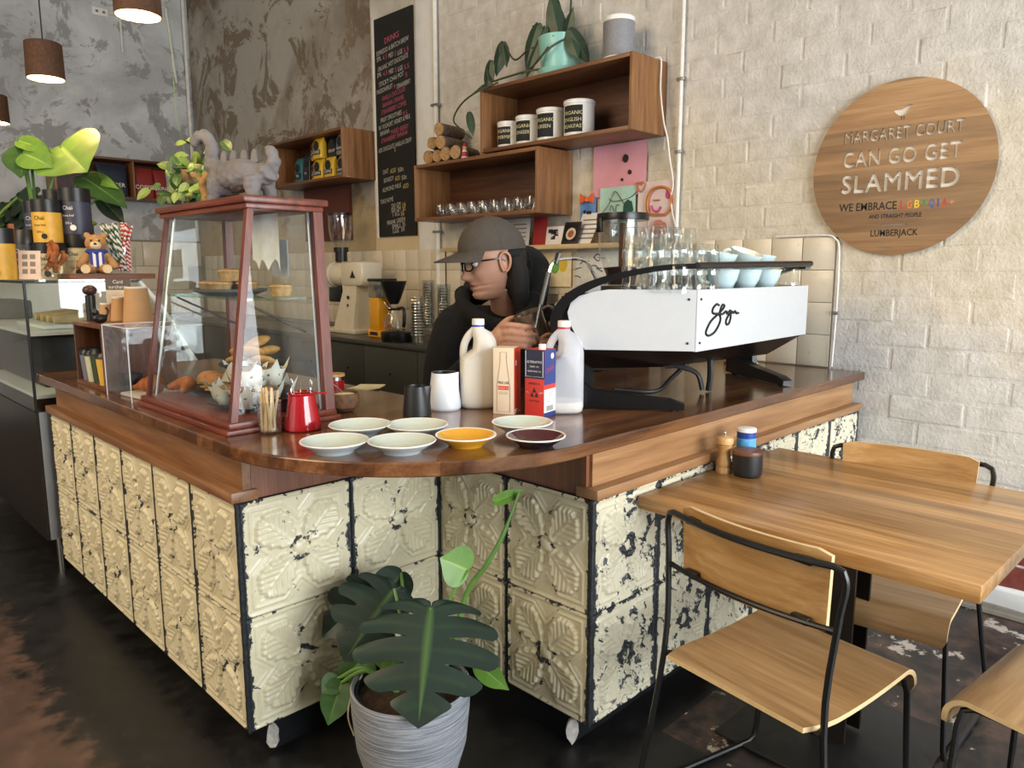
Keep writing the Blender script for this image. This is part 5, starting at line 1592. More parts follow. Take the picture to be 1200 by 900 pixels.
MB().lathe([(.0645, .150), (.0645, .166), (.060, .170), (0, .170)], 36).build('speaker_top', M_wht, t); MB().lathe([(0, 0), (.060, 0), (.064, .006), (.0645, .014)], 36).build('speaker_base', M_wht, t)
M_cab = plain('white_cable', 0xe8e6e0, .4)
pts = [(3.30, 2.385, UZ1+.006), (3.30, 2.30, UZ1+.008), (3.30, 2.262, UZ1+.010), (3.30, 2.243, UZ1-.01), (3.29, 2.235, 2.25), (3.295, 2.215, 2.10), (3.31, 2.20, 2.02), (3.33, 2.195, 1.92), (3.345, 2.18, 1.80), (3.345, 2.19, 1.72), (3.345, 2.17, 1.62), (3.34, 2.13, 1.53)]
tag(MB().tube(spline(pts, 6), .0042, 6).build('speaker_cable', M_cab), 'white cable hanging from the speaker down the shelf side', 'cable')

# ------------------------------------------------------------------ blackboard menu
M_bb = plain('blackboard_paint', 0x171614, .8, var=.2, scale=10); M_ch_w = plain('white_chalk', 0xbdbab2, .9); M_ch_p = plain('pink_chalk', 0xb5566e, .9); M_ch_y = plain('yellow_chalk', 0xc9b568, .9)
XB = WX-.0185
bb = thing('blackboard', 'tall narrow blackboard menu with white and pink chalk writing', 'blackboard', (XB, 4.545, 1.605))
MB().box((-.010, -.228, 0), (0, .228, 1.55)).build('board', M_bb, bb)
MB().box((-.006, .228, -.01), (0, .262, 1.56)).build('ragged_edge', M_white_strip, bb)
lines = [(1.385, [('DRINKS', 'p')], .20, 0), (1.325, [('ESPRESSO & BATCH BREW', 'w')], .40, 0), (1.270, [('SML', 'w'), ('4.5', 'p'), ('MED', 'w'), ('5', 'p'), ('LGE', 'w'), ('5.5', 'p')], .40, 0), (1.215, [('ORGANIC HOT CHOCOLATE', 'w')], .38, 0), (1.160, [('SML', 'w'), ('4.5', 'p'), ('MED', 'w'), ('5', 'p'), ('LGE', 'w'), ('5.5', 'p')], .40, 0), (1.105, [('STICKY CHAI POT', 'w'), ('5', 'p')], .36, 0), (1.050, [('PASSIONFRUIT', 'w'), ('9', 'p'), ('STRAWBERRY', 'w')], .42, 0), (1.00, [('VANILLA CHOCOLATE', 'p')], .30, 0), (.952, [('BANANA CARAMEL', 'p')], .28, 0), (.905, [('STRAWBERRY COFFEE', 'p')], .32, 0), (.850, [('FRUIT SMOOTHIES', 'w'), ('9.5', 'p')], .34, 0), (.805, [('W/ YOGHURT, HONEY & MILK', 'w')], .40, 0), (.750, [('BANANA', 'w'), ('MIXED BERRY', 'p')], .36, 0), (.705, [('STRAWBERRY BANANA', 'p')], .34, 0), (.645, [('ADD CHOCOLATE, VANILLA & CREAM', 'w')], .41, 0), (.615, [('1', 'w')], .01, 0),
         (.470, [('OAT', 'w'), ('ADD', 'y'), ('50c', 'w')], .28, .02), (.412, [('BONSOY', 'w'), ('ADD', 'y'), ('50c', 'w')], .30, .0), (.350, [('ALMOND MILK', 'w'), ('ADD', 'y')], .34, 0), (.262, [('TAKE HOME', 'w')], .18, .11), (.222, [('250 GM', 'w'), ('16', 'y')], .19, -.03), (.190, [('500 GM', 'w'), ('30', 'y')], .19, -.03), (.158, [('1 KG', 'w'), ('56', 'y')], .16, -.03), (.108, [('FRANK GREEN', 'w')], .24, .0), (.075, [('SMALL 35', 'w')], .18, -.03), (.042, [('LGE  50', 'w')], .16, -.03)]
cm = {'w': M_ch_w, 'p': M_ch_p, 'y': M_ch_y}
for z, segs, wd, off in lines:
    total = sum(len(s_[0])+1 for s_ in segs)
    y = wd/2+off
    for txt, c in segs:
        w_ = wd*len(txt)/total
        Mx = frame((-.0112, y-w_/2, z), (0, -1, .10), (0, 0, 1))
        Mx = Matrix(((0, 0, -1, -.0112), (-1, 0, 0, y-w_/2), (.10, 1, 0, z), (0, 0, 0, 1)))
        lettering(txt, .046 if z < 1.36 else .056, cm[c], bb, Mx, 'chalk_lettering', fit=w_*1.0)
        y -= wd*(len(txt)+1)/total

# ------------------------------------------------------------------ children's drawings on the wall
def wall_paper(name, label, y0, y1, z0, z1, mat, rot=0.0, off=.016, bow=.0, cat='drawing'):
    t = thing(name, label, cat, (WX-off, (y0+y1)/2, (z0+z1)/2)); t.rotation_euler = (rot, 0, 0)
    w_, h_ = (y1-y0)/2, (z1-z0)/2
    def f(u, v): return (-.004*math.sin(u*6.28)-bow*math.sin(math.pi*v), (u-.5)*2*w_, (v-.5)*2*h_)
    mb = MB().grid(f, 10, 6); mb.build('paper_sheet', mat, t, ang=80)
    return t
def ink(t, pts, mat, r=.0022, closed=False, name='pen_line'):
    MB().tube(spline([(-.0075, y, z) for y, z in pts], 4, closed), r, 5, closed).build(name, mat, t)
def blot(t, c, ry, rz, mat, name='paint_blot', seed=1):
    rr = random.Random(seed); n = 22
    poly = [(c[0]+math.cos(2*math.pi*i/n)*ry*rr.uniform(.78, 1.1), c[1]+math.sin(2*math.pi*i/n)*rz*rr.uniform(.78, 1.1)) for i in range(n)]
    MB().prism(poly, -.0072, -.0062, lambda a, b, h: (h, a, b)).build(name, mat, t)
M_pink = plain('pink_paper', 0xd99aa6, .8, var=.06, scale=8); M_blueP = plain('blue_paper', 0x5b86c2, .8, var=.06); M_mintP = plain('mint_paper', 0xa9cfc0, .8, var=.06); M_roseP = plain('blush_paper', 0xdcc9c6, .8, var=.05)
M_penc = plain('pencil_line', 0x4a3a42, .8); M_ink2 = plain('black_ink', 0x1a1718, .6); M_brn = plain('orange_brown_crayon', 0xb8713a, .8); M_mag = plain('magenta_crayon', 0xc04a86, .8); M_grn = plain('dark_green_crayon', 0x1f4e41, .8)
def yz(px, py): p = at(px, py, X=WX-.016); return p.y, p.z
y1, z1 = yz(696, 170); y0, z0 = yz(757, 222)
t = wall_paper('pink_drawing', 'folded pink paper drawing with a pencilled smile under the canister shelf', y0, y1, z0-.02, 2.035, M_pink)
ink(t, [(.06, -.15), (.04, -.165), (-.02, -.165), (-.09, -.150), (-.125, -.125)], M_penc)
for c, s in (((-.045, .055), .022), ((-.075, -.02), .014), ((-.025, -.055), .009)): blot(t, c, s, s, M_ink2, seed=int(c[0]*1000))
y1, z1 = yz(680, 232); y0, z0 = yz(698, 262)
t = wall_paper('blue_drawing', 'small blue paper drawing topped with an orange bow', y0, y1, z0, z1, M_blueP)
for s in (-1, 1): MB().prism([(0, .062), (s*.045, .095), (s*.050, .040), (0, .055)], -.018, -.006, lambda a, b, h: (h, a, b)).build('paper_bow_loop', plain('orange_ribbon', 0xd8622c, .6), t)
MB().ell((-.014, 0, .060), (.010, .012, .014), 10, 6).build('paper_bow_knot', plain('orange_ribbon', 0xd8622c, .6), t)
for c in ((.02, -.005), (-.005, -.012), (-.022, -.012)): blot(t, c, .008, .012, M_ink2, seed=int(c[0]*999))
y1, z1 = yz(704, 221); y0, z0 = yz(745, 252)
t = wall_paper('mint_drawing', 'mint green paper drawing of a mountain beside the blush drawing', y0, y1, z0-.10, z1, M_mintP, off=.020)
ink(t, [(.10, -.01), (.05, .045), (.015, .105), (-.03, .06), (-.06, .02)], M_penc); ink(t, [(.05, .0), (.035, .03), (.02, .0)], M_penc); ink(t, [(.01, -.01), (.0, .03), (-.02, .028)], M_penc)
blot(t, (-.075, .0), .035, .06, M_grn, seed=3)
y1, z1 = yz(749, 214); y0, z0 = yz(793, 268)
t = wall_paper('blush_drawing', 'blush paper drawing of an orange-haired smiling face and a heart', y0, y1, z0-.04, z1, M_roseP, off=.022)
ink(t, [(-.02, -.03), (.045, -.02), (.055, .05), (.025, .10), (-.04, .11), (-.085, .08), (-.09, .01), (-.06, -.03)], M_brn, .008, True, 'crayon_hair')
ink(t, [(.02, .045), (-.02, .045)], M_brn, .004); ink(t, [(.03, .02), (.02, -.005), (-.01, -.012), (-.03, .01)], M_mag, .006, name='crayon_smile'); blot(t, (-.07, .075), .016, .03, M_mag, seed=8)
ink(t, [(.085, .11), (.075, .135), (.095, .145), (.105, .130), (.115, .145), (.125, .130), (.105, .095)], M_brn, .004, True, 'crayon_heart')
blot(t, (-.02, -.10), .05, .05, plain('faded_coral', 0xc98474, .8, var=.2), seed=9)

# narrow timber ledge with cards and magazines behind the barista
M_pale = wood('pale_ledge_timber', 0xb59a6e, 0xcbb286, 0xd9c49c, 'Y', 1.2, .5)
o = MB().box((3.24, 2.40, 1.478), (WX-.010, 3.92, 1.504), .002).build('wall_ledge', M_pale)
tag(o, 'narrow pale timber ledge of cards under the glass shelf', 'shelf')
def card(name, label, y, w_, h_, mat, lean=.25, x=3.29, rz=0.0, draw=None, z=1.5055, cat='card'):
    t = thing(name, label, cat, (x, y, z)); t.rotation_euler = (0, lean, rz)
    MB().box((0, -w_/2, 0), (.003, w_/2, h_), .0005).build('card_sheet', mat, t)
    if draw: draw(t, w_, h_)
    return t
def pic(t, w_, h_):
    MB().box((-.001, -w_*.40, h_*.12), (0, w_*.40, h_*.88)).build('printed_panel', plain('photo_dark', 0x1d191a, .3), t)
    MB().lathe([(0, 0), (w_*.30, 0)], 20, M=Matrix.Translation((-.0016, 0, h_*.45)) @ Matrix.Rotation(math.radians(-90), 4, 'Y') @ Matrix.Diagonal((1, 1, 1, 1))).build('printed_dish', plain('photo_plate', 0xd9cdbd, .4), t)
    MB().lathe([(0, 0), (w_*.18, 0)], 16, M=Matrix.Translation((-.0022, 0, h_*.45)) @ Matrix.Rotation(math.radians(-90), 4, 'Y')).build('printed_food', plain('photo_orange', 0xb06238, .5, var=.4, scale=40), t)
def scrib(t, w_, h_):
    for k in range(5): MB().box((-.001, -w_*.38, h_*(.15+k*.15)), (0, w_*(.38-.1*(k % 2)), h_*(.15+k*.15)+.008)).build('printed_line', M_grey_ink, t)
def collage(t, w_, h_):
    rr = random.Random(6)
    for k in range(9): y_ = rr.uniform(-.35, .25)*w_; z_ = rr.uniform(.1, .75)*h_; MB().box((-.0012, y_, z_), (0, y_+w_*.25, z_+h_*.2)).build('printed_patch', [M_ink2, M_maroon, M_cwht, plain('photo_purple', 0x5b4668, .5)][k % 4], t)
card('red_booklet', 'plain red booklet standing on the ledge behind the cap', 3.06, .11, .165, plain('red_card', 0x9c1f24, .6), .08)
card('grey_greeting_card', 'pale grey handwritten card on the ledge behind the cap', 3.27, .24, .165, plain('grey_card_stock', 0xb9b6b2, .7), .12, draw=scrib)
card('photo_collage_card', 'card of small dark photographs on the ledge next to the red booklet', 2.93, .13, .105, M_cwht, .15, draw=collage, x=3.27)
card('food_postcard', 'dark postcard picturing a plate of food on the ledge', 2.80, .12, .13, M_ink2, .32, draw=pic, x=3.255)
card('printed_brochure', 'pale printed brochure fanned behind the food postcard', 2.70, .17, .19, M_cwht, .45, draw=scrib, x=3.275)
card('brown_magazine', 'brown patterned magazine leaning at the end of the ledge', 2.58, .14, .20, plain('brown_print', 0x5b4a2e, .6, var=.5, scale=50), .55, x=3.262)
# colourful painted card and blue-white print under the ledge
def splat(t, w_, h_):
    for k, (m_, y_, z_) in enumerate(((plain('paint_red', 0xc96a55, .7), .25, .55), (plain('paint_green', 0x6fae52, .7), -.1, .6), (plain('paint_yellow', 0xd8b83e, .7), -.3, .65), (plain('paint_orange', 0xd98a45, .7), .1, .3))):
        n = 14; poly = [(w_*y_+math.cos(6.283*i/n)*w_*.11, h_*z_+math.sin(6.283*i/n)*h_*.22) for i in range(n)]
        MB().prism(poly, -.0014, 0, lambda a, b, h: (h, a, b)).build('paint_patch', m_, t)
card('painted_card', 'bright finger-painted card on the wall under the ledge', 3.02, .32, .20, plain('cream_card', 0xe2d3ac, .7), .02, x=WX-.030, z=1.26, draw=splat)
def willow(t, w_, h_):
    rr = random.Random(2)
    for k in range(14):
        y_ = rr.uniform(-.42, .42)*w_; z_ = rr.uniform(.1, .9)*h_
        MB().tube(spline([(-.001, y_, z_), (-.001, y_+.02, z_+rr.uniform(-.02, .02)), (-.001, y_+.045, z_+rr.uniform(-.02, .02))], 3), .003, 5).build('brush_stroke', plain('delft_blue', 0x33507f, .7), t)
card('blue_print', 'white sheet of blue brush marks on the wall under the ledge', 2.65, .36, .19, plain('white_sheet', 0xdadcd8, .7), .02, x=WX-.026, z=1.27, draw=willow)
# stacked kraft cups by the wall behind the steam wand
M_kraft = plain('kraft_cup', 0xb98f62, .7, var=.05); M_klid = plain('white_cup_rim', 0xe3ddd0, .6)
def kcup(label, loc, h=.11, r=.042, n=1, up=True, group=None):
    t = thing('paper_cup_stack', label, 'paper cups', loc, 0, group)
    MB().lathe([(0, 0), (r, 0), (r*.74, h), (0, h)], 24).build('cup_wall', M_kraft, t); MB().lathe([(r*1.03, 0), (r*1.05, .004), (r*1.0, .008)], 24).build('cup_rim', M_klid, t)
    MB().lathe([(r*.70, h+.0005), (r*.72, h+.006), (0, h+.006)], 24).build('cup_base', M_klid, t)
    return t

# wall tap fittings and round timber sign
SGY, SGZ, SGR = 1.105, 1.773, .352
M_sign = wood('sign_veneer', 0x74502d, 0x997044, 0xb0895c, 'Y', 1.0, .38, .085, 'Z', .05, .8)
sg = thing('round_sign', 'round timber sign with cut-out lettering on the brick wall', 'sign', (WX-.020, SGY, SGZ))
n = 96
disc = MB().prism([(SGR*math.cos(2*math.pi*i/n), SGR*math.sin(2*math.pi*i/n)) for i in range(n)], -.006, .001, lambda a, b, h: (h, -a, b)).build('sign_disc', M_sign, sg)
MB().prism([(SGR*.985*math.cos(2*math.pi*i/n), SGR*.985*math.sin(2*math.pi*i/n)) for i in range(n)], .0015, .006, lambda a, b, h: (h, -a, b)).build('sign_backing', plain('white_backing_board', 0xe9e4d8, .6), sg)
def SM(y, z, x=0.0): return Matrix(((0, 0, -1, x), (-1, 0, 0, y), (0, 1, 0, z), (0, 0, 0, 1)))
cut = []
def cutter(body, size, y, z, fit=None, ext=.03, bold=.0, spc=1.08):
    me = text_mesh(body, size, extrude=ext, res=3, bold=bold, space=spc)
    if fit:
        xs = [v.co.x for v in me.vertices]; w_ = max(xs)-min(xs); me.transform(Matrix.Diagonal((fit/w_, 1, 1, 1)))
        cx = (max(xs)+min(xs))/2*fit/w_; me.transform(Matrix.Translation((-cx, 0, 0)))
    me.transform(SM(y, z)); cut.append(me)
cutter('MARGARET COURT', .066, .0, .140, .455, bold=.0018); cutter('CAN GO GET', .088, .0, .048, .455, bold=.0024); cutter('SLAMMED', .106, .0, -.055, .455, bold=.0028)
mbx = MB().box((-.03, -.052, -.229), (.03, .052, -.226)); me = mbx.mesh('slot', M_sign, flat=True); cut.append(me)
# bird cut-out
bird = [(-.036, .232), (-.030, .222), (-.012, .208), (.004, .206), (.018, .214), (.030, .240), (.036, .246), (.020, .246), (.006, .240), (-.010, .232), (-.022, .236)]
me = MB().prism([(-a, b) for a, b in bird], -.03, .03, lambda a, b, h: (h, a, b)).mesh('bird', M_sign, flat=True); cut.append(me)
me = MB().cyl((-.03, 0, .322), .005, .06, 12, M=Matrix.Rotation(math.radians(90), 4, 'Y')).mesh('hole', M_sign, flat=True)
ok = True
bmj = bmesh.new()
for me in cut: bmj.from_mesh(me)
bmesh.ops.remove_doubles(bmj, verts=bmj.verts, dist=1e-6)
cme = bpy.data.meshes.new('cutters'); bmesh.ops.recalc_face_normals(bmj, faces=bmj.faces); bmj.to_mesh(cme); bmj.free()
co = bpy.data.objects.new('cutters', cme); COL.objects.link(co); co.parent = sg
bpy.context.view_layer.update()
md = disc.modifiers.new('cut', 'BOOLEAN'); md.operation = 'DIFFERENCE'; md.object = co; md.solver = 'EXACT'
try: md.use_self = True
except Exception: pass
dg = bpy.context.evaluated_depsgraph_get()
nm = bpy.data.meshes.new_from_object(disc.evaluated_get(dg)); disc.modifiers.clear(); disc.data = nm; nm.name = 'sign_disc'
bpy.data.objects.remove(co)
nm.materials.clear(); nm.materials.append(M_sign)
for p in nm.polygons: p.material_index = 0
for p in nm.polygons: p.use_smooth = False
print('sign faces', len(nm.polygons))
cols = [0xc8352d, 0xdb7a2a, 0xe0c02c, 0x3f8f46, 0x2f5fae, 0x5b3a8a, 0xc8352d, 0xd98a4a]
y = -.015
for ch, c_ in zip('LGBTQIA+', cols):
    w_ = .013 if ch == 'I' else (.022 if ch != '+' else .018)
    lettering(ch, .044 if ch != '+' else .03, plain('sign_ink_%06x' % c_, c_, .5), sg, SM(y-w_/2, -.150, -.0066), 'coloured_letter', fit=w_*(.9 if ch != 'I' else .4), bold=.0010)
    y -= w_+.0055
lettering('WE EMBRACE', .046, M_ink2, sg, SM(.112, -.150, -.0066), fit=.235, bold=.0006); lettering('LUMBERJACK', .038, M_ink2, sg, SM(.0, -.262, -.0066), fit=.185, bold=.0006)  # thin cut-outs drawn flat, their shaded recesses painted on as dark letters
lettering('AND STRAIGHT PEOPLE', .024, M_ink2, sg, SM(.0, -.192, -.0066), fit=.205, bold=.0005)
for a in (-.004, .006): MB().tube([(-.0066, -a, .206), (-.0066, -a-.002, .192)], .0012, 5).build('bird_leg', M_ink2, sg)
lettering('lumberjack', .012, M_grey_ink, sg, SM(.03, -.318, -.0066))
# ------------------------------------------------------------------ back bench along the brick wall
M_joint = plain('dark_olive_cabinet', 0x35362f, .45, var=.08); M_btop = plain('dark_stone_top', 0x3b3a36, .30, var=.15, scale=60)
BX0, BZ = 2.78, .90
bk = thing('back_bench_cabinets', 'dark olive bench cabinets running under the tiled wall', 'cabinet', (BX0, 2.02, 0))
L = 5.3
MB().box((.022, 0, .10), (.585, L, BZ-.03)).build('carcass', plain('dark_carcass', 0x121110, .8), bk)
MB().box((.06, 0, 0), (.585, L, .10)).build('kickboard', M_plinth, bk)
y = .02
k = 0
while y < L-.3:
    w_ = .58 if k % 3 != 1 else .40
    d = MB().box((0, y+.003, .105), (.020, y+w_-.003, .50), .002).build('drawer', M_joint, bk)
    MB().ell((.0, y+w_/2, .475), (.003, .018, .012), 12, 6).build('finger_pull', M_rod, d)
    d = MB().box((0, y+.003, .506), (.020, y+w_-.003, BZ-.034), .002).build('drawer', M_joint, bk)
    MB().ell((.0, y+w_/2, .70), (.003, .018, .012), 12, 6).build('finger_pull', M_rod, d)
    y += w_; k += 1
o = MB().box((BX0-.018, 2.02, BZ-.029), (WX-.026, 2.02+L, BZ), .003).build('back_worktop', M_btop)
tag(o, 'dark worktop of the back bench behind the barista', 'worktop')

# coffee grinder
M_gw = plain('ivory_enamel', 0xd8d0bb, .3, var=.04); 
gp = at(420, 384, z=BZ)
gp = Vector((3.10, gp.y*3.10/gp.x, BZ+.0005))
gr = thing('coffee_grinder', 'large ivory coffee grinder with a clear hopper on the back bench', 'coffee grinder', gp, math.radians(0))
gs = 1.0
def gy(px): return None
# local: barrel runs along +y (to image left); body stands on a tapering foot
loft_b = MB(); loft(loft_b, [[(-.13, -.13, .03), (.13, -.13, .03), (.13, .13, .03), (-.13, .13, .03)], [(-.08, -.11, .30), (.08, -.11, .30), (.08, .07, .30), (-.08, .07, .30)], [(-.075, -.105, .36), (.075, -.105, .36), (.075, .08, .36), (-.075, .08, .36)]])
loft_b.build('grinder_foot', M_gw, gr)
MB().box((-.15, -.18, 0), (.15, .30, .032), .008).build('grinder_base', M_gw, gr)
Mr = Matrix.Rotation(math.radians(-90), 4, 'X')
MB().box((-.095, -.20, .34), (.095, .08, .52), .03).build('motor_housing', M_gw, gr)
MB().lathe([(0, 0), (.085, 0), (.092, .01), (.092, .17), (.10, .175), (.10, .20), (.07, .21), (0, .21)], 32, M=Matrix.Translation((0, .07, .425)) @ Mr).build('grind_chamber', M_gw, gr)
MB().lathe([(0, 0), (.075, 0), (.070, .02), (0, .02)], 28, M=Matrix.Translation((0, .282, .425)) @ Mr).build('grind_dial', M_rod, gr)
MB().cyl((0, .20, .52), .045, .08, 24).cyl((0, .20, .59), .055, .035, 24).build('hopper_collar', M_rod, gr)
MB().lathe([(.05, .62), (.075, .68), (.088, .76), (.088, .86)], 28, c=(0, .20, 0)).build('hopper', M_glassw, gr)
MB().lathe([(0, .86), (.094, .86), (.094, .875), (0, .878)], 28, c=(0, .20, 0)).build('hopper_lid', M_rod, gr)
MB().box((-.06, .12, .22), (.06, .30, .33), .01).build('dosing_tray', M_rod, gr)
MB().prism([(-.035, 0), (.035, 0), (0, .055)], -.0965, -.0955, lambda a, b, h: (h, a-.09, b+.40)).build('maker_badge', M_ink, gr)
for z in (.20, .26): MB().ell((-.095+z*.02-.006, -.02, z), (.006, .014, .014), 12, 6).build('switch', M_mdark, gr)
# filter coffee brewer
M_bry = plain('signal_yellow_enamel', 0xdc9d1e, .3, var=.04)
bp = at(455, 392, z=BZ); bp = Vector((3.0, bp.y*3.0/bp.x, BZ+.0005))
br = thing('filter_coffee_brewer', 'yellow filter coffee brewer with a black filter basket', 'coffee maker', bp)
MB().box((-.06, -.15, 0), (.06, .16, .05), .006).build('brewer_base', M_bry, br)
MB().box((-.055, .03, .05), (.055, .14, .27), .006).build('brewer_tower', M_bry, br)
MB().box((-.0615, .04, .014), (-.060, .13, .036)).build('control_panel', M_ink, br)
MB().box((-.052, .00, .27), (.052, .15, .38), .006).build('water_tank', glass('smoked_tank', (.72, .72, .70, 1), .5, base=.12), br); MB().box((-.056, -.04, .38), (.056, .155, .40), .005).build('tank_lid', M_rod, br)
MB().lathe([(.03, .23), (.045, .26), (.085, .37), (.088, .385), (0, .386)], 28, c=(0, -.075, 0)).build('filter_basket', M_rod, br)
MB().tube(spline([(0, .03, .24), (0, -.03, .20), (0, -.05, .20)], 5), .012, 8).build('outlet_arm', M_chrome, br)
MB().lathe([(0, .052), (.065, .052), (.075, .08), (.070, .13), (.045, .17), (.040, .19)], 28, c=(0, -.075, 0)).build('carafe', M_glassw, br)
MB().lathe([(.042, .19), (.046, .20), (0, .205)], 24, c=(0, -.075, 0)).build('carafe_lid', M_rod, br)
MB().tube(spline([(0, -.115, .20), (0, -.18, .20), (0, -.185, .12), (0, -.175, .08)], 5), .012, 8).build('carafe_handle', M_rod, br)
o_ = Vector((2.89, bp.y-.27, BZ+.0005))
t = thing('scale_bowl', 'low black kettle base in front of the yellow brewer', 'pan', o_)
MB().lathe([(0, 0), (.11, 0), (.115, .01), (.115, .06), (.10, .068), (0, .069)], 32).build('pan_body', M_rod, t); MB().lathe([(.10, .069), (.06, .078), (0, .082)], 28).build('pan_lid', plain('smoked_lid', 0x6b6862, .15, .5), t)
# dispensers of stacked plastic cups
M_pcup = glass('cloudy_cup_plastic', (.80, .82, .82, 1), .7, .1, base=.22)
def cup_tower(label, px, pyb, pyt, X, r=.045):
    b = at(px, pyb, X=X); e = at(px, pyt, X=X)
    b.z = max(b.z, BZ+.001)
    t = thing('plastic_cup_tower', label, 'plastic cups', (b.x, b.y, b.z), 0, 'towers of clear plastic cups')
    n = int((e.z-b.z)/.018)
    for k in range(n):
        MB().lathe([(r*.72, k*.018), (r*.98, k*.018+.05), (r*1.04, k*.018+.053), (r*1.0, k*.018+.058)], 16).build('plastic_cup', M_pcup, t)
    return t
cup_tower('tower of clear plastic cups at the bench edge, nearest the yellow brewer', 490, 402, 352, 2.88, .046)
cup_tower('tower of clear plastic cups against the tiles behind the barista shoulder', 503, 388, 334, 3.2, .046)
cup_tower('short tower of clear plastic cups partly hidden by the dark hoodie', 521, 410, 340, 3.2, .046)
# paper cup stacks behind the steam wand
def cup_stack(label, x, y, z, n, r=.050):
    t = thing('paper_cup_stack', label, 'paper cups', (x, y, z), 0, 'kraft paper cup stacks')
    for k in range(n):
        z0 = k*.022
        MB().lathe([(r*1.0, z0), (r*1.04, z0+.003), (r, z0+.007), (r*.74, z0+.105), (r*.70, z0+.105), (0, z0+.100)], 22).build('paper_cup', M_kraft if k % 1 == 0 else M_klid, t)
    MB().lathe([(r*.74, (n-1)*.022+.1052), (r*.78, (n-1)*.022+.112), (0, (n-1)*.022+.113)], 22).build('cup_base', M_klid, t)
for lab, x, y, n in (('tall kraft paper cup stack nearest the brick wall', 3.22, 3.02, 17), ('middle kraft paper cup stack behind the steam wand', 3.10, 3.04, 15), ('shortest kraft paper cup stack nearest the barista', 3.02, 3.14, 14)):
    cup_stack(lab, x, y, BZ+.001, n)
# bean hopper grinder at the end of the back bench
hp = Vector((3.06, 2.28, BZ+.0005))
t = thing('espresso_grinder', 'black espresso grinder with a clear bean hopper behind the machine', 'coffee grinder', hp)
MB().box((-.10, -.12, 0), (.10, .12, .38), .015).build('grinder_body', M_mblack, t)
MB().lathe([(.07, .38), (.075, .42), (.118, .55), (.122, .70)], 32).build('hopper', M_glassw, t)
MB().lathe([(0, .70), (.128, .70), (.130, .712), (.128, .735), (0, .737)], 32).build('hopper_lid', M_mblack, t)
MB().box((-.135, .03, .64), (-.118, .06, .71), .003).build('lid_latch', M_mblack, t)
MB().lathe([(.068, .385), (.073, .42), (.092, .47), (0, .478)], 28).build('coffee_beans', plain('roasted_beans', 0x2a1710, .6, var=.6, scale=120, bmp=1.0), t)
MB().box((-.012, -.012, .47), (.012, .012, .69)).build('hopper_column', plain('brown_tinted_tube', 0x5b3a26, .4), t)

# ------------------------------------------------------------------ refrigerated cabinet
M_fr_dk = plain('dark_stainless', 0x3a3836, .28, .85, var=.15, scale=3); M_fr_lt = plain('brushed_light_steel', 0xa9adb2, .35, .7, var=.08, scale=4); M_fr_w = plain('white_fridge_frame', 0xdcdfde, .4, var=.03)
FX0, FY0, FY1 = .775, 3.70, 5.60
fg = thing('display_fridge', 'stainless and glass refrigerated display at the counter end', 'fridge', (FX0, FY0, 0))
FL_ = FY1-FY0
MB().box((0, 0, .165), (.012, FL_, .745)).build('front_panel', M_fr_dk, fg)
MB().box((.013, 0, .165), (.74, .014, .745)).build('end_panel', M_fr_lt, fg)
MB().box((.013, .016, .17), (.74, FL_, .740)).build('fridge_body', M_fr_dk, fg)
for x, y in ((.06, .05), (.68, .05), (.06, FL_-.05)): MB().cyl((x, y, 0), .018, .165, 14).build('leg', M_sst, fg)
zt = 1.308
endp = [(.004, .748), (.004, zt), (.47, zt), (.56, 1.19), (.735, .86), (.735, .748)]
MB().prism(endp, .002, .007, lambda a, b, h: (a, h, b)).build('end_glass', M_pane, fg)
MB().box((.003, .008, .748), (.008, FL_, zt)).build('front_glass', M_pane, fg)
for a, b in ((endp[1], endp[2]), (endp[2], endp[3]), (endp[3], endp[4])):
    MB().tube([(a[0], .016, a[1]), (b[0], .016, b[1])], .013 if b != endp[2] else .006, 6).build('frame_bar', M_fr_w if b != endp[2] else M_rod, fg)
MB().tube([(.006, .006, .748), (.006, .006, zt)], .006, 6).build('frame_bar', M_rod, fg)
MB().tube([(.006, .006, zt), (.006, FL_, zt)], .006, 6).build('frame_bar', M_rod, fg)
for yy_ in (.45, 1.1):
    MB().tube([(.47, yy_, zt), (.56, yy_, 1.19), (.735, yy_, .86)], .012, 6).build('frame_bar', M_fr_w, fg)
MB().box((.0, .0, zt+.002), (.48, FL_, zt+.010)).build('fridge_top', glass('top_glass', (.85, .9, .9, 1), .4, base=.2), fg)
MB().box((.02, .03, 1.075), (.60, FL_-.02, 1.090)).build('inner_shelf', M_fr_w, fg)
MB().box((.02, .03, .80), (.70, FL_-.02, .815)).build('inner_shelf', M_fr_w, fg)
MB().box((.10, .25, .82), (.62, 1.2, 1.05), .01).build('storage_drawer', plain('charcoal_bin', 0x2b2d30, .5), fg)
MB().box((.02, FL_-.03, .748), (.7, FL_, zt)).build('far_end', M_fr_w, fg)
t = thing('pastry_tray', 'white tray of pale rolls on the upper fridge shelf', 'tray', (FX0+.30, FY0+.42, 1.0915))
MB().box((-.2, -.25, 0), (.2, .25, .018), .004).build('tray', M_fr_w, t)
for k in range(4): MB().tube([(-.14, -.18+k*.11, .04), (0, -.175+k*.11, .044), (.14, -.18+k*.11, .04)], [.018, .03, .018], 10).build('roll', plain('pale_roll', 0xcdb58a, .7, var=.15), t)
# trays lower down, glimpsed through the front glass
o = MB().box((-.12, -.2, 0), (.12, .2, .12), .01).build('red_punnet', plain('dark_red_box', 0x6b2427, .5), None, (FX0+.16, FY0+1.35, .8155))
tag(o, 'dark red box low inside the fridge', 'box')
o = MB().box((-.10, -.22, 0), (.10, .22, .10), .01).build('grey_tub', plain('grey_tub', 0x777a7c, .5), None, (FX0+.18, FY0+1.38, 1.0905))
tag(o, 'grey tub on the upper fridge shelf', 'tub')

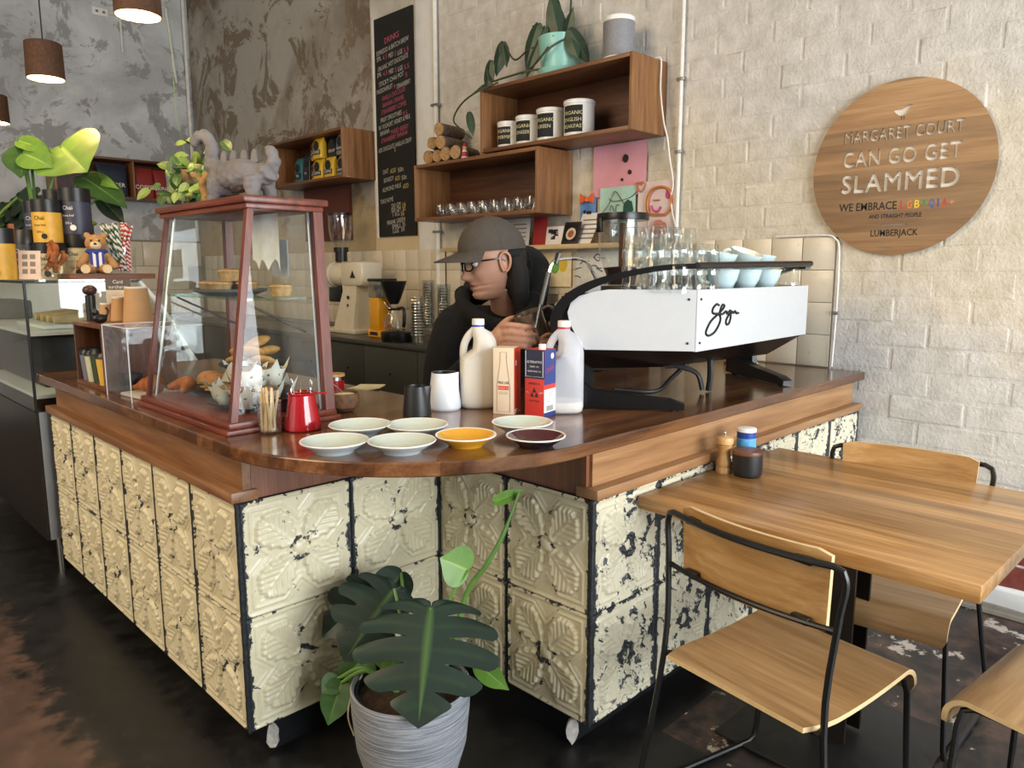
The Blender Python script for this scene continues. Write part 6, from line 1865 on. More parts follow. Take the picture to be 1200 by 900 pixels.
# ------------------------------------------------------------------ things on top of the fridge
FT = zt+.0105
def span(xl, xr, Y): 
    a = at(xl, 316, Y=Y); b = at(xr, 316, Y=Y); c = at((xl+xr)/2, 316, Y=Y)
    w_ = (c-Vector((0, 0, CAM_H))).dot(_F)
    return c.x, (xr-xl)/2*w_/CAM_F, w_/CAM_F
M_lidk = plain('black_tin_lid', 0x1b1b1e, .35); M_tnavy = plain('slate_navy_tin', 0x3a3d52, .45); M_tyel = plain('mustard_tin', 0xd9a93e, .45); M_tcream = plain('cream_tin', 0xcfc7a6, .45); M_tgrey = plain('charcoal_tin', 0x3b3c40, .45); M_tmint = plain('sage_tin', 0x9aa79c, .45)
def tin(label, xl, xr, Y, z0, h, mat, words=('Chai', 'loose leaf'), dark=True):
    x, r, _ = span(xl, xr, Y)
    t = thing('tea_tin', label, 'tin', (x, Y, z0), 0, 'round tins on the fridge')
    MB().lathe([(0, 0), (r*.98, 0), (r*.98, h*.72), (0, h*.72)], 32).build('tin_body', mat, t)
    MB().lathe([(r, h*.70), (r, h*.99), (r*.97, h), (0, h)], 32).build('tin_lid', M_lidk, t)
    ink_ = M_ink if dark else M_cwht
    for li, (wd, sz) in enumerate(((words[0], .026), (words[1], .014), ('250 g', .014))):
        me = text_mesh(wd, sz)
        for v in me.vertices:
            a = math.radians(225)+v.co.x/r; v.co = Vector(((r*.98+.0015)*math.cos(a), (r*.98+.0015)*math.sin(a), h*.56-li*h*.16+v.co.y))
        me.materials.clear(); me.materials.append(ink_); obj('tin_lettering', me, t)
    a = math.radians(242)
    MB().lathe([(0, 0), (r*.2, 0)], 16, M=frame(((r*.98+.002)*math.cos(a), (r*.98+.002)*math.sin(a), h*.14), (-math.sin(a), math.cos(a), 0), (0, 0, 1))).build('tin_seal', M_cwht if not dark else M_ink, t)
    return h
x0_, r0_, mp = span(0, 30, 4.05)
tin('mustard yellow tin at the near fridge corner, cut off by the frame edge', -14, 18, 3.80, FT, .215, M_tyel)
tin('charcoal tin standing between the mustard tin and the small card', 20, 46, 4.10, FT, .225, M_tgrey, dark=False)
h1 = tin('black lidded cream tin under the yellow tin', 43, 79, 4.02, FT, .165, M_tcream)
tin('yellow tin with a black lid stacked above the glass bowl', 45, 76, 4.02, FT+.166, .195, M_tyel)
h2 = tin('cream tin under the big slate navy tin, behind the bear', 79, 116, 4.02, FT, .205, M_tcream)
tin('big slate navy tin on top of the cream tin, tallest of the stack', 78, 111, 4.02, FT+.206, .215, M_tnavy, dark=False)
tin('slate navy tin half hidden behind the yellow tin', 36, 62, 4.20, FT+.176, .19, M_tnavy, dark=False); tin('charcoal tin low down behind the cream tins', 34, 66, 4.22, FT, .175, M_tgrey, dark=False)
tin('sage green tin half hidden behind the navy tin', 60, 88, 4.22, FT+.206, .22, M_tmint); tin('charcoal tin under the sage green tin', 62, 92, 4.24, FT, .205, M_tgrey, dark=False)
x, r, mp = span(80, 171, 3.80)
o = MB().box((x-r, 3.705, FT), (x+r, 3.90, FT+.024), .003).build('timber_board', wood('rustic_board', 0x5f3a26, 0x80523a, 0x96684c, 'X', 1.2, .5)); tag(o, 'rustic timber board under the bear on the fridge', 'board')
FB = FT+.0245
# teddy bear
M_fur = plain('tan_plush', 0xb08657, .95, var=.25, scale=90, bmp=.8); M_fur2 = plain('cream_plush', 0xdcc6a0, .95, var=.1, scale=90, bmp=.6)
x, r, mp = span(100, 130, 3.79)
bear = thing('teddy_bear', 'tan plush teddy bear with a blue and white striped scarf on the fridge', 'toy', (x, 3.79, FB), math.radians(-20))
mb = MB(); mb.ell((0, 0, .055), (.040, .036, .055), 16, 10); mb.ell((0, -.004, .135), (.046, .040, .042), 18, 12)
for s in (-1, 1):
    mb.ell((s*.034, .004, .172), (.015, .009, .015), 12, 8); mb.tube([(s*.03, -.005, .085), (s*.062, -.02, .05), (s*.075, -.03, .022)], [.017, .019, .015], 10); mb.tube([(s*.02, -.02, .022), (s*.042, -.065, .020)], [.024, .021], 12)
fuse(mb, 'bear_body', M_fur, bear, .0045, 2)
MB().ell((0, -.040, .125), (.024, .016, .018), 14, 8).build('muzzle', M_fur2, bear); MB().ell((0, -.056, .133), (.007, .005, .005), 10, 6).build('nose', M_ink, bear)
for s in (-1, 1):
    MB().ell((s*.016, -.040, .148), .0045, 8, 6).build('eye', M_ink, bear); MB().lathe([(0, 0), (.019, .001), (.020, -.003)], 16, M=frame((s*.043, -.087, .020), (1, 0, 0), (0, 0, 1))).build('foot_pad', M_fur2, bear)
M_scb = plain('blue_knit', 0x2f4398, .9, var=.1); M_scw = plain('white_knit', 0xe5e3df, .9, var=.05)
MB().tube(spline([(.035, 0, .098), (0, -.040, .096), (-.035, 0, .098), (0, .034, .098)], 6, True), .012, 8, True).build('scarf', M_scb, bear)
for k, (a, m_) in enumerate(((-.020, M_scb), (-.008, M_scw), (.004, M_scb), (.016, M_scw), (.026, M_scb))): MB().box((a-.006, -.047, .03), (a+.006, -.041, .095)).build('scarf_stripe', m_, bear)
# striped paper straws in a holder
x, r, mp = span(131, 158, 3.80)
SP = Vector((x, 3.80, FB))
t = thing('straw_holder', 'clear holder packed with striped paper straws', 'jar', SP)
MB().lathe([(0, .002), (.052, .002), (.055, .01), (.060, .12)], 24).build('holder_wall', M_glassw, t)
def mat_stripe(name, col):
    m, nt, b = new_mat(name)
    tc = node(nt, 'ShaderNodeTexCoord'); wv = node(nt, 'ShaderNodeTexWave', bands_direction='DIAGONAL'); wv.inputs['Scale'].default_value = 26; wv.inputs['Distortion'].default_value = 0
    nt.links.new(tc.outputs['Object'], wv.inputs[0])
    nt.links.new(ramp(nt, wv.outputs['Fac'], [(.46, srgb(0xe8e4dc)), (.5, srgb(col))]), b.inputs['Base Color']); b.inputs['Roughness'].default_value = .6
    return m
M_sr, M_sgn = mat_stripe('red_white_stripe', 0xc0262c), mat_stripe('green_white_stripe', 0x3c5a34)
rs2 = random.Random(21)
for k in range(26):
    gcol = k < 13
    a = rs2.uniform(0, 6.28); r0 = rs2.uniform(.0, .032); a1 = (rs2.uniform(2.4, 4.4) if gcol else rs2.uniform(-1.2, 1.2))
    b = Vector((math.cos(a)*r0, math.sin(a)*r0, .012)); e = Vector((math.cos(a1)*rs2.uniform(.02, .085), math.sin(a1)*.04, .225+rs2.uniform(-.012, .012)))
    o = MB().tube([b, e], .0055, 7).build('paper_straw', M_sgn if gcol else M_sr, None, SP)
    tag(o, ('green' if gcol else 'red')+' and white striped paper straw in the clear holder', 'straw', ('green' if gcol else 'red')+' striped straws')
# glass bowl of biscuits, small card, timber upright
x, r, mp = span(45, 82, 3.82)
t = thing('glass_bowl', 'clear glass bowl holding orange dried pieces on the fridge', 'bowl', (x, 3.80, FT))
MB().lathe([(0, .002), (.045, .002), (.075, .045), (.082, .095), (.080, .097)], 28).build('bowl_wall', M_glassw, t)
rs3 = random.Random(9)
for k in range(8):
    p = Vector((rs3.uniform(-.04, .04), rs3.uniform(-.04, .04), .03+k*.011)); e = p+Vector((rs3.uniform(-.03, .03), rs3.uniform(-.02, .02), .06))
    MB().tube(spline([p, p.lerp(e, .5)+Vector((.012, 0, .0)), e], 4), [.010]*3+[.014]*3+[.009]*3, 8).build('dried_piece', plain('orange_dried_chew', 0xb0642f, .6, var=.3, scale=30), t)
x, r, mp = span(24, 42, 3.76)
t = thing('menu_card', 'small pale printed card leaning on the fridge top', 'card', (x, 3.745, FT)); t.rotation_euler = (-.2, 0, math.radians(-30))
MB().box((-.042, 0, .001), (.042, .003, .125)).build('card_sheet', plain('faded_card', 0xd6bfae, .7), t)
for k in range(3):
    for j in range(2): MB().box((-.028+j*.03, -.001, .025+k*.032), (-.008+j*.03, 0, .045+k*.032)).build('printed_icon', M_grey_ink, t)
x, r, mp = span(17, 23, 3.78)
o = MB().box((x-.009, 3.80, FT), (x+.009, 3.83, FT+.235), .002).build('timber_upright', plain('red_brown_strip', 0x8f4a2a, .5)); tag(o, 'thin red-brown upright strip beside the mustard tin', 'strip')
x, r, mp = span(110, 122, 4.05)
t = thing('syrup_bottle', 'slim pink labelled bottle behind the bear', 'bottle', (x, 4.12, FT))
MB().lathe([(0, 0), (.032, 0), (.032, .17), (.012, .22), (.012, .26), (0, .26)], 20).build('bottle_glass', plain('dark_bottle', 0x2a1d1a, .2), t); MB().lathe([(.0328, .05), (.0328, .15)], 20).build('bottle_label', plain('pink_label', 0xcf9298, .6), t)
MB().ell((0, 0, .268), (.03, .012, .014), 12, 6).build('bottle_stopper', plain('olive_stopper', 0x6d7a1e, .5), t)

# monstera cuttings behind the tins
LPo = Vector((1.03, 4.48, FT))
t = thing('monstera_cuttings', 'bright green monstera leaves rising behind the tea tins', 'plant', LPo)
MB().lathe([(0, 0), (.06, 0), (.07, .20), (.066, .20), (.056, .01), (0, .01)], 24).build('vase', M_tgrey, t)
def vleaf(bp_, tp_, db, dt, mt, wide, nrm=(-.6, -.6, .5), split=0, **k):
    b = ppos(*bp_, db)-LPo; e = ppos(*tp_, dt)-LPo
    leaf((e-b).length/.95, b, e-b, Vector(nrm), mt, 'leaf', t, lobes=5, split=split, wide=wide, **k)
    root = Vector((0, 0, .18)); MB().tube(spline([root, root.lerp(b, .5)+Vector((0, 0, .02)), b], 5), .007, 6).build('leaf_stalk', M_stem, t)
vleaf((72, 172), (97, 196), 3.85, 3.72, M_leaf_lt, 1.30, droop=.15)
vleaf((35, 172), (20, 200), 3.85, 3.72, M_leaf_md, 1.0, droop=.3); vleaf((28, 180), (55, 190), 3.80, 3.72, M_leaf_lt, .75, droop=.3); vleaf((22, 165), (52, 172), 3.86, 3.75, M_leaf_lt, .35, droop=.3)
vleaf((98, 208), (146, 238), 3.85, 3.78, M_leaf_md, .52, droop=.15, nrm=(-.3, -.5, .8)); vleaf((105, 205), (132, 215), 3.9, 3.8, M_leaf_lt, .3, droop=.3); vleaf((118, 232), (144, 260), 3.9, 3.85, M_leaf_dk, .45, droop=.1)
L2 = Vector((.80, 4.62, FT))
t = thing('dark_monstera', 'dark split-leaf monstera at the far edge behind the charcoal tin', 'plant', L2)
MB().lathe([(0, 0), (.07, 0), (.08, .16), (.076, .16), (.066, .01), (0, .01)], 24).build('vase', M_tgrey, t)
LPo = L2
for bp_, tp_, w_ in (((14, 238), (40, 268), .95), ((20, 232), (52, 250), .8), ((8, 250), (12, 292), .9), ((-2, 240), (-20, 280), .9), ((10, 262), (34, 292), .8)):
    vleaf(bp_, tp_, 4.15, 4.05, M_leaf_dk, w_, split=.5, droop=.2)

# ------------------------------------------------------------------ hanging pothos above the case
hp_ = ppos(222, 205, 3.35)
t = thing('hanging_pothos', 'pale green pothos hanging on a string behind the dinosaur', 'plant', hp_)
MB().lathe([(0, -.04), (.03, -.04), (.04, .02), (.037, .02), (.027, -.03), (0, -.03)], 20).build('planter', plain('woven_tan_planter', 0x8d7350, .8, var=.3, scale=60), t)
MB().tube([(0, 0, .03), (-.03, .03, .25), (-.035, .035, CEIL-hp_.z)], .0009, 4).build('string', M_stem, t)
rs4 = random.Random(33)
M_leaf_po = mat_leaf('pale_pothos_leaf', 0x5f7a35, 0x87a04f, 0xabba78)
for k in range(95):
    px = rs4.gauss(224, 17); py = rs4.gauss(208, 19)
    b = ppos(px, py, 3.35+rs4.uniform(-.09, .09))-hp_
    dirv = Vector((rs4.uniform(-1, 1), rs4.uniform(-1, 1), rs4.uniform(-.9, .3)))
    leaf(rs4.uniform(.045, .075), b, dirv, Vector((-.6, -.6, .6)), M_leaf_po if rs4.random() < .7 else M_leaf_md, 'leaf', t, lobes=3, split=0, wide=.7, droop=.3)
for k in range(7):
    e = ppos(rs4.gauss(222, 18), rs4.gauss(215, 22), 3.35)-hp_
    MB().tube(spline([(0, 0, .03), e*.5+Vector((0, 0, .05)), e], 5), .0022, 5).build('vine', M_stem, t)

# ------------------------------------------------------------------ timber cup box and acrylic stand at the counter end
M_box = wood('dark_box_timber', 0x4a2c1b, 0x6b4229, 0x825639, 'Z', 1.2, .45)
cb = thing('cup_display_box', 'open timber box of reusable cups at the counter end', 'box', (.835, 2.92, TOP+.0005))
MB().box((0, 0, 0), (.26, .34, .014), .001).build('box_bottom', M_box, cb); MB().box((0, 0, .228), (.26, .34, .242), .001).build('box_top', M_box, cb)
MB().box((.003, 0, .014), (.26, .014, .228)).build('box_side', M_box, cb); MB().box((.003, .326, .014), (.26, .34, .228)).build('box_side', M_box, cb); MB().box((.246, .014, .014), (.26, .326, .228)).build('box_back', M_box, cb)
for k, (yv, col, lab, hh) in enumerate(((.290, 0x6e7686, 'slate grey reusable cup in the timber box', .125), (.228, 0xc9c7ae, 'cream reusable cup in the timber box', .125), (.162, 0x37492f, 'dark green reusable cup in the timber box', .135), (.092, 0xdfb24a, 'mustard reusable cup in the timber box', .125))):
    t = thing('reusable_cup', lab, 'cup', (.835+.038, 2.92+yv, TOP+.0150), 0, 'reusable cups in the timber box')
    MB().lathe([(0, 0), (.026, 0), (.034, hh*.8), (0, hh*.8)], 24).build('cup_body', plain('cup_%06x' % col, col, .5), t)
    MB().lathe([(.036, hh*.8), (.036, hh*.86), (.030, hh*.95), (.031, hh), (0, hh)], 24).build('cup_lid', M_lidk, t)
BT = TOP+.2430
t = thing('surcharge_sign', 'small dark-headed card surcharge notice on the timber box', 'sign', (1.0, 3.22, BT), math.radians(-45))
MB().box((-.05, 0, 0), (.05, .003, .16)).build('notice_sheet', plain('cream_notice', 0xd9cdb8, .7), t); MB().box((-.05, -.001, .118), (.05, 0, .162)).build('notice_header', plain('grey_brown_header', 0x5d5552, .6), t)
lettering('Card\nsurcharge', .020, M_cwht, t, frame((0, -.0016, .139), (1, 0, 0), (0, 0, 1)))
t = thing('pepper_grinder', 'small black topped grinder on the timber box', 'grinder', (.89, 3.20, BT)); MB().lathe([(0, 0), (.018, 0), (.018, .10), (0, .10)], 20).build('grinder_tube', M_lidk, t); MB().ell((0, 0, .118), (.026, .026, .02), 14, 8).build('grinder_head', plain('dark_rosewood', 0x42231c, .4), t)
t = thing('cat_ornament', 'tiny black crouching ornament on the timber box', 'ornament', (.87, 3.03, BT))
mb = MB().ell((0, 0, .018), (.026, .016, .018), 12, 8).ell((-.016, 0, .042), (.013, .012, .013), 12, 8).tube([(.02, 0, .02), (.03, 0, .045), (.022, 0, .06)], .005, 6)
for s in (-1, 1): mb.tube([(-.016, s*.007, .05), (-.016, s*.010, .062)], [.005, .001], 6)
fuse(mb, 'ornament_body', M_rod, t, .003, 2)
for lab, x, y, n, r in (('large upturned kraft cup stack on the timber box', .99, 2.99, 1, .052), ('narrow upturned kraft cup stack behind the black ornament', .97, 3.12, 1, .036), ('small upturned kraft cup near the surcharge notice', .93, 3.16, 1, .026)):
    t = thing('paper_cup_stack', lab, 'paper cups', (x, y, BT), 0, 'kraft cups on the timber box')
    h = r*2.45
    MB().lathe([(r*1.0, 0), (r*1.04, .004), (r*1.0, .008), (r*.76, h), (0, h)], 24).build('cup_wall', M_kraft, t); MB().lathe([(r*.76, h+.0003), (r*.76, h+.006), (r*.68, h+.006), (r*.66, h+.001), (0, h+.001)], 24).build('cup_base', M_klid, t)
M_acr = glass('clear_acrylic', (.97, .97, .98, 1), .35, base=.02)
M_acr_edge = plain('lit_acrylic_edge', 0xd7dbe2, .2)
ac = thing('acrylic_stand', 'clear acrylic cover over a pastry tray at the counter edge', 'cover', (.825, 2.61, TOP+.0005))
A = [(.0, .24), (.0, .01)]
MB().box((0, .0, 0), (.004, .25, .245)).build('acrylic_front', M_acr, ac); MB().box((.004, 0, 0), (.25, .004, .245)).build('acrylic_side', M_acr, ac); MB().box((.004, .246, 0), (.25, .25, .245)).build('acrylic_side', M_acr, ac); MB().box((0, 0, .245), (.25, .25, .249)).build('acrylic_top', M_acr, ac)
for pts in ([(0, 0, 0), (0, 0, .249)], [(0, .25, 0), (0, .25, .249)], [(0, 0, .249), (0, .25, .249)], [(0, 0, .249), (.25, 0, .249)], [(0, .25, .249), (.25, .25, .249)]): MB().tube(pts, .0022, 4).build('acrylic_edge', M_acr_edge, ac)
t = thing('croissant_tray', 'pale tray with a croissant under the acrylic cover', 'tray', (.93, 2.73, TOP+.0005), .1)
MB().box((-.07, -.09, 0), (.07, .09, .012), .004).build('tray', plain('pale_tray', 0xc9c2b2, .4), t)
mb = MB().tube(spline([(-.03, -.07, .028), (.0, -.035, .036), (.01, 0, .04), (.0, .035, .036), (-.03, .07, .028)], 6), [.008, .012, .016, .02, .022, .024, .026, .028, .029, .030, .031, .032, .032, .031, .030, .029, .028, .026, .024, .022, .02, .016, .012, .010, .008], 12)
for k_, v in enumerate(mb.v): v += Vector((0, 0, .003*math.sin(v.y*170)))
mb.build('croissant', plain('croissant_crust', 0xa05a28, .5, var=.35, scale=40, bmp=.4), t, ang=80)
o = MB().box((-.03, -.05, 0), (.03, .05, .07), .003).build('black_card_box', M_rod, None, (.91, 2.885, TOP+.0005)); tag(o, 'small black box between the timber box and acrylic cover', 'box')
t = thing('croissant_plate', 'croissants on a plate inside the far end of the pastry case', 'pastry', DC+V(.12, .58, .033))
mb = MB().tube(spline([(-.03, -.06, .02), (.0, -.03, .03), (.01, 0, .034), (.0, .03, .03), (-.03, .06, .02)], 6), [.01+.016*math.sin(math.pi*i/24) for i in range(25)], 12); mb.build('croissant', plain('croissant_crust', 0xa05a28, .5), t, ang=80)

# ------------------------------------------------------------------ coffee bags on the wall shelves
def bag(label, loc, rz, w_, h_, d_, mat, words, ink_, group):
    t = thing('coffee_bag', label, 'bag', loc, rz, group)
    rings = []
    for z, kx, ky in ((0, 1, .9), (h_*.08, 1, 1), (h_*.75, 1, .9), (h_*.92, 1, .3), (h_, 1, .12)): rings.append(supell(d_/2*ky, w_/2*kx, 0, z, 24, 5))
    mb = MB(); loft(mb, rings); mb.build('bag_body', mat, t, ang=50)
    fx = -d_/2*.97-.002
    MB().lathe([(0, 0), (w_*.30, 0)], 18, M=Matrix.Translation((fx, 0, h_*.60)) @ Matrix.Rotation(math.radians(-90), 4, 'Y')).build('round_emblem', M_ink, t)
    MB().box((fx-.0005, -w_*.42, h_*.18), (fx+.001, w_*.42, h_*.40)).build('label_band', ink_, t)
    lettering(words, w_*.22, M_cwht, t, Matrix(((0, 0, -1, fx-.0012), (-1, 0, 0, 0), (0, 1, 0, h_*.29), (0, 0, 0, 1))), 'bag_lettering')
    return t
M_ybag = plain('yellow_foil_bag', 0xd6b02c, .4, var=.06); M_obag = plain('orange_foil_bag', 0xc98a2a, .4, var=.06); M_kbag = plain('black_foil_bag', 0x1b1a1e, .35, var=.1); M_sbag = plain('silver_foil_bag', 0x8f8c86, .35, .3, var=.1); M_bbag = plain('teal_bag', 0x2a6c74, .5)
ord_ = ('upper', 'lower')
zsh = PZ0+.0205
G = 'coffee bags on the shelf beyond the blackboard'
for lev in range(2):
    z = zsh+lev*.156
    Ls = ('lower row of the far wall shelf', 'upper row of the far wall shelf')[lev]
    bag('silver and black coffee bag at the open end, '+Ls, (3.16, 4.93, z), 0, .115, .153, .07, M_sbag, 'BLEND', M_kbag, G)
    if lev == 0: bag('yellow coffee bag next to the silver bag, '+Ls, (3.15, 5.085, z), 0, .13, .153, .07, M_ybag, 'COFFEE', M_kbag, G)
    else: bag('plain black coffee bag next to the silver bag, '+Ls, (3.19, 5.085, z), 0, .13, .153, .07, M_kbag, 'DECAF', M_kbag, G)
    bag('yellow coffee bag in the middle, '+Ls, (3.15, 5.245, z), 0, .13, .153, .07, M_ybag, 'COFFEE', M_kbag, G)
    bag('orange coffee bag behind the yellow ones, '+Ls, (3.19, 5.355, z), 0, .10, .153, .07, M_obag, 'COFFEE', M_kbag, G)
bag('teal bag deep in the shelf above the dinosaur tail', (3.2, 5.62, zsh), 0, .12, .20, .08, M_bbag, 'TEA', M_kbag, G); bag('black bag deep in the shelf beside the teal bag', (3.2, 5.49, zsh), 0, .10, .24, .08, M_kbag, 'TEA', M_kbag, G)
# bags on the far wall shelf
def flatbag(label, x, w_, h_, mat, words, cat='bag'):
    t = thing('retail_bag', label, cat, (x, 7.90, 2.0555), 0, 'bags on the far wall shelf')
    mb = MB(); loft(mb, [supell(w_/2, .06*ky, 0, z, 24, 5) for z, ky in ((0, .9), (h_*.1, 1), (h_*.7, .8), (h_*.93, .25), (h_, .1))]); mb.build('bag_body', mat, t, ang=50)
    if words: lettering(words, .055, M_cwht, t, frame((0, -.064, h_*.35), (1, 0, 0), (0, 0, 1)), 'bag_lettering')
flatbag('navy retail bag on the far wall shelf', 2.47, .26, .30, plain('navy_bag', 0x232a3c, .5), 'LUMBER')
flatbag('red retail bag on the far wall shelf, next to the divider', 2.755, .18, .29, plain('red_bag', 0x8a2a22, .5), 'COFFEE'); flatbag('second red retail bag on the far wall shelf', 2.91, .12, .28, plain('red_bag', 0x8a2a22, .5), 'GRIND')
o = MB().box((2.97, 7.88, 2.0555), (3.15, 7.90, 2.34)).build('grey_print', plain('pale_grey_print', 0xa9b2b6, .6)); tag(o, 'pale grey framed print at the end of the far wall shelf', 'print')

# ------------------------------------------------------------------ pendant lamps
M_cork = plain('dark_cork_shade', 0x50331f, .75, var=.35, scale=60, bmp=.5); M_lampin = plain('warm_shade_lining', 0xf0d7a4, .6)
M_bulb = plain('glowing_bulb', 0xffe2ae, .4, emit=(0xffd08a, 30.0))
M_cord = plain('black_cord', 0x17171a, .6)
def pendant(label, px, py, dd, r=.088, h=.172):
    p = ppos(px, py, dd)
    t = thing('pendant_lamp', label, 'lamp', p, 0, 'cork pendant lamps')
    MB().lathe([(r, -h/2), (r*.97, h/2), (r*.90, h/2+.004), (0, h/2+.004)], 36).build('lamp_shade', M_cork, t)
    MB().lathe([(r, -h/2), (r*.94, -h/2), (r*.92, h/2-.008), (0, h/2-.008)], 36).build('shade_lining', M_lampin, t)
    MB().tube([(0, 0, h/2), (0, 0, CEIL-p.z)], .0035, 6).build('lamp_cord', M_cord, t)
    MB().lathe([(0, -.052), (.026, -.044), (.032, -.015), (.02, .03), (.014, .06), (0, .06)], 20).build('bulb', M_bulb, t)
    d = bpy.data.lights.new('pendant_bulb_light', 'POINT'); d.energy = LAMP_W; d.color = (1.0, .72, .42); d.shadow_soft_size = .035
    o = bpy.data.objects.new('pendant_bulb_light', d); COL.objects.link(o); o.parent = t; o.location = (0, 0, -.062)
    return t
LAMP_W = 7.0
pendant('cork pendant lamp hanging nearest, cut by the top of the picture', 160, -8, 2.95)
pendant('cork pendant lamp with its whole shade in view against the grey wall', 52, 72, 3.8)
pendant('cork pendant lamp just entering at the far edge of the view', -8, 128, 4.9)
# far wall electrics
t = thing('wall_socket', 'white double power socket high on the far wall', 'socket', (2.548, WY-.012, 3.787))
MB().box((-.07, 0, -.035), (.07, .011, .035), .003).build('face_plate', M_wht, t)
for s in (-1, 1): MB().box((s*.03-.012, -.002, -.01), (s*.03+.012, 0, .012)).build('socket_slots', M_grey_ink, t)
xw = WY-.015
conduit('wall_conduit', 'grey conduit drop on the far wall below the nearest pendant', [(2.72, xw, 3.45), (2.72, xw, 3.78), (2.62, xw, 3.79)], .010)
conduit('wall_conduit', 'pale conduit loop near the far room corner', [(3.22, xw, 3.25), (3.16, xw, 3.95), (2.95, xw, 4.0), (2.95, xw, 4.3)], .012)
conduit('wall_conduit', 'pale conduit running down in the far room corner', [(WX-.05, WY-.03, 1.66), (WX-.05, WY-.03, CEIL)], .018)
# ------------------------------------------------------------------ the barista
M_skin = plain('skin', 0xc4937a, .5, var=.06, scale=25, sss=.08); M_lip = plain('lips', 0x9a5c50, .45); M_hood = plain('black_fleece', 0x121214, .95, var=.25, scale=40, bmp=.25); M_hair = plain('black_hair', 0x120f0f, .75, var=.4, scale=70)
M_capm = plain('taupe_cap_cloth', 0x4b443d, .85, var=.12, scale=60, bmp=.3); M_eye = plain('eye_white', 0xd8d2c8, .2); M_iris = plain('dark_iris', 0x24160f, .2); M_specs = plain('black_acetate', 0x0d0d0f, .2); M_jean = plain('dark_trousers', 0x1b1c22, .9)
PX, PY = 1.985, 2.215
person = thing('person', 'barista in a dark cap, glasses and black hoodie steaming milk behind the counter', 'person', (PX, PY, 0))
PO = Vector((PX, PY, 0))
def pp(px, py, dd): return ppos(px, py, dd)-PO
# ---- head frame: looks to the side away from the machine and slightly down
HS = 1.16
fw = (Vector((-.707, .707, 0))*.93+Vector((-.707, -.707, 0))*.37).normalized()
fw = (fw+Vector((0, 0, -.17))).normalized()
lf = Vector((0, 0, 1)).cross(fw).normalized(); up_ = fw.cross(lf).normalized()
HR = Matrix(((fw.x, lf.x, up_.x, 0), (fw.y, lf.y, up_.y, 0), (fw.z, lf.z, up_.z, 0), (0, 0, 0, 1)))
ear_l = Vector((-.010, .074, -.012))*HS
HCpos = pp(591, 308, 2.70)-(HR @ ear_l)
HM = Matrix.Translation(HCpos) @ HR @ Matrix.Diagonal((HS, HS, HS, 1))
def interp(tab, z):
    if z <= tab[0][0]: return tab[0][1]
    for (a, b), (c, d) in zip(tab, tab[1:]):
        if z <= c: 
            t = (z-a)/(c-a); return b+(d-b)*t
    return tab[-1][1]
XF = [(-.124, .030), (-.120, .062), (-.112, .080), (-.100, .086), (-.090, .081), (-.082, .089), (-.077, .091), (-.072, .085), (-.066, .092), (-.060, .089), (-.050, .087), (-.03, .086), (-.01, .084), (.004, .085), (.018, .093), (.035, .097), (.06, .092), (.085, .074), (.105, .045), (.118, .0)]
XBk = [(-.124, .015), (-.10, .020), (-.07, .045), (-.03, .080), (.02, .100), (.06, .096), (.09, .072), (.108, .040), (.118, 0)]
YW = [(-.124, .012), (-.118, .028), (-.105, .040), (-.085, .051), (-.06, .059), (-.03, .066), (0, .071), (.04, .075), (.07, .068), (.095, .048), (.11, .026), (.118, 0)]
gs_ = lambda x, s: math.exp(-(x/s)**2)
def head_pt(phi, z):
    c, s = math.cos(phi), math.sin(phi)
    w = interp(YW, z)
    if c >= 0:
        e = .86
        x = interp(XF, z)*math.copysign(abs(c)**e, c); y = w*math.copysign(abs(s)**.92, s)
    else:
        x = interp(XBk, z)*c; y = w*s
    if c > 0:
        na = interp([(-.060, 0), (-.054, .010), (-.046, .026), (-.040, .030), (-.034, .027), (-.015, .017), (.004, .008), (.02, 0)], z)
        x += na*gs_(y, .0125+.005*gs_(z+.046, .012))
        x -= .013*(gs_(y-.031, .017)+gs_(y+.031, .017))*gs_(z-.002, .014)
        x += .006*(gs_(y-.042, .02)+gs_(y+.042, .02))*gs_(z+.028, .02)
        x -= .004*(gs_(y-.03, .012)+gs_(y+.03, .012))*gs_(z+.065, .02)
        x -= .006*gs_(abs(y)-.035, .02)*gs_(z+.072, .02)
    return Vector((x, y, z))
NU, NV = 72, 84
zs_ = [-.124+(.242)*j/NV for j in range(NV+1)]
hv = []; hf = []; hm = []
for z in zs_:
    for i in range(NU): hv.append(HM @ head_pt(2*math.pi*i/NU, z))
for j in range(NV):
    for i in range(NU):
        hf.append((j*NU+i, j*NU+(i+1) % NU, (j+1)*NU+(i+1) % NU, (j+1)*NU+i))
        zc = (zs_[j]+zs_[j+1])/2; ph = 2*math.pi*(i+.5)/NU
        y_ = abs(head_pt(ph, zc).y)
        hm.append(1 if (-.084 < zc < -.062 and math.cos(ph) > 0 and y_ < .024*(1-abs(zc+.073)/.013)) else 0)
head = MB(); head.add(hv, hf); head.mi = hm
# ears
for s in (-1, 1):
    b0 = len(head.v)
    head.m(0).ell((-.012, s*.071, -.012), (.016, .007, .030), 14, 10, Matrix.Rotation(.18*s, 4, 'Z'))
    rim = [(-.004, s*.074, -.038), (.002, s*.076, -.020), (.004, s*.077, .004), (-.004, s*.081, .018), (-.016, s*.085, .020), (-.026, s*.086, .008), (-.027, s*.084, -.012), (-.020, s*.079, -.032), (-.010, s*.075, -.040)]
    head.tube(spline(rim, 4), .0042, 7)
    for i in range(b0, len(head.v)): head.v[i] = HM @ head.v[i]
    for e, r_, mi_ in (((.070, s*.031, .001), .012, 2), ((.0795, s*.032, .000), .0052, 3)):
        b0 = len(head.v); head.m(mi_).ell(e, r_, 14, 10)
        for i in range(b0, len(head.v)): head.v[i] = HM @ head.v[i]
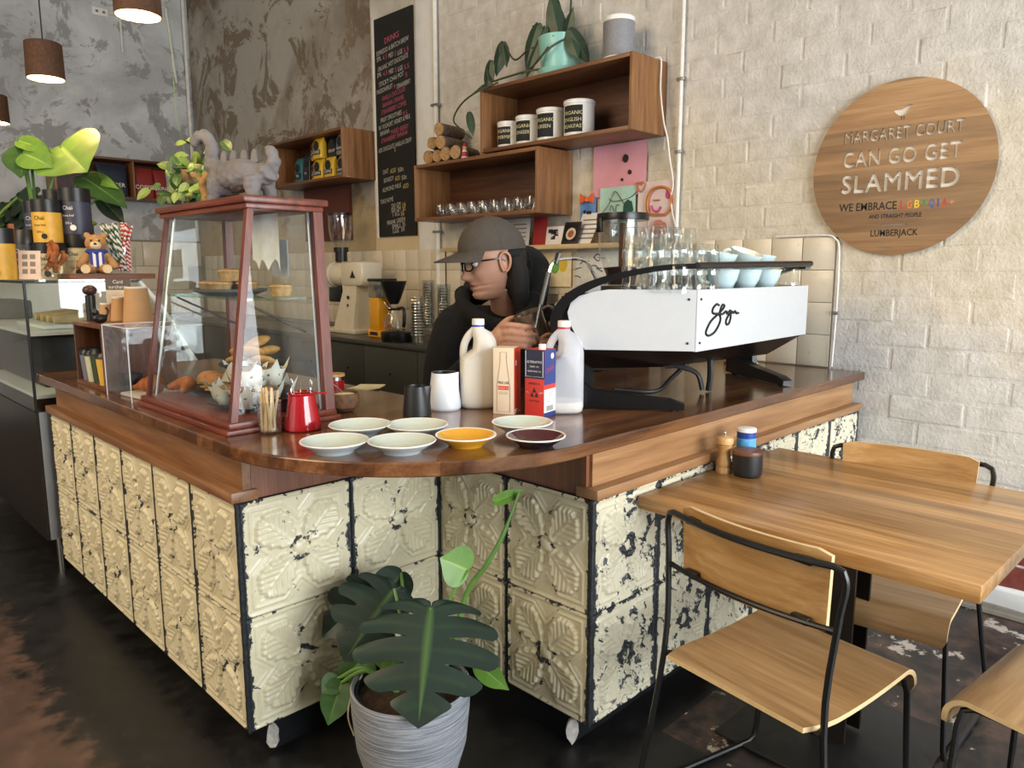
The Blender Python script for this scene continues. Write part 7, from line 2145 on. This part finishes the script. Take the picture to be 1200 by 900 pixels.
# ---- body under the clothes, with hands, fused into one surface
def hw(x, y, z): return HM @ Vector((x, y, z))
shL, shR = pp(538, 384, 2.92), pp(650, 384, 2.90)     # image-left / image-right shoulders
chest = pp(596, 420, 2.95); belly = Vector((chest.x+.02, chest.y+.02, .92)); hips = Vector((.03, .03, .80))
elL, wrL = pp(521, 470, 2.80), pp(572, 404, 2.56)
elR, wrR = pp(672, 452, 2.78), pp(656, 412, 2.58)
neck0 = pp(594, 372, 2.90); neck1 = hw(-.020, 0, -.075)
b = MB()
b.tube([neck0+Vector((0, 0, -.06)), neck0, neck0.lerp(neck1, .55), neck1], [.075, .060, .056, .060], 20)
b.tube([hips, belly, chest, neck0+Vector((0, 0, -.05))], [.15, .14, .15, .07], 20)
b.tube([shL, elL], [.055, .045], 14); b.tube([elL, elL.lerp(wrL, .5), wrL], [.045, .042, .030], 14)
b.tube([shR, elR], [.055, .045], 14); b.tube([elR, elR.lerp(wrR, .5), wrR], [.045, .042, .030], 14); b.tube([shL, chest, shR], [.06, .10, .06], 14)
for s in (-1, 1):
    hx = Vector((.707, -.707, 0))*s*.10
    b.tube([hips+hx*.9, Vector((.02, .02, .45))+hx, Vector((.03, .03, .08))+hx*1.1], [.095, .065, .045], 14)
    b.tube([Vector((.03, .03, .05))+hx*1.1, Vector((-.08, -.08, .035))+hx*1.15], [.045, .04], 12)
# pitcher axis
pit_t, pit_b = pp(618, 366, 2.53), pp(632, 405, 2.56)
pax = (pit_t-pit_b).normalized()
R_, U_, F_ = _R, _U, _F
def hand(wr, palm, fingers, thumb, k=1.0):
    b.tube([wr, wr.lerp(palm, .5), palm], [.029, .034, .034], 14)
    b.ell(palm, (.040, .040, .040), 14, 10)
    for f in fingers: b.tube(spline(f, 4), [.0128*k-.0035*k*i/(4*(len(f)-1)) for i in range(4*(len(f)-1)+1)], 10)
    b.tube(spline(thumb, 4), [.0145*k-.004*k*i/(4*(len(thumb)-1)) for i in range(4*(len(thumb)-1)+1)], 10)
# image-left hand: knuckles at the left of the pitcher, fingers laid across its near side
palmL = pp(590, 393, 2.545)
fl_ = []
for k, (y0, y1, xe) in enumerate(((381, 384, 626), (390, 393, 630), (398, 401, 628), (405, 407, 622))):
    fl_.append([pp(583, y0+6, 2.545), pp(594, y0, 2.50), pp(612, (y0+y1)/2, 2.475), pp(xe, y1, 2.495)])
hand(wrL, palmL, fl_, [pp(585, 385, 2.56), pp(596, 375, 2.56), pp(610, 372, 2.58)])
# image-right hand: behind and under the handle side
palmR = pp(648, 404, 2.57)
fr_ = [[pp(652, 396+k*7, 2.56), pp(641, 393+k*7, 2.52), pp(632, 397+k*6, 2.505)] for k in range(4)]
hand(wrR, palmR, fr_, [pp(654, 398, 2.56), pp(650, 384, 2.545), pp(643, 378, 2.535)])
me0 = b.mesh('body_raw', M_skin, flat=True)
bo = obj('body', me0, None)
md = bo.modifiers.new('r', 'REMESH'); md.mode = 'VOXEL'; md.voxel_size = .0042; md.use_smooth_shade = True
sm = bo.modifiers.new('s', 'SMOOTH'); sm.iterations = 3; sm.factor = .5
dg = bpy.context.evaluated_depsgraph_get()
bm2 = bpy.data.meshes.new_from_object(bo.evaluated_get(dg)); bpy.data.objects.remove(bo)
hme = head.mesh('head', [M_skin, M_lip, M_eye, M_iris], ang=80)
bm = bmesh.new(); bm.from_mesh(bm2); bm.from_mesh(hme)
body_me = bpy.data.meshes.new('body'); bm.to_mesh(body_me); bm.free()
for m_ in (M_skin, M_lip, M_eye, M_iris): body_me.materials.append(m_)
nb = len(bm2.polygons)
for i, p in enumerate(body_me.polygons):
    p.use_smooth = True
    p.material_index = 0 if i < nb else hme.polygons[i-nb].material_index
obj('body', body_me, person)
# ---- hoodie
h = MB()
h.tube([Vector((.03, .03, .78)), belly, chest, chest.lerp(neck0, .65), neck0+Vector((0, 0, -.035))], [.20, .195, .20, .16, .095], 24)
h.tube([shL, chest+Vector((0, 0, .06)), shR], [.095, .15, .095], 18)
h.ell(shL, .095, 16, 10); h.ell(shR, .095, 16, 10)
h.tube(spline([shL, shL.lerp(elL, .5)+(-_R)*.015, elL], 4), [.100, .098, .096, .095, .092, .090, .088, .086, .082], 18)
h.tube(spline([elL, elL.lerp(wrL, .5)+Vector((0, 0, -.02)), wrL+(elL-wrL)*.12], 4), [.084, .082, .080, .076, .072, .066, .060, .054, .046], 18)
h.tube(spline([shR, shR.lerp(elR, .5)+_R*.015, elR], 4), [.098, .096, .094, .092, .090, .088, .086, .083, .080], 18)
h.tube(spline([elR, elR.lerp(wrR, .5), wrR+(elR-wrR)*.15], 4), [.080, .078, .074, .070, .066, .060, .056, .052, .046], 18)
# collar and hood folds
h.tube(spline([pp(541, 346, 3.0), pp(546, 362, 2.86), pp(572, 380, 2.77), pp(598, 384, 2.74), pp(615, 372, 2.76), pp(628, 350, 2.82)], 5), [.030]*5+[.034]*5+[.034]*5+[.034]*5+[.040]*6, 12)
h.tube(spline([pp(628, 352, 2.84), pp(630, 322, 2.92), pp(612, 305, 3.0), pp(575, 330, 3.05), pp(552, 345, 3.06), pp(541, 346, 3.0)], 5), [.045]*6+[.062]*5+[.07]*5+[.06]*5+[.040]*5, 14)
h.ell(pp(614, 345, 2.92), (.075, .075, .10), 16, 10)
fuse(h, 'hoodie', M_hood, person, .0075, 5)
MB().tube(spline([pp(565, 372, 2.715), pp(590, 392, 2.70), pp(612, 388, 2.70)], 5), .006, 6).build('neckline_seam', M_hood, person)
t_ = MB()
for s in (-1, 1):
    hx = Vector((.707, -.707, 0))*s*.10
    t_.tube([hips+hx*.9+Vector((0, 0, .06)), Vector((.02, .02, .45))+hx, Vector((.03, .03, .07))+hx*1.1], [.125, .09, .075], 16)
t_.ell(hips, (.17, .17, .13), 16, 10)
fuse(t_, 'trousers', M_jean, person, .012, 4)
for s in (-1, 1):
    hx = Vector((.707, -.707, 0))*s*.115
    MB().tube([Vector((.06, .06, .042))+hx, Vector((-.03, -.03, .045))+hx, Vector((-.12, -.12, .034))+hx], [.046, .046, .032], 14).build('shoe', M_rod, person)
# ---- hair, cap, glasses
hr = MB()
hr.ell((-.045, 0, -.005), (.068, .078, .085), 20, 12)
hr.ell((-.055, .030, -.075), (.045, .045, .07), 16, 10); hr.ell((-.058, -.030, -.075), (.045, .045, .07), 16, 10)
hr.tube(spline([(-.05, .058, .0), (-.055, .066, -.05), (-.05, .070, -.11), (-.045, .066, -.17)], 5), [.028, .03, .03, .03, .032, .032, .032, .032, .032, .030, .030, .028, .026, .024, .022, .02], 12)
hr.xf(HM); fuse(hr, 'hair', M_hair, person, .006, 3)
for k, pts in enumerate(([(-.095, .03, .02), (-.115, .035, .0), (-.12, .035, -.04)], [(-.098, .02, .03), (-.122, .02, .022), (-.135, .025, -.005)], [(-.09, .04, .0), (-.11, .05, -.02), (-.108, .052, -.06)])):
    MB().tube([HM @ Vector(p) for p in spline(pts, 5)], .0014, 5).build('loose_hair', M_hair, person)
cap = MB()
def dome(u, v):
    ph = u*2*math.pi; th = v*math.pi/2*1.0
    r = math.cos(th)
    x = -.004+.112*r*math.cos(ph); y = .090*r*math.sin(ph); z = .040+.098*math.sin(th)**1.0
    z += -.030*(1-v)*(-math.cos(ph)*.55)*0
    if v < .02: z -= .002
    z += (1-v)*(-.018*(1-math.cos(ph))*.5)
    return HM @ Vector((x, y, z))
cap.grid(dome, 48, 16)
c_o = cap.build('cap_crown', M_capm, person, ang=70)
for k in range(6):
    ph = k*math.pi/3+.52
    MB().tube([dome((ph/(2*math.pi)) % 1, v) for v in [i/10 for i in range(11)]], .0011, 5).build('cap_seam', M_capm, c_o)
MB().ell(HM @ Vector((-.004, 0, .136)), .006, 10, 6).build('cap_button', M_capm, c_o)
def brim(u, v):
    ph = (u-.5)*2*1.08
    r0 = .112; ext = .085*math.cos(ph*.98)**.8 if abs(ph) < 1.55 else 0
    x = -.004+(r0+v*ext)*math.cos(ph); y = (.090+v*.014)*math.sin(ph)/max(.001, math.sin(1.08))*.88
    z = .041-.018*(1-math.cos(ph))*.5-v*.016-.010*(abs(y)/.08)**2*v
    return Vector((x, y, z))
bb_ = MB()
n_u, n_v = 24, 6
vs = [HM @ brim(i/n_u, j/n_v) for j in range(n_v+1) for i in range(n_u+1)]; N_ = len(vs)
vs += [HM @ (brim(i/n_u, j/n_v)-Vector((0, 0, .0035))) for j in range(n_v+1) for i in range(n_u+1)]
fs = []
for j in range(n_v):
    for i in range(n_u):
        a = j*(n_u+1)+i; fs.append((a, a+1, a+n_u+2, a+n_u+1)); fs.append((N_+a, N_+a+n_u+1, N_+a+n_u+2, N_+a+1))
for i in range(n_u): a = n_v*(n_u+1)+i; fs.append((a, a+1, N_+a+1, N_+a))
bb_.add(vs, fs).build('cap_brim', M_capm, person, ang=60)
gl = thing
g_ = MB()
for s in (-1, 1):
    rim = [(.098, s*.010, .010), (.097, s*.030, .013), (.090, s*.052, .010), (.088, s*.055, -.008), (.093, s*.046, -.019), (.099, s*.024, -.020), (.101, s*.012, -.012)]
    g_.tube([HM @ p for p in spline(rim, 3, True)], .0024*HS, 6, True)
    g_.tube([HM @ Vector(p) for p in ((.089, s*.056, .006), (.060, s*.073, .006), (.0, s*.079, .004), (-.015, s*.080, -.006))], .0026*HS, 6)
g_.tube([HM @ Vector(p) for p in ((.099, -.010, .004), (.102, 0, .006), (.099, .010, .004))], .0022*HS, 6)
go = g_.build('glasses', M_specs, person)
for s in (-1, 1):
    MB().add([HM @ Vector(p) for p in ((.0985, s*.011, .008), (.090, s*.052, .008), (.091, s*.048, -.016), (.100, s*.013, -.014))], [(0, 1, 2, 3)]).build('lens', glass('spectacle_lens', (.9, .92, .92, 1), .4, base=.06), go)

# ---- milk pitcher in the hands
M_smoke = plain('smoky_steel', 0x85786a, .25, .6, var=.12, scale=12)
hl = (pit_t-pit_b).length
sp = thing('steaming_pitcher', 'smoky steel milk pitcher held under the steam wand', 'pitcher', PO+pit_b)
side_ = pax.cross(_F).normalized(); fwd_ = side_.cross(pax).normalized()
PM = Matrix(((side_.x, fwd_.x, pax.x, 0), (side_.y, fwd_.y, pax.y, 0), (side_.z, fwd_.z, pax.z, 0), (0, 0, 0, 1)))
MB().lathe([(0, 0), (.046, 0), (.052, .006), (.053, .03), (.049, hl*.75), (.053, hl), (.050, hl), (.046, hl*.75), (.049, .03), (0, .012)], 32, M=PM).build('pitcher_body', M_smoke, sp, ang=50)
hd = spline([(.048, 0, hl*.92), (.075, 0, hl*.95), (.090, 0, hl*.75), (.084, 0, hl*.42), (.052, 0, hl*.25)], 5)
sgn = 1 if (PM @ Vector((1, 0, 0))).dot(_R) > 0 else -1
MB().tube([PM @ Vector((p.x*sgn, p.y, p.z)) for p in hd], .006, 8).build('pitcher_handle', M_smoke, sp)
